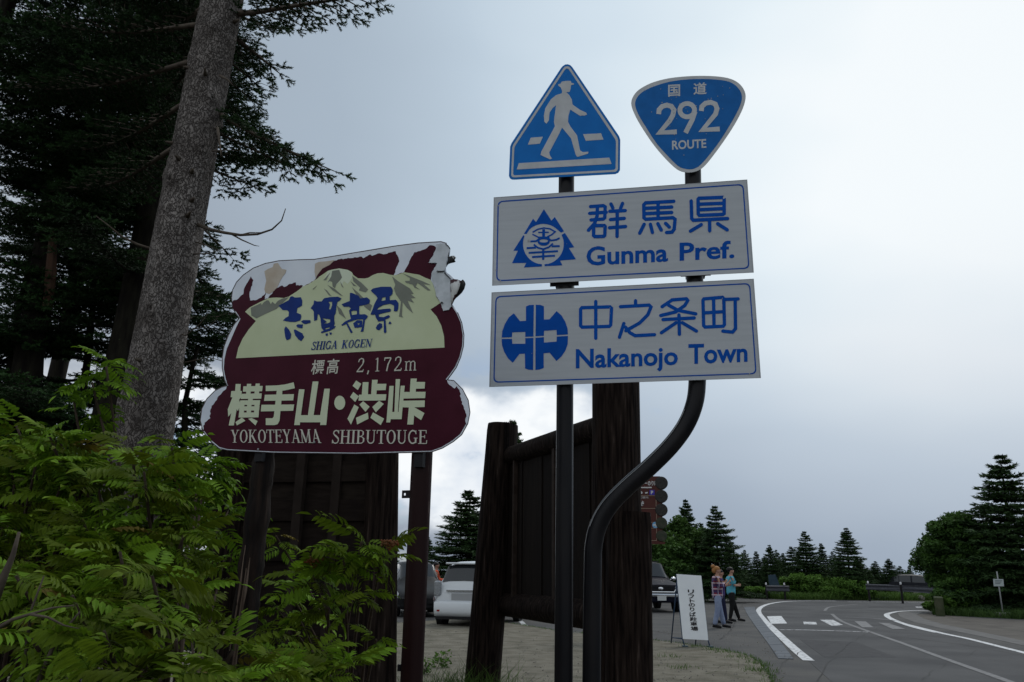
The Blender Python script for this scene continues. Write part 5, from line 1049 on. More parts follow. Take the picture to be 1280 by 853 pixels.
def person(label, loc, rz, Ht, stride, arms, top, legs_m, hair_m, shoes, hair='short', sleeve=1.0, top_len=.0, skin=M_skin, bag=False, shirt_r=1.0):
    """faces +x; stride: (hip-to-foot dx left, dx right); arms: ((elbow),(wrist)) per side, body units of 1.0 = height"""
    root = thing('person', label, 'person', loc, rz); H = Ht; S = lambda x, y, z: (x * H, y * H, z * H)
    hipz, shz = .52, .815; jx = {}
    V_ = [S(0, 0, .54), S(.0, 0, .62), S(.01, 0, .72), S(.005, 0, .80), S(.012, 0, .855), S(.022, 0, .895), S(.018, 0, .945), S(.015, 0, .985)]
    E = [(0, 1), (1, 2), (2, 3), (3, 4), (4, 5), (5, 6), (6, 7)]; Rr = [.058 * H, .052 * H, .062 * H, .058 * H, .032 * H, .042 * H, .056 * H, .034 * H]
    Rr = [(r_, r_ * (.75 if i < 4 else 1)) for i, r_ in enumerate(Rr)]
    sleeves = []; trs = []; hands = []
    for sd, (dx, kb) in ((1, stride[0]), (-1, stride[1])):
        hip = S(0, .052 * sd, .51); knee = S(dx * .5 + kb, .055 * sd, .275); ank = S(dx, .055 * sd, .045); toe = S(dx + .085, .06 * sd, .018); heel = S(dx - .02, .055 * sd, .02)
        b = len(V_); V_ += [hip, knee, ank, toe]; E += [(0, b), (b, b + 1), (b + 1, b + 2), (b + 2, b + 3)]; Rr += [.036 * H, .030 * H, .021 * H, .018 * H]; trs.append((hip, knee, ank))
        m = MB(); a_, t_2 = Vector(ank), Vector(toe); m.tube([Vector(heel) + Vector((-.012 * H, 0, .004 * H)), Vector(heel) + Vector((.01, 0, .018 * H)), a_.lerp(t_2, .4), t_2 + Vector((.02 * H, 0, 0)), t_2 + Vector((.032 * H, 0, -.004 * H))], [.012 * H, .027 * H, .027 * H, .022 * H, .010 * H], 10); m.v = [(x, y, max(z, .002)) for x, y, z in m.v]; m.build('shoe', shoes, root, smooth=True)
    for sd, (elb, wr) in ((1, arms[0]), (-1, arms[1])):
        sh = S(.0, .105 * sd, .80); el = S(elb[0], elb[1] * sd, elb[2]); wp = S(wr[0], wr[1] * sd, wr[2]); b = len(V_)
        d = (Vector(wp) - Vector(el)).normalized(); pl = Vector(wp) + d * .035 * H; V_ += [sh, el, wp, tuple(pl)]; E += [(3, b), (b, b + 1), (b + 1, b + 2), (b + 2, b + 3)]; Rr += [.022 * H, .020 * H, .015 * H, (.020 * H, .013 * H)]
        sleeves.append((sh, el, wp)); sidev = Vector((0, 0, 1)) - d * d.z; sidev = sidev.normalized() if sidev.length > .1 else Vector((0, 1, 0)); nr_ = d.cross(sidev)
        for k, (o_, ln) in enumerate(((.016, .038), (.006, .044), (-.004, .042), (-.013, .033))):
            f0 = pl + sidev * o_ * H; f1 = f0 + d * ln * .55 * H; f2 = f1 + (d * .7 + nr_ * .5 * sd).normalized() * ln * .5 * H; c_ = len(V_); V_ += [tuple(f0 + d * .008 * H), tuple(f1), tuple(f2)]; E += [(b + 3, c_), (c_, c_ + 1), (c_ + 1, c_ + 2)]; Rr += [.0065 * H, .0052 * H, .004 * H]
        f1 = Vector(wp) + d * .018 * H + sidev * .022 * H + nr_ * .008 * H; f2 = f1 + (d * .8 + sidev * .4) * .028 * H; c_ = len(V_); V_ += [tuple(f1), tuple(f2)]; E += [(b + 3, c_), (c_, c_ + 1)]; Rr += [.007 * H, .005 * H]
    # face: nose, chin, ears
    for q, r_ in ((S(.085, 0, .928), .009 * H), (S(.062, 0, .893), .016 * H), (S(.012, .058, .932), .010 * H), (S(.012, -.058, .932), .010 * H)):
        V_.append(q); E.append((6, len(V_) - 1)); Rr.append(r_)
    skin_obj('body', V_, E, Rr, skin, root)
    for sd in (1, -1):
        m = MB(); m.ell(S(.070, .022 * sd, .944), (.006 * H, .009 * H, .006 * H), 8, 5); m.build('eye', mat('eye_dark', (.02, .015, .012), .3), root)
    m = MB(); m.ell(S(.070, 0, .905), (.007 * H, .016 * H, .005 * H), 8, 5); m.build('mouth', mat('lip', (.30, .10, .09), .5), root)
    # clothes
    tz = .46 - top_len; tv = [S(0, 0, tz), S(0, 0, .57), S(.01, 0, .70), S(.005, 0, .79), S(.008, 0, .832)]; te_ = [(0, 1), (1, 2), (2, 3), (3, 4)]; tr_ = [(.098 * H * shirt_r, .086 * H * shirt_r), (.092 * H * shirt_r, .078 * H * shirt_r), (.092 * H * shirt_r, .074 * H), (.098 * H, .070 * H), (.048 * H, .044 * H)]
    for sh, el, wp in sleeves:
        b = len(tv); wv = Vector(el).lerp(Vector(wp), max(0, sleeve * 2 - 1)) if sleeve > .5 else Vector(sh).lerp(Vector(el), sleeve * 2); pts = [sh, el, tuple(wv)] if sleeve > .5 else [sh, tuple(wv)]
        tv += pts; te_ += [(3, b)] + [(b + i, b + i + 1) for i in range(len(pts) - 1)]; tr_ += [.054 * H, .042 * H, .032 * H] if len(pts) == 3 else [.054 * H, .046 * H]
    skin_obj('shirt', tv, te_, tr_, top, root)
    lv = [S(0, 0, .60), S(0, 0, .50)]; le = [(0, 1)]; lr = [(.088 * H, .078 * H), (.094 * H, .088 * H)]
    for hip, knee, ank in trs:
        b = len(lv); lv += [hip, knee, tuple(Vector(ank) + Vector((0, 0, .0)))]; le += [(1, b), (b, b + 1), (b + 1, b + 2)]; lr += [.068 * H, .048 * H, .040 * H if legs_m.name.startswith('pale') else .032 * H]
    skin_obj('trousers', lv, le, lr, legs_m, root)
    m = MB(); m.ell(S(.004, 0, .955), (.066 * H, .060 * H, .050 * H), 14, 10)
    if hair == 'bun': m.ell(S(-.05, 0, .995), (.036 * H, .036 * H, .034 * H), 12, 8); m.ell(S(-.035, 0, .93), (.038 * H, .05 * H, .05 * H), 12, 8)
    if hair == 'long': m.ell(S(-.03, 0, .91), (.04 * H, .055 * H, .07 * H), 12, 8)
    o = m.build('hair', hair_m, root, smooth=True)
    o.data.transform(Matrix.Rotation(R(-14), 4, 'Y') if False else Matrix.Identity(4))
    return root
def plaid():
    m = bpy.data.materials.new('plaid_flannel'); m.use_nodes = True; t = m.node_tree; b = t.nodes['Principled BSDF']; b.inputs['Roughness'].default_value = .9
    co = t.nodes.new('ShaderNodeTexCoord'); sp = t.nodes.new('ShaderNodeSeparateXYZ'); t.links.new(co.outputs['Object'], sp.inputs[0])
    def band(sock, per, ph, wd):
        a = t.nodes.new('ShaderNodeMath'); a.operation = 'MULTIPLY_ADD'; t.links.new(sock, a.inputs[0]); a.inputs[1].default_value = 1 / per; a.inputs[2].default_value = ph
        f = t.nodes.new('ShaderNodeMath'); f.operation = 'FRACT'; t.links.new(a.outputs[0], f.inputs[0]); l = t.nodes.new('ShaderNodeMath'); l.operation = 'LESS_THAN'; t.links.new(f.outputs[0], l.inputs[0]); l.inputs[1].default_value = wd; return l.outputs[0]
    prev = None; cols = [((.20, .02, .045), None), ((.05, .025, .09), band(sp.outputs['Z'], .16, .1, .45)), ((.04, .03, .10), band(sp.outputs['X'], .13, .3, .40)), ((.55, .45, .50), band(sp.outputs['Z'], .16, .55, .18)), ((.45, .38, .45), band(sp.outputs['X'], .13, .1, .12))]
    for c, fac in cols:
        if fac is None: rgb = t.nodes.new('ShaderNodeRGB'); rgb.outputs[0].default_value = (*c, 1); prev = rgb.outputs[0]; continue
        mx = t.nodes.new('ShaderNodeMix'); mx.data_type = 'RGBA'; t.links.new(fac, mx.inputs['Factor']); t.links.new(prev, mx.inputs['A']); mx.inputs['B'].default_value = (*c, 1); prev = mx.outputs['Result']
    t.links.new(prev, b.inputs['Base Color']); return m
M_hair_g = mat('ginger_hair', (.32, .15, .05), .6); M_hair_b = mat('black_hair', (.012, .010, .010), .5)
pa = gnd(899, 785.5)
person('woman with ginger bun in red plaid shirt and pale blue jeans walking right', (pa.x, pa.y, 0.002), 0, 1.66, ((.10, .0), (-.09, .02)), (((-.03, .15, .66), (.10, .10, .72)), ((.02, .15, .65), (.13, .07, .74))), plaid(), mat('pale_blue_denim', (.20, .24, .36), .9, c2=(.26, .31, .43), scale=10), M_hair_g, M_blackp, hair='bun', sleeve=.92, top_len=.03, shirt_r=1.1)
pa = gnd(911, 782); 
person('person in purple blue top and dark trousers half hidden behind the plaid shirt', (pa.x + .04, pa.y + .9, 0.002), R(-6), 1.58, ((-.10, .0), (.07, .01)), (((.04, .13, .66), (.16, .07, .70)), ((.03, .13, .66), (.16, .05, .76))), mat('purple_blue_top', (.05, .045, .18), .9, c2=(.09, .05, .14), scale=12), mat('navy_trousers', (.016, .018, .045), .9), M_hair_b, M_blackp, hair='long', sleeve=.7)
pa = gnd(921, 779.5)
person('person in turquoise shirt and black trousers striding ahead with hands together', (pa.x + .12, pa.y + .9, 0.002), R(4), 1.66, ((.15, .0), (-.07, .02)), (((.03, .13, .66), (.15, .04, .67)), ((.03, .13, .66), (.15, .04, .66))), mat('turquoise_shirt', (.09, .36, .46), .9, c2=(.12, .42, .52), scale=12), mat('black_trousers', (.012, .012, .012), .9), M_hair_b, M_blackp, hair='short', sleeve=.45)
pa = at(536, 720, 30.5)
person('person in orange top standing behind the dark grey car', (pa.x + .15, 31.6, 0.0), R(10), 1.72, ((.01, .0), (-.01, .0)), (((.10, .16, .62), (.26, .16, .62)), ((.06, .13, .62), (.22, .12, .60))), mat('orange_top', (.60, .09, .04), .8), mat('grey_trousers', (.08, .08, .09), .9), M_hair_b, M_blackp, sleeve=.95)
# ================================================================== VEGETATION
M_needle = mat('fir_needles', (.010, .026, .008), .75, c2=(.040, .082, .022), spec=.2, tone=True)
M_needle_n = mat('near_fir_needles', (.006, .017, .005), .7, c2=(.036, .088, .022), spec=.2, tone=True, trans=.12)
M_bark = mat('dark_bark', (.010, .008, .007), .95, c2=(.024, .022, .015), scale=8, stretch=(2, 2, .5), bump=.01, bscale=20, spec=.15)
M_twig = mat('grey_twig', (.07, .055, .045), .9, c2=(.11, .09, .07), scale=20, spec=.15)
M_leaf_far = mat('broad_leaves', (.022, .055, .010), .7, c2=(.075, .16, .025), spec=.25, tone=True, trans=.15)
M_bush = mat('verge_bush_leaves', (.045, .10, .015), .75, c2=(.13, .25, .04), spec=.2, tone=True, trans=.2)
UP = Vector((0, 0, 1))
class Fol:
    def __init__(s, seed): s.r = np.random.default_rng(seed); s.S = []; s.D = []; s.Ln = []; s.T = []
    def twig(s, a, d, l, tone): s.S.append(tuple(a)); s.D.append(tuple(d)); s.Ln.append(l); s.T.append(tone)
    def tris(s, n, nl, nw, spread=.8):
        S = np.array(s.S); D = np.array(s.D); Ln = np.array(s.Ln); T = np.array(s.T); D /= np.linalg.norm(D, axis=1)[:, None] + 1e-9; m = len(S)
        S = np.repeat(S, n, 0); D = np.repeat(D, n, 0); Ln = np.repeat(Ln, n); T = np.repeat(T, n); k = np.tile(np.arange(n), m) / max(1, n - 1)
        p = S + D * (Ln * k)[:, None]; rnd = s.r.normal(size=p.shape); pr_ = rnd - D * (rnd * D).sum(1)[:, None]; pr_ /= np.linalg.norm(pr_, axis=1)[:, None] + 1e-9
        pr_[:, 2] *= .75; nd = D * .75 + pr_ * spread; nd /= np.linalg.norm(nd, axis=1)[:, None] + 1e-9
        wv = np.cross(nd, s.r.normal(size=p.shape)); wv /= np.linalg.norm(wv, axis=1)[:, None] + 1e-9
        L2 = nl * s.r.uniform(.75, 1.25, len(p)); tip = p + nd * L2[:, None]
        P = np.stack([p - wv * nw / 2, p + wv * nw / 2, tip], 1); return P, np.clip(T + s.r.uniform(-.12, .12, len(p)), 0, 1)
def bough(F, wood, A, B, w_, rng, sp=.09, tsp=.055, tl=.10, sag=.06, r0=.02, start=.15, tone=.3, twig_wood=True, dens=1.0, lift=0.0):
    A = Vector(A); B = Vector(B); ax = B - A; Lx = ax.length; d = ax.normalized(); side = d.cross(UP); side = side.normalized() if side.length > .05 else Vector((1, 0, 0))
    def P(t): return A + ax * t + UP * (sag * Lx * (4 * t * (1 - t)) * -.6 + lift * Lx * t * t) + side * math.sin(t * 5 + A.x * 3) * .02 * Lx
    n = 9; wood.tube([P(i / n) for i in range(n + 1)], [r0 * (1 - .85 * i / n) for i in range(n + 1)], 5, cap=False)
    m_ = max(3, int(Lx / sp)); 
    for i in range(m_ + 1):
        t = start + (1 - start) * i / m_; p = P(t)
        for sg in ((-1, 1) if i < m_ else (0,)):
            if rng.random() > dens: continue
            pf = min(1, (t - start) * 4 + .25) * (1 - .72 * t) ** .7; l2 = w_ * pf * rng.uniform(.65, 1.15) if sg else w_ * .25
            dd = (d * rng.uniform(.45, .8) + side * sg * .85 + UP * rng.uniform(-.22, .14)).normalized(); q0 = p; kk = max(1, int(l2 / tsp)); dr = rng.uniform(-.12, .03)
            e = q0 + dd * l2 + UP * dr * l2
            if twig_wood and l2 > .12: wood.tube([q0, q0.lerp(e, .5) + UP * .01, e], [r0 * .28, r0 * .2, r0 * .08], 3, cap=False)
            sd2 = dd.cross(UP).normalized() if dd.cross(UP).length > .05 else side
            for j in range(kk + 1):
                f = j / max(1, kk); q = q0.lerp(e, f); tn = tone + .35 * f * t + rng.uniform(-.1, .1)
                if j == kk:
                    for s3 in (-.7, 0, .7): F.twig(q, dd + sd2 * s3 + UP * rng.uniform(-.3, .3), tl * .8, min(1, tn + .15))
                    continue
                for s2 in (-1, 1):
                    if rng.random() < .12: continue
                    F.twig(q, dd * .7 + sd2 * s2 * rng.uniform(.5, .8) + UP * rng.uniform(-.25, .2), tl * rng.uniform(.6, 1.1) * (1 - .4 * f), tn)
def fol_obj(F, name, n, nl, nw, mt, parent, org, spread=.8):
    P, T = F.tris(n, nl, nw, spread); o = tri_mesh(name, P, mt, parent, org, T); o['kind'] = 'stuff'; return o

# ---- near fir with the big grey trunk
def bark_trunk(name, pts, rad, seed, parent, org, n=140, ns=520, amp=.0035):
    r_ = np.random.default_rng(seed); P = [Vector(p) for p in smooth_path([tuple(p) for p in pts], 6)] if False else [Vector(p) for p in pts]
    T = np.linspace(0, 1, ns); k = len(P) - 1; C = np.array([tuple(P[min(int(t * k), k - 1)].lerp(P[min(int(t * k), k - 1) + 1], t * k - min(int(t * k), k - 1))) for t in T]); rr_ = np.interp(T, np.linspace(0, 1, len(rad)), rad)
    Lg = sum((P[i + 1] - P[i]).length for i in range(k)); th = np.linspace(0, 2 * PI, n, endpoint=False)
    # scaly bark: overlapping random flakes raised from the surface
    Hh = np.zeros((ns, n)); 
    sl_ = Lg / ns; sa = 2 * PI * float(np.mean(rad)) / n
    for _ in range(int(Lg * 3800)):
        ci = r_.integers(0, ns); cj = r_.integers(0, n); hi = r_.integers(1, 3); hj = r_.integers(1, 3); ii = np.arange(ci, min(ns, ci + hi)); jj = np.arange(cj, cj + hj) % n
        Hh[np.ix_(ii, jj)] = r_.uniform(.0, 1.0)
    low = sum(np.sin(th[None, :] * f + a + T[:, None] * g_) * s_ for f, a, g_, s_ in ((2, r_.uniform(0, 6), 5, .030), (3, r_.uniform(0, 6), -9, .022), (5, r_.uniform(0, 6), 14, .014), (7, r_.uniform(0, 6), 23, .010)))
    Rm = rr_[:, None] * (1 + low) + (Hh - .5) * amp
    kn = []
    for _ in range(34):
        ci = r_.integers(10, ns - 10); cj = r_.integers(0, n); kn.append((ci, cj))
        di = (np.arange(ns)[:, None] - ci) * sl_; dj = ((np.arange(n)[None, :] - cj + n // 2) % n - n // 2) * sa; q = np.sqrt(di ** 2 + dj ** 2); Rm += .028 * np.exp(-(q / .05) ** 2) - .035 * np.exp(-(q / .018) ** 2)
    d = (P[-1] - P[0]).normalized(); u = Vector((1, 0, 0)); u = (u - d * u.dot(d)).normalized(); v = d.cross(u); U = np.array(u); Vv = np.array(v)
    X = C[:, None, :] + Rm[..., None] * (np.cos(th)[None, :, None] * U + np.sin(th)[None, :, None] * Vv); X = X.reshape(-1, 3) - np.array(org)
    ii = np.arange(ns - 1)[:, None] * n; jj = np.arange(n)[None, :]; j2 = (jj + 1) % n; Fc = np.stack([ii + jj, ii + j2, ii + n + j2, ii + n + jj], -1).reshape(-1, 4)
    me = bpy.data.meshes.new(name); me.vertices.add(len(X)); me.vertices.foreach_set('co', X.astype(np.float32).ravel()); me.loops.add(Fc.size); me.loops.foreach_set('vertex_index', Fc.astype(np.int32).ravel()); me.polygons.add(len(Fc)); me.polygons.foreach_set('loop_start', np.arange(0, Fc.size, 4, dtype=np.int32)); me.polygons.foreach_set('loop_total', np.full(len(Fc), 4, dtype=np.int32)); me.update(calc_edges=True)
    a = me.attributes.new('tone', 'FLOAT', 'POINT'); a.data.foreach_set('value', np.clip(Hh * .9 + r_.uniform(-.15, .15, Hh.shape), 0, 1).astype(np.float32).ravel())
    o = bpy.data.objects.new(name, me); COL.objects.link(o); o.parent = parent; return o
def bark_mat():
    m = bpy.data.materials.new('grey_scaly_bark'); m.use_nodes = True; t = m.node_tree; b = t.nodes['Principled BSDF']; b.inputs['Roughness'].default_value = .9; b.inputs['Specular IOR Level'].default_value = .15
    n = t.nodes.new; l = t.links.new; co = n('ShaderNodeTexCoord'); nz = n('ShaderNodeTexNoise'); nz.inputs['Scale'].default_value = 16; nz.inputs['Detail'].default_value = 4; l(co.outputs['Object'], nz.inputs['Vector'])
    ad = n('ShaderNodeVectorMath'); ad.operation = 'MULTIPLY_ADD'; l(nz.outputs['Color'], ad.inputs[0]); ad.inputs[1].default_value = (.11, .11, .09); l(co.outputs['Object'], ad.inputs[2])
    mp = n('ShaderNodeMapping'); mp.inputs['Scale'].default_value = (1, 1, .27); l(ad.outputs[0], mp.inputs[0])
    vo = n('ShaderNodeTexVoronoi'); vo.feature = 'DISTANCE_TO_EDGE'; vo.inputs['Scale'].default_value = 46; l(mp.outputs[0], vo.inputs['Vector'])
    vc = n('ShaderNodeTexVoronoi'); vc.inputs['Scale'].default_value = 46; l(mp.outputs[0], vc.inputs['Vector']); n2 = n('ShaderNodeTexNoise'); n2.inputs['Scale'].default_value = 4; n2.inputs['Detail'].default_value = 8; l(co.outputs['Object'], n2.inputs['Vector'])
    r = n('ShaderNodeValToRGB'); r.color_ramp.elements[0].position = .3; r.color_ramp.elements[0].color = (.085, .072, .064, 1); r.color_ramp.elements[1].position = .7; r.color_ramp.elements[1].color = (.27, .243, .225, 1); l(n2.outputs['Fac'], r.inputs['Fac'])
    sx = n('ShaderNodeSeparateColor'); l(vc.outputs['Color'], sx.inputs[0]); hv = n('ShaderNodeHueSaturation'); mr = n('ShaderNodeMapRange'); mr.inputs['To Min'].default_value = .8; mr.inputs['To Max'].default_value = 1.15; l(sx.outputs[0], mr.inputs['Value']); l(mr.outputs[0], hv.inputs['Value']); l(r.outputs['Color'], hv.inputs['Color'])
    ed = n('ShaderNodeMapRange'); ed.inputs['From Max'].default_value = .16; l(vo.outputs['Distance'], ed.inputs['Value']); mx = n('ShaderNodeMix'); mx.data_type = 'RGBA'; l(ed.outputs[0], mx.inputs['Factor']); mx.inputs['A'].default_value = (.045, .037, .033, 1); l(hv.outputs['Color'], mx.inputs['B']); l(mx.outputs['Result'], b.inputs['Base Color'])
    bp = n('ShaderNodeBump'); bp.inputs['Strength'].default_value = 1; bp.inputs['Distance'].default_value = .008; l(ed.outputs[0], bp.inputs['Height']); l(bp.outputs[0], b.inputs['Normal']); return m
M_gbark = bark_mat()
Yt = 6.0; q0 = at(169, 600, Yt); q1 = at(281, -10, Yt); dq = q1 - q0; foot = q0 - dq * (q0.z / dq.z); ORGT = (foot.x, foot.y, 0)
fir = thing('fir_tree', 'tall fir with a thick grey scaly trunk standing left of the maroon sign', 'fir tree', ORGT)
tk = bark_trunk('trunk', [foot, q0, q0.lerp(q1, .5) + Vector((-.02, 0, 0)), q1, q1 + dq * .35], [.255, .232, .196, .178, .168, .145], 4, fir, ORGT); tk.data.materials.append(M_gbark)
rng = random.Random(77); F = Fol(1)
def tr_pt(py, px_off=0):
    t = (600 - py) / 610.0; return q0 + dq * t
def branch_from(py, ex, ey, dY, w_, r0=.022, dens=1.0, tone=.25, start=.15, label=None, tl=.10, sag=.05, nF=None, parent=None, org=None, A=None, lift=0, sp=.115):
    A = A or tr_pt(py); B = at(ex, ey, A.y + dY); wd = MB(); bough(nF or F, wd, A, B, w_, rng, sp=sp, tsp=.065, tl=tl, r0=r0, dens=dens, tone=tone, start=start, sag=sag, lift=lift)
    o = wd.build('branch', M_twig, parent or fir, org or ORGT, smooth=True)
    if label: o['label'] = label
    return o
# right-hand boughs seen against the sky
for a in ((20, 475, -8, -.5, .42, .03, .95), (-20, 440, -30, .2, .5, .03, 1), (35, 350, 92, .4, .30, .03, .9), (10, 345, 38, 1.0, .30, .02, .8), (95, 318, 128, .5, .25, .016, .8), 
          (150, 418, 214, -.2, .42, .026, .9), (175, 372, 212, .4, .34, .018, .9), (205, 335, 200, 1.2, .40, .016, 1), (225, 325, 236, .8, .36, .016, 1), (205, 300, 205, .7, .28, .014, 1), (70, 328, 112, .5, .30, .018, 1), (50, 318, 82, .8, .30, .018, 1), (175, 345, 200, .7, .34, .016, 1), (130, 305, 150, .9, .25, .014, .9), (285, 292, 325, .9, .22, .012, .9),
          (380, 285, 372, .9, .28, .014, .9), (-60, 380, 10, .3, .5, .03, 1), (420, 300, 390, 1.0, .34, .014, 1)): branch_from(a[0], a[1], a[2], a[3], a[4], r0=a[5], dens=a[6], start=.12)
# left-hand and overhead boughs of the same tree
for a in ((40, 60, 30, .6, .6), (90, 20, 110, .9, .6), (-30, 100, -10, .3, .7), (140, 90, 190, 1.2, .5), (0, 150, 60, 1.4, .6), (200, 80, 240, 1.6, .5), (60, 180, 130, 1.5, .5), (-40, 200, 20, .9, .5)): branch_from(a[0], a[1], a[2], a[3], a[4], r0=.028, start=.2)
# broken branch stubs on the grey trunk
rs = random.Random(23)
for k in range(12):
    t = rs.uniform(.02, .98); c = q0 + dq * t; a = rs.uniform(-2.9, -.2); rr0 = .25 - .07 * t; dd_ = Vector((math.cos(a), math.sin(a), rs.uniform(-.2, .3))); m = MB(); m.tube([c + dd_ * rr0 * .85, c + dd_ * (rr0 + .015), c + dd_ * (rr0 + rs.uniform(.03, .07))], [.022, .012, .006], 7); m.build('branch_stub', M_twig, fir, ORGT, smooth=True)
# bare dead branches on the right
def dead(pxs, Y, r0=.013, parent=None, org=None, mt=None, name='dead_branch'):
    P = smooth_path([tuple(at(x, y, Y + .02 * i)) for i, (x, y) in enumerate(pxs)], 5) if False else None
    pts = [at(x, y, Y - .05 * i) for i, (x, y) in enumerate(pxs)]; m = MB(); k = len(pts); m.tube(pts, [r0 * (1 - .8 * i / (k - 1)) for i in range(k)], 7); o = m.build(name, mt or M_twig, parent or fir, org or ORGT, smooth=True); return o
dead([(247, 281), (262, 287), (280, 291), (300, 294), (322, 293), (340, 287), (352, 276), (357, 261)], 5.95, .016)
dead([(288, 292), (302, 300), (318, 307), (324, 308)], 5.85, .008); dead([(300, 294), (312, 291), (330, 291), (345, 284)], 5.82, .006)
dead([(245, 303), (262, 308), (275, 313)], 5.95, .006); dead([(240, 318), (262, 317), (272, 313), (280, 310)], 5.95, .006); dead([(272, 160), (274, 175), (277, 196), (277, 188)], 5.75, .012)
dead([(265, 189), (280, 188), (300, 188)], 5.8, .007); dead([(275, 95), (285, 100), (292, 108)], 5.8, .012); dead([(210, 410), (232, 420), (250, 405), (262, 390)], 6.0, .007); dead([(240, 412), (262, 408), (272, 398)], 6.0, .005)
dead([(200, 440), (222, 455), (262, 447), (290, 455)], 6.1, .007); dead([(190, 312), (172, 306), (152, 296), (138, 284), (120, 270)], 6.5, .014)
fol_obj(F, 'crown', 30, .027, .0095, M_needle_n, fir, ORGT)

# ---- dark firs behind it
def dark_fir(label, px, Y, lean, Htop, boughs, seed, tr=(.2, .12), extra=None, name='fir_tree', crown_z=(1.5, 9), L_=(1.3, 2.0), nb=46, toneb=.12, ftop=None, w_=.62, dirs=None, nn=15):
    g0 = at(px, 500, Y); org = (g0.x, g0.y, 0); root = thing(name, label, 'fir tree', org, 0, 'dark firs behind the grey trunk')
    top = Vector((g0.x + lean, g0.y, Htop)); tk = MB(); pts = [Vector((g0.x, g0.y, -.1)).lerp(top, i / 12) + Vector((.03 * math.sin(i * 1.7), 0, 0)) for i in range(13)]; tk.tube(pts, [tr[0] + (tr[1] - tr[0]) * i / 12 for i in range(13)], 14, jit=.05, rng=random.Random(seed)); tk.build('trunk', M_bark, root, org, smooth=True)
    F_ = Fol(seed); r_ = random.Random(seed); wd = MB()
    for k in range(nb):
        z = crown_z[0] + (crown_z[1] - crown_z[0]) * (k + r_.random()) / nb; a_ = r_.uniform(0, 2 * PI) if dirs is None else R(r_.uniform(*dirs)); f = min(1, (Htop - z) / 3 + .25); l_ = r_.uniform(*L_) * f
        A = Vector((g0.x + lean * z / Htop, g0.y, z)); B = A + Vector((math.cos(a_) * l_, math.sin(a_) * l_, r_.uniform(-.18, .1) * l_))
        bough(F_, wd, A, B, w_ * l_ / 1.5, r_, sp=.10, tsp=.065, tl=.13, r0=.018, tone=toneb, sag=.07, start=.1)
    for (za, ex, ey, dY, ww) in (extra or ()):
        A = at(px, za, Y); B = at(ex, ey, Y + dY); bough(F_, wd, A, B, ww, r_, sp=.085, tsp=.055, tl=.11, r0=.02, tone=toneb, start=.12, sag=.06)
    wd.build('limbs', M_twig if False else M_bark, root, org); fol_obj(F_, 'crown', nn, .034, .0145, M_needle_n, root, org); return root
dark_fir('dark fir directly behind the grey trunk, its mossy stem showing left of it', 138, 8.0, .35, 12.0, 40, 11, tr=(.24, .13), crown_z=(3.9, 8.2), nb=44, L_=(1.1, 1.9), dirs=(70, 290),
         extra=((120, 20, 100, -.6, .6), (150, 5, 160, -.5, .55), (185, 15, 200, .0, .5), (60, -10, 60, -.5, .7), (200, 20, 225, -.3, .5), (230, 30, 275, .2, .5), (30, 30, 10, -.3, .7), (250, 60, 330, .3, .5), (90, 10, 135, -.8, .4)))
dark_fir('dark fir reaching in over the upper left corner of the picture', -110, 7.6, .1, 12.0, 40, 12, tr=(.10, .07), crown_z=(5.4, 8.5), nb=12, L_=(1.2, 2.2), dirs=(-60, 60))
dark_fir('low bushy fir with pale green shoot tips under the broken stump', 95, 8.6, .05, 5.1, 30, 13, tr=(.09, .02), crown_z=(.8, 5.0), nb=64, L_=(1.3, 2.1), toneb=.42)
dark_fir('dark young fir filling the gap between grey trunk and maroon sign', 235, 8.8, .0, 3.9, 30, 14, tr=(.08, .02), crown_z=(.8, 3.8), nb=40, L_=(.8, 1.15), toneb=.22, extra=((330, 270, 372, -.2, .3), (360, 288, 400, -.3, .35), (420, 285, 430, .0, .4), (460, 290, 480, .0, .4)))
dark_fir('shadowy fir at the left edge below the broken stump', 5, 8.2, .0, 4.9, 30, 15, tr=(.1, .03), crown_z=(.7, 4.8), nb=60, L_=(1.2, 1.9), toneb=.2)
dark_fir('deep dark fir behind the rowan and the noticeboard', 300, 10.2, .0, 3.4, 30, 16, tr=(.1, .03), crown_z=(.6, 3.3), nb=36, L_=(1.0, 1.5), toneb=.12)
dark_fir('tall dark fir far behind, seen between the two mossy stems', 60, 11.5, .2, 13.5, 40, 17, tr=(.14, .08), crown_z=(5.8, 11.5), nb=24, L_=(1.3, 2.2), w_=.7)
dark_fir('dark fir between the mossy stem and the grey trunk', 200, 10.5, .1, 12.0, 40, 18, tr=(.12, .07), crown_z=(3.2, 9.6), nb=30, L_=(.8, 1.4), w_=.6, dirs=(80, 280))
# broken stump
g0 = at(62, 420, 8.0); org = (g0.x, g0.y, 0); st = thing('dead_stump', 'tall broken dead tree stump with a jagged top and bare reddish wood', 'tree stump', org)
tp_ = at(68, 246, 8.0); m = MB(); r_ = random.Random(8); n = 24; pts = [Vector((g0.x - .05, g0.y, -.1)).lerp(tp_, i / n) for i in range(n + 1)]; m.tube(pts, [.20 - .09 * i / n for i in range(n + 1)], 16, jit=.08, rng=r_, cap=True); m.build('trunk', M_bark, st, org, smooth=True)
m = MB()
for k in range(7): a = 2 * PI * k / 7; b_ = tp_ + Vector((math.cos(a) * .07, math.sin(a) * .07, -.05)); m.tube([b_, b_ + Vector((-math.cos(a) * .02, -math.sin(a) * .02, r_.uniform(.04, .20)))], [.035, .004], 5)
m.build('jagged_top', M_bark, st, org)
m = MB(); m.tube([at(60, 385, 7.84), at(64, 340, 7.82), at(66, 300, 7.84), at(68, 285, 7.86)], [.05, .055, .04, .01], 7); m.build('bare_wood', mat('reddish_bare_wood', (.10, .055, .035), .9, c2=(.06, .035, .025), scale=8, stretch=(3, 3, .4)), st, org)
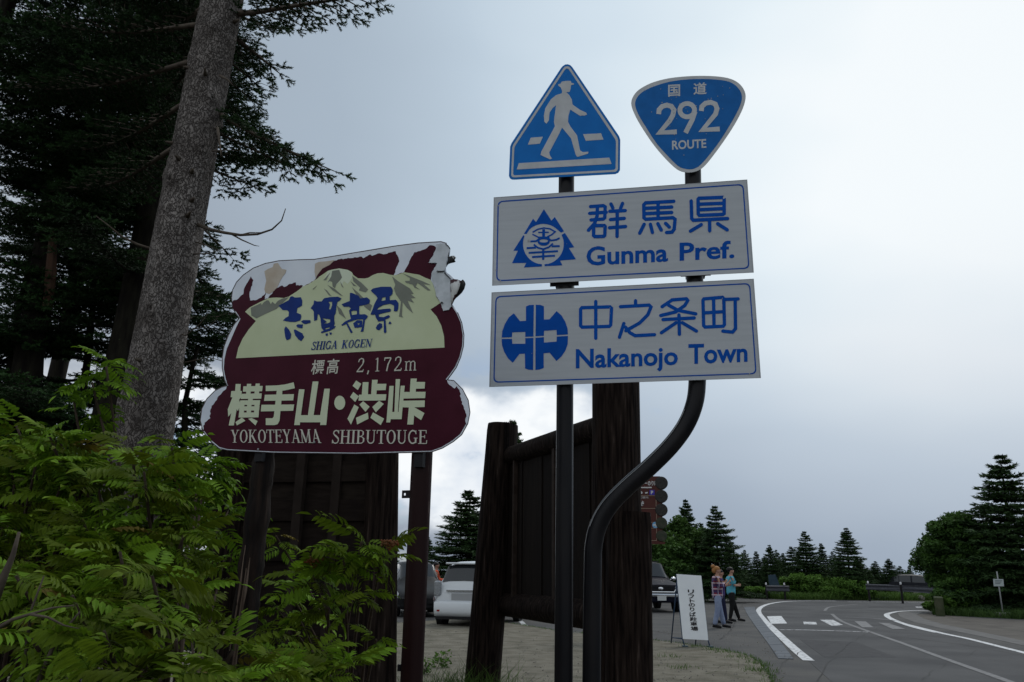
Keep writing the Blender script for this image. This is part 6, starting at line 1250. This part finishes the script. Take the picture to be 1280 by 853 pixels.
F_ = Fol(31); wd = MB(); r_ = random.Random(6)
for za, ex, ey, w2 in ((285, 18, 262, .28), (300, 22, 285, .26), (330, 8, 305, .3), (350, 18, 330, .3), (370, 2, 352, .35), (300, 110, 290, .3), (260, 95, 262, .25), (240, 30, 215, .3)): bough(F_, wd, at(64, za, 8.0), at(ex, ey, 7.8), w2, r_, sp=.08, tsp=.05, tl=.11, r0=.012, tone=.15, start=.1)
wd.build('limbs', M_twig, st, org); fol_obj(F_, 'foliage', 18, .030, .010, M_needle_n, st, org)

# ---- distant conifers: four meshes, scaled and turned per tree
def conifer_mesh(seed, Hh=9.0, Rb=1.9, sp=.36, nbw=8, power=.85):
    r_ = random.Random(seed); F_ = Fol(seed); wd = MB(); z = Hh * .985; k = 0
    while z > Hh * .07:
        f = (1 - z / Hh); r__ = Rb * (f ** power) + .02
        for b in range(nbw if f > .2 else 5 if f > .07 else 3):
            a_ = 2 * PI * (b + r_.random() * .6) / nbw + k * 1.3; l_ = r__ * r_.uniform(.62, 1.2); A = Vector((0, 0, z)); up_ = .35 * (1 - f * 1.9); B = A + Vector((math.cos(a_) * l_, math.sin(a_) * l_, up_ * l_ + r_.uniform(-.16, .12) * l_))
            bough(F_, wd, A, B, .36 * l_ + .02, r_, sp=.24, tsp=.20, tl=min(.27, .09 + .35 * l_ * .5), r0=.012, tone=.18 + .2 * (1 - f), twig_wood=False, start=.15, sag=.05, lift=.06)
        z -= sp * (.62 + .5 * f) * r_.uniform(.8, 1.2); k += 1
    F_.twig((0, 0, Hh * .95), (0, 0, 1), .42, .4)
    P, T = F_.tris(4, .19, .075, .7); return P, T, wd, Hh
CV = []
for i, (sd, rb, sp_, pw) in enumerate(((51, 2.7, .42, .95), (52, 3.0, .44, .9), (53, 2.3, .40, 1.0), (54, 3.4, .48, .95))):
    P, T, wd, Hh = conifer_mesh(sd, Rb=rb, sp=sp_, power=pw); cr_o = tri_mesh('crown', P, M_needle, None, None, T); t_m = MB(); t_m.tube([(0, 0, -.3), (0, 0, 4), (0, 0, 8.9)], [.16, .10, .012], 8); t_o = t_m.build('trunk', M_bark); l_o = wd.build('limbs', M_bark); CV.append((cr_o, t_o, l_o))
    cr_o['kind'] = 'stuff'
used = set()
def conifer(label, px, ptop, Y, v, wide=1.0, rz=0.0, zb=0.0, group='conifers beyond the road', name='conifer_tree'):
    t = at(px, ptop, Y); h_ = (t.z - zb) / 8.95 ; root = thing(name, label, 'conifer', (t.x, t.y, zb), rz, group); wide *= 1.12; root.scale = (h_ * wide, h_ * wide * .95, h_); root.rotation_euler = (R(1.5 * math.sin(px)), R(2.0 * math.cos(px * 1.7)), rz)
    for o in CV[v]:
        if v in used: c = o.copy(); COL.objects.link(c)
        else: c = o
        c.parent = root
    used.add(v); return root
conifer('short shadowy conifer behind the covered board', 945, 690, 60, 2, 1.25, .4)
conifer('slim conifer with a bare top just right of the people, second tallest there', 893, 634, 44, 1, 1.15, 1.0)
conifer('small pointed conifer rising behind the green broad-leaved tree', 855, 626, 56, 0, 1.0, 2.0)
conifer('ragged conifer close behind the two leading walkers', 912, 676, 52, 1, .9, 3.0)
conifer('conifer with a thin crown between the walkers and the covered board', 962, 682, 58, 0, 1.1, 4.0)
conifer('low conifer behind the left end of the green bushes', 978, 692, 62, 2, 1.2, 5.0)
conifer('full dark conifer above the left bushes, left of the tallest pair', 1005, 665, 54, 1, 1.15, .7)
conifer('narrow conifer tucked between the two full dark ones', 1028, 680, 55, 2, 1.1, 1.9)
conifer('full symmetric conifer above the right bushes', 1055, 661, 52, 0, 1.2, 2.6)
conifer('small conifer right of the symmetric one', 1076, 700, 58, 1, 1.3, 3.3)
conifer('low round-topped conifer behind the left end of the long rail', 1092, 702, 60, 3, 1.4, 4.1)
conifer('conifer of middling height above the middle of the long rail', 1110, 699, 58, 0, 1.5, 5.2)
conifer('pointed little conifer left of the dark people carrier', 1137, 708, 66, 2, 1.3, .2)
conifer('tiny conifer just behind the roof of the dark people carrier', 1158, 714, 66, 0, 1.4, 1.2)
conifer('tiny conifer between the carrier and the broad tree', 1150, 718, 70, 1, 1.6, 2.2)
conifer('dark conifer crowding the gap left of the full dark one above the bushes', 990, 684, 59, 1, 1.2, 2.2)
conifer('conifer with drooping tiers just right of the covered board', 970, 688, 64, 3, 1.0, .9)
conifer('dark conifer shoulder between the narrow and the symmetric conifers', 1040, 690, 60, 3, 1.0, 1.6)
conifer('low wide conifer above the left end of the long rail', 1084, 710, 57, 3, 1.2, 2.7)
conifer('low conifer filling behind the middle post of the long rail', 1124, 708, 62, 1, 1.5, 3.8)
conifer('tiny pale-tipped conifer left of the pointed little one', 1131, 716, 68, 2, 1.6, 4.4)
conifer('dark conifer right behind the two leading walkers', 928, 688, 56, 3, 1.0, 5.1)
conifer('half hidden conifer left of the slim bare-topped one', 876, 655, 55, 1, 1.0, 1.3)
rk = random.Random(91)
for k, px_ in enumerate(range(872, 1168, 20)):          # the back row closing the skyline
    conifer('dark conifer tip in the distant back row of the wood', px_ + rk.uniform(-5, 5), rk.uniform(694, 712) + max(0, px_ - 1060) * .10, rk.uniform(70, 78), k % 4, rk.uniform(1.1, 1.7), k * 1.1, group='distant back row of conifers')
conifer('tall tiered conifer rising out of the broad dark tree at the right edge', 1244, 571, 34.0, 1, 1.25, 2.9, group='conifers at the right edge')
conifer('dark conifer behind the tiered one, cut by the right edge', 1290, 606, 35, 3, 1.15, .9, group='conifers at the right edge')
conifer('dense conifer above the white hatchback, left of the left log post', 588, 614, 40, 1, 1.7, 1.4, group='conifers behind the car park')
conifer('dark conifer behind the dense one above the white hatchback', 612, 640, 44, 0, 1.6, .3, group='conifers behind the car park')
conifer('conifer whose tip shows just right of the top of the left log post', 640, 526, 30, 3, .62, .5, group='conifers behind the car park')
conifer('small conifer glimpsed right beside the brown sign post', 534, 672, 44, 0, 1.1, 2.4, group='conifers behind the car park')
conifer('shadowy conifer hidden behind the big billboard', 690, 640, 42, 3, 1.2, 2.0, group='conifers behind the car park')
conifer('shadowy conifer behind the tall log post', 745, 650, 46, 0, 1.3, .1, group='conifers behind the car park')
conifer('dark conifer behind the off-roader, left of the green broad-leaved tree', 800, 668, 44, 1, 1.3, 5.7, group='conifers behind the car park')
for o, i in ((c, v) for v in range(4) for c in CV[v] if v not in used): bpy.data.objects.remove(o)
# ---- far-off low wood closing the gaps
r_ = np.random.default_rng(5)
def leaf_cloud(blobs, n_per, ls, seed, flat=.7, top=1.25):
    """many small leaf quads in lumpy shells; returns triangles and tone"""
    r_ = np.random.default_rng(seed); out = []; tn = []
    for (c, rad, dens) in blobs:
        n = int(n_per * dens); u = r_.normal(size=(n, 3)); u /= np.linalg.norm(u, axis=1)[:, None]; rr_ = r_.uniform(.25, top, n) ** .7; p = np.array(c) + u * rr_[:, None] * np.array(rad)
        a = r_.normal(size=(n, 3)); a[:, 2] *= flat; a /= np.linalg.norm(a, axis=1)[:, None]; b = np.cross(a, r_.normal(size=(n, 3))); b /= np.linalg.norm(b, axis=1)[:, None] + 1e-9; s_ = ls * r_.uniform(.6, 1.3, n)[:, None]
        q = [p - a * s_, p + b * s_ * .5, p + a * s_, p - b * s_ * .5]; out += [np.stack([q[0], q[1], q[2]], 1), np.stack([q[0], q[2], q[3]], 1)]; t = np.clip(.3 + .35 * u[:, 2] + r_.uniform(-.25, .3, n), 0, 1); tn += [t, t]  # tone rises towards the upper side of each lump
    return np.concatenate(out), np.concatenate(tn)
def broad(label, px, ptop, Y, Rx, seed, mt=M_leaf_far, ls=.09, nb=60, n_per=480, name='broadleaf_tree', cat='tree', group=None, zlo=.15, tk_=True, crown_name='crown'):
    t = at(px, ptop, Y); H = t.z; org = (t.x, t.y, 0); root = thing(name, label, cat, org, 0, group); r_ = random.Random(seed); bl = []
    for k in range(nb):
        cz_ = H * (1 + zlo) / 2; hz_ = H * (1 - zlo) / 2; u_ = Vector((r_.gauss(0, 1), r_.gauss(0, 1), r_.gauss(0, 1))).normalized() * r_.random() ** .4; zz = cz_ + u_.z * hz_ * .93; a = math.atan2(u_.y, u_.x); q = math.hypot(u_.x, u_.y) * Rx * (1 + .18 * math.sin(3 * a + seed)); rd = r_.uniform(.07, .22) * Rx + .10
        bl.append(((math.cos(a) * q, math.sin(a) * q * .8, min(zz, H - rd * .7)), (rd, rd, rd * .72), (rd / (.25 * Rx)) ** 1.3))
    bl.append(((0, 0, H - .25 * Rx * .8), (.24 * Rx, .24 * Rx, .2 * Rx), 1))
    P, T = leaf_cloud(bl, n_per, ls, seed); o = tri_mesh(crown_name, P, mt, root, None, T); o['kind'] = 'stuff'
    if tk_:
        m = MB(); m.tube([(0, 0, -.2), (.05, 0, H * .3), (0, 0, H * .6)], [.16, .12, .05], 8); m.build('trunk', M_bark, root)
        m = MB()
        for (c, rd, _) in bl[:14]: c = Vector(c); b0 = Vector((0, 0, H * r_.uniform(.2, .5))); m.tube([b0, b0.lerp(c, .5) + Vector((0, 0, .1)), c], [.05, .035, .012], 5)
        m.build('limbs', M_bark, root)
    return root
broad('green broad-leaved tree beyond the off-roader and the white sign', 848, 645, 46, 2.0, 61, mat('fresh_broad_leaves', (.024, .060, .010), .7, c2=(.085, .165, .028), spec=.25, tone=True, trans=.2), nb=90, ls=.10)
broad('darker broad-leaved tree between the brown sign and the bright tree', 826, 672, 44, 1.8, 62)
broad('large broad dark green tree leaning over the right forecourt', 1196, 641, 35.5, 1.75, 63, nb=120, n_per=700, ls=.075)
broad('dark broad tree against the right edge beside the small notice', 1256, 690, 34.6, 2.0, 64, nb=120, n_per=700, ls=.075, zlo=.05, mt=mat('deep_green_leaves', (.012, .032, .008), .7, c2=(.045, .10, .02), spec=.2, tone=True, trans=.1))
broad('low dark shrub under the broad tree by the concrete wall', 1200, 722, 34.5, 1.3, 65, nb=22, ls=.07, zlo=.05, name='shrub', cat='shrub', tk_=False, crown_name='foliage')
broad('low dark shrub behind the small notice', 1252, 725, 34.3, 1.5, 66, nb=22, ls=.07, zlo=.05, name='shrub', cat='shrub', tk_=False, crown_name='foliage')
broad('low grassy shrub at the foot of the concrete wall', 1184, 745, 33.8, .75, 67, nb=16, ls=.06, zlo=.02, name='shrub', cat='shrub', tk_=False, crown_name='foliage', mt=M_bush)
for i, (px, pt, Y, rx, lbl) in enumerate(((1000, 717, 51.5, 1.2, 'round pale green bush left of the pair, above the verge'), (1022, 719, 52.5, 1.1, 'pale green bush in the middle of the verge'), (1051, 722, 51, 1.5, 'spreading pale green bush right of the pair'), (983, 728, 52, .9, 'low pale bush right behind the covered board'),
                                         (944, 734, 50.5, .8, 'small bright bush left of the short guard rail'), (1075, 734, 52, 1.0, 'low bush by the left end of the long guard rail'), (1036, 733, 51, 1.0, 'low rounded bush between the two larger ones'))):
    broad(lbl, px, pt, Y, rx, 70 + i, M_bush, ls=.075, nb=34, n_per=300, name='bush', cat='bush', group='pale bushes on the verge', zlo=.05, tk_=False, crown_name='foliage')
blobs = []
r2 = random.Random(2)
for i in range(95): x = -26 + i * .62; h_ = r2.uniform(.5, 1.25); blobs.append(((x, 63 + r2.uniform(-2.5, 2.5), h_), (1.1, 1.1, h_), 1.0))
P, T = leaf_cloud(blobs, 420, .09, 9, top=1.0); o = tri_mesh('far_wood', P, M_needle, None, None, T); tag(o, 'dark low undergrowth filling the gaps under the distant conifers', 'undergrowth', kind='stuff')

# ---- grass
def grass(name, label, spots, mt, seed, hgt=(.06, .16), wd=.008):
    r_ = np.random.default_rng(seed); P = []
    S = np.array([(x, y, z) for x, y, z, *_ in spots]); n = len(S); hh = r_.uniform(hgt[0], hgt[1], n) * np.array([s_[3] if len(s_) > 3 else 1 for s_ in spots]); a = r_.uniform(0, 2 * PI, n); wv = np.stack([np.cos(a), np.sin(a), np.zeros(n)], 1) * wd / 2; ln = r_.normal(size=(n, 3)) * .35; ln[:, 2] = 1
    mid = S + ln * np.array([.6, .6, .6]) * hh[:, None]; tip = S + ln * hh[:, None] * np.array([1.5, 1.5, 1.0]); P = np.concatenate([np.stack([S - wv, S + wv, mid + wv * .7], 1), np.stack([S - wv, mid + wv * .7, mid - wv * .7], 1), np.stack([mid - wv * .7, mid + wv * .7, tip], 1)]); t = r_.uniform(0, 1, n)
    o = tri_mesh(name, P, mt, None, None, np.concatenate([t, t, t])); tag(o, label, 'grass', kind='stuff'); return o
M_gr2 = mat('verge_grass', (.045, .095, .018), .8, c2=(.11, .19, .04), tone=True, trans=.2, spec=.2)
sp_ = []
r_ = random.Random(14)
for p in te:                                           # along the broken edge of the concrete
    for _ in range(26 if p.x > -1.5 else 5):
        if abs(math.sin(p.x * 2.3) + .4 * math.sin(p.x * 7)) > .25: sp_.append((p.x + r_.gauss(0, .07), p.y + .05 + r_.gauss(0, .13), .0, r_.uniform(.3, .8)))
grass('grass_tufts', 'thin grass growing along the broken edge of the concrete apron', sp_, M_gr2, 1, hgt=(.04, .12), wd=.010)
sp_ = []
for cx, cy, n_, s_ in ((lb.x, lb.y - .25, 420, .26), (lb.x - .45, lb.y - .35, 160, .18), (rb_.x + .35, rb_.y - .2, 110, .12), (fb.x + .3, fb.y - .1, 60, .1)):
    for _ in range(n_ * 2): sp_.append((cx + r_.gauss(0, s_), cy + r_.gauss(0, s_ * .5), .03, r_.uniform(.7, 2.2)))
for px, py in ((870, 811), (890, 815), (905, 818), (925, 825), (945, 832), (955, 842), (850, 838), (836, 824), (950, 842)):
    p = gnd(px, py)
    for _ in range(60): sp_.append((p.x + r_.gauss(0, .14), p.y + r_.gauss(0, .12), .03, r_.uniform(.2, .45)))
grass('grass_clump', 'tall grass at the foot of the log posts and in the cracks of the apron', sp_, M_gr2, 2, hgt=(.10, .26), wd=.009)
sp_ = []
for _ in range(16000):
    t = r_.random(); px = 935 + t * 250; py = 751 - (0 if px > 1000 else (1000 - px) * .05) - r_.random() ** 1.6 * 9; p = gnd(px, py); sp_.append((p.x, p.y + 1.0, -.03))
grass('verge_grass', 'green grass on the verge beyond the bend', sp_, M_gr2, 3, hgt=(.15, .55), wd=.05)
sp_ = []
for _ in range(6000):
    px = 1172 + r_.random() * 130; p = gnd(px, 769.5 + (px - 1172) * .05 - r_.random() * 5); sp_.append((p.x, p.y + .3, -.03))
grass('verge_grass', 'dark grass under the broad tree at the right edge', sp_, mat('shade_toned_grass', (.03, .065, .015), .8, c2=(.07, .13, .03), tone=True, trans=.15), 4, hgt=(.10, .4), wd=.03)  # shade under the tree put into a darker grass colour
# ---- small plants among the grass by the left log
def leafy(name, label, c, n, s_, seed, mt, group=None):
    r_ = np.random.default_rng(seed); bl = [((0, 0, s_ * .5), (s_ * .6, s_ * .5, s_ * .5), 1)]; P, T = leaf_cloud(bl, n, s_ * .12, seed); root = thing(name, label, 'plant', c, 0, group); o = tri_mesh('foliage', P, mt, root, None, T); o['kind'] = 'stuff'
    m = MB()
    for k in range(6): a = k; m.tube([(0, 0, 0), (math.cos(a) * s_ * .3, math.sin(a) * s_ * .3, s_ * .8)], [.004, .002], 4)
    m.build('stem', M_twig, root)
p = gnd(553, 838); leafy('small_plant', 'small leafy weed on the concrete left of the left log post', (p.x, p.y, .03), 110, .26, 1, M_bush)
p = gnd(530, 846); leafy('small_plant', 'yellow green weed beside the foot of the brown sign post', (p.x, p.y, .03), 160, .24, 2, M_bush)
p = at(649, 532, 10.0); leafy('small_plant', 'tiny weed sprouting on top of the left log post', (la.x + .10, la.y, la.z - .005), 12, .07, 3, M_bush)

# ---- rowans in the foreground
M_row = mat('rowan_leaf', (.009, .032, .002), .6, c2=(.190, .315, .020), spec=.12, tone=True, trans=.30, rand=.48)
M_with = mat('withered_leaf', (.10, .075, .012), .7, c2=(.22, .17, .03), tone=True, trans=.2); M_stem = mat('rowan_stem', (.045, .030, .022), .8, c2=(.075, .055, .04), scale=14, stretch=(2, 2, .5), spec=.2); M_pet = mat('red_leaf_stalk', (.12, .035, .018), .6)
def rowan_leaf_mesh(seed, L_=.20, pairs=6):
    """pinnate leaf along +x: arched stalk, paired toothed leaflets each folded along its rib"""
    r_ = random.Random(seed); tr_ = []; tn = []; arch = r_.uniform(.35, .75)
    def C(t): return Vector((L_ * t * (1 - .12 * t), 0, L_ * (.10 * t - arch * .55 * t * t)))
    for i in range(5):
        a, b = C(i / 5), C((i + 1) / 5); w_ = .0016; tr_.append([a + Vector((0, -w_, 0)), a + Vector((0, w_, 0)), b + Vector((0, 0, .0005))]); tn.append(.15)
    def leaflet(base, d, ln, wd, tn0):
        d = d.normalized(); s_ = d.cross(Vector((0, 0, 1))).normalized(); up = s_.cross(d); dr = -.12; m1 = base + d * ln * .42 + up * ln * .03; m2 = base + d * ln * .75 + up * ln * -.01; tip = base + d * ln + up * ln * dr; fold = .16
        for sg in (-1, 1):
            e1 = base + d * ln * .33 + s_ * sg * wd / 2 + up * wd * fold; e2 = base + d * ln * .68 + s_ * sg * wd * .42 + up * (wd * fold - ln * .03)
            tr_.extend([[base, e1, m1], [m1, e1, e2], [m1, e2, tip]]); t_ = tn0 + (.06 if sg > 0 else -.04); tn.extend([t_, t_, t_ + .04])
    for k in range(pairs):
        t = .24 + .70 * k / pairs; p = C(t); f = math.sin(PI * (.30 + .55 * k / pairs)); ln = L_ * .335 * f * r_.uniform(.9, 1.08); dd = (C(min(1, t + .02)) - p).normalized()
        for sg in (-1, 1):
            leaflet(p, dd * .50 + Vector((0, sg * .95, r_.uniform(-.40, .0))), ln, ln * .31, .42 + .16 * t + r_.uniform(-.1, .1))
    leaflet(C(.97), (C(1) - C(.9)), L_ * .26, L_ * .085, .62)
    P = np.array([[tuple(v) for v in t] for t in tr_]); return P, np.array(tn)
LM = []
for i in range(7):
    P, T = rowan_leaf_mesh(100 + i, L_=.225 + .014 * (i % 3), pairs=6 + (i % 3 > 0)); o = tri_mesh('leaf', P, M_row, None, None, T); LM.append((o.data, P, T)); bpy.data.objects.remove(o)
def rowan(label, footc, whorls, seed, fill=None, berries=(), group='rowans in the foreground'):
    """whorls: (px,py,Y,scale,n)"""
    org = footc; root = thing('rowan_shrub', label, 'shrub', org, 0, group); r_ = random.Random(seed); leaves = []; F0 = Vector(footc)
    for (px, py, Y, s_, n_) in whorls:
        if 232 < px < 384 and 560 < py < 800: Y = 4.75; s_ *= 1.3
        tip = at(px, py, Y)
        if tip.z < .05: continue
        base = F0 + Vector((r_.uniform(-.15, .15), r_.uniform(-.1, .1), 0)); hv = tip - base; mid = base + Vector((hv.x * .35, hv.y * .35, hv.z * .62)); st_ = smooth_path([tuple(base), tuple(mid), tuple(tip)], 5); m = MB(); k = len(st_)
        m.tube(st_, [.012 * (1 - .75 * i / (k - 1)) + .002 for i in range(k)], 6); m.build('branch', M_stem, root, org, smooth=True)
        dtop = (st_[-1] - st_[-3]).normalized()
        n_ = int(n_ * 1.35)
        for j in range(n_):
            a = 2 * PI * (j + r_.uniform(-.3, .3)) / n_ * 1.0; back = .05 * (j % 3) * s_; pp_ = tip - dtop * back; el_ = r_.uniform(-.25, .85) - .15 * (j % 3)
            sc_ = .80 * s_ * (r_.uniform(.8, 1.15) if r_.random() > .2 else r_.uniform(.5, .8)); M_ = Matrix.Translation(pp_ - F0) @ Matrix.Rotation(a, 4, 'Z') @ Matrix.Rotation(-el_, 4, 'Y') @ Matrix.Rotation(r_.uniform(-.85, .85), 4, 'X') @ Matrix.Diagonal((sc_, sc_, sc_, 1)); leaves.append(((pp_ - C0).length, M_, r_.randrange(len(LM))))
    leaves.sort(key=lambda t: t[0]); first = leaves[:298]; rest = leaves[298:]
    for _, M_, v in first:
        o = bpy.data.objects.new('leaf', LM[v][0]); COL.objects.link(o); o.parent = root; o.matrix_local = M_
        if r_.random() < .022: o.material_slots[0].link = 'OBJECT'; o.material_slots[0].material = M_with; o['label'] = 'yellow brown withered leaf'
    if rest:
        PP = []; TT = []
        for _, M_, v in rest:
            A = np.array(M_); P = LM[v][1].reshape(-1, 3) @ A[:3, :3].T + A[:3, 3]; PP.append(P.reshape(-1, 3, 3)); TT.append(LM[v][2] * r_.uniform(.5, 1.1))
        o = tri_mesh('foliage', np.concatenate(PP), M_row, root, None, np.concatenate(TT)); o['kind'] = 'stuff'
    for (px, py, Y, s_) in berries:
        c = at(px, py, Y); m = MB(); rb2 = random.Random(int(px))
        for _ in range(60): a = rb2.uniform(0, 2 * PI); q = s_ * rb2.random() ** .5; m.ell(c + Vector((math.cos(a) * q, math.sin(a) * q * .7, rb2.uniform(-.25, .25) * s_)), (.0045,) * 3, 6, 4)
        for _ in range(14): a = rb2.uniform(0, 2 * PI); m.tube([c + Vector((0, 0, -s_ * .8)), c + Vector((math.cos(a) * s_ * .7, math.sin(a) * s_ * .5, -.1 * s_))], .001, 3)
        m.build('berry_cluster', mat('unripe_berries', (.20, .050, .018), .6, c2=(.12, .06, .02), scale=30), root, org)
    return root
r_ = random.Random(40)
def scatter(n, xr, outline, ybot, Yr, s_=(.85, 1.1), nl=(7, 9)):
    out = []
    for k in range(n):
        x = r_.uniform(*xr); yt = np.interp(x, [p[0] for p in outline], [p[1] for p in outline]); f = r_.random() ** .85; y = yt + 22 + (ybot - yt) * f; out.append((x, y, Yr[0] + (Yr[1] - Yr[0]) * (1 - f) * r_.uniform(.6, 1.15), r_.uniform(*s_), r_.randint(*nl)))
    return out
ol = [(-30, 520), (0, 515), (40, 535), (70, 515), (95, 520), (120, 520), (150, 545), (200, 545), (250, 552), (285, 575), (300, 620), (305, 660), (300, 720), (290, 800)]
wh = [(132, 452, 3.6, .95, 9), (115, 478, 3.6, .9, 7), (92, 500, 3.6, .9, 6), (20, 532, 3.3, 1.0, 9), (62, 545, 3.2, 1.0, 9), (165, 560, 3.1, 1.05, 9), (215, 560, 3.2, 1.05, 9), (258, 580, 3.2, 1.0, 9), (240, 620, 3.0, 1.0, 9), (285, 640, 3.2, .95, 8), (180, 590, 2.9, 1.0, 9), (280, 700, 3.1, .9, 8)]
rowan('tall rowan shrub in front of the grey trunk, its shoots rising past it', tuple(gnd(150, 1150, .1)), wh + scatter(34, (60, 262), ol, 740, (2.6, 3.7)), 1)
rowan('rowan shrub filling the left edge in front of the shadowy firs', tuple(gnd(-60, 1120, .1)), [(12, 560, 3.4, 1, 9), (45, 580, 3.1, 1, 9)] + scatter(32, (-40, 130), ol, 800, (2.5, 3.6)), 2)
rowan('low rowan shrub along the bottom edge left of the rotten post', tuple(gnd(190, 1300, .1)), [(150, 690, 2.5, .95, 9), (190, 720, 2.4, 1, 9), (250, 745, 2.5, 1, 9), (90, 745, 2.3, 1, 9), (130, 790, 2.2, 1, 9), (220, 800, 2.2, 1, 9), (40, 800, 2.2, 1, 9), (280, 790, 2.5, .9, 8), (340, 838, 2.4, .9, 8), (20, 720, 2.5, .9, 8), (200, 850, 2.1, 1, 9), (120, 850, 2.1, 1, 9), (300, 850, 2.2, .9, 9)] + scatter(11, (0, 330), [(0, 700), (330, 760)], 860, (2.2, 3.0)), 3)
rowan('small rowan shrub with an orange berry cluster between the two sign posts', tuple(gnd(430, 1020, .1)),
      [(452, 678, 3.1, 1.12, 9), (478, 690, 3.15, .95, 7), (430, 700, 3.1, .95, 7), (392, 720, 3.2, 1.0, 9), (358, 735, 3.3, .95, 8), (345, 760, 3.4, .9, 8), (375, 775, 3.1, .9, 8), (410, 760, 3.1, .85, 7), (450, 745, 3.2, .8, 6), (390, 815, 2.9, .95, 9), (430, 835, 2.8, .95, 9), (350, 820, 3.0, .95, 9), (470, 800, 3.2, .6, 5), (345, 670, 3.6, .7, 6), (330, 790, 3.2, .9, 8), (405, 850, 2.7, .95, 9), (365, 850, 2.7, .95, 9)], 4,
      berries=((487, 679, 3.10, .035), (393, 700, 3.15, .04)))
# bare grey twigs low on the left
tw = thing('dead_twigs', 'bare grey twigs crossing low among the rowan leaves at left', 'twigs', tuple(gnd(40, 1200, .1))); ot = tuple(tw.location)
for pts, r0, Y in (([(-10, 790), (15, 775), (38, 768), (66, 760), (92, 757)], .006, 2.15), ([(38, 768), (60, 772), (80, 782), (98, 786)], .004, 2.12), ([(30, 850), (34, 800), (40, 760), (55, 720)], .007, 2.3), ([(-10, 760), (5, 720), (16, 695), (24, 665)], .016, 2.4), ([(45, 860), (70, 800), (100, 765)], .008, 2.2)):
    m = MB(); q = [at(x, y, Y) for x, y in pts]; k = len(q); m.tube(q, [r0 * (1 - .7 * i / (k - 1)) for i in range(k)], 6); m.build('twig', M_twig, tw, ot, smooth=True)
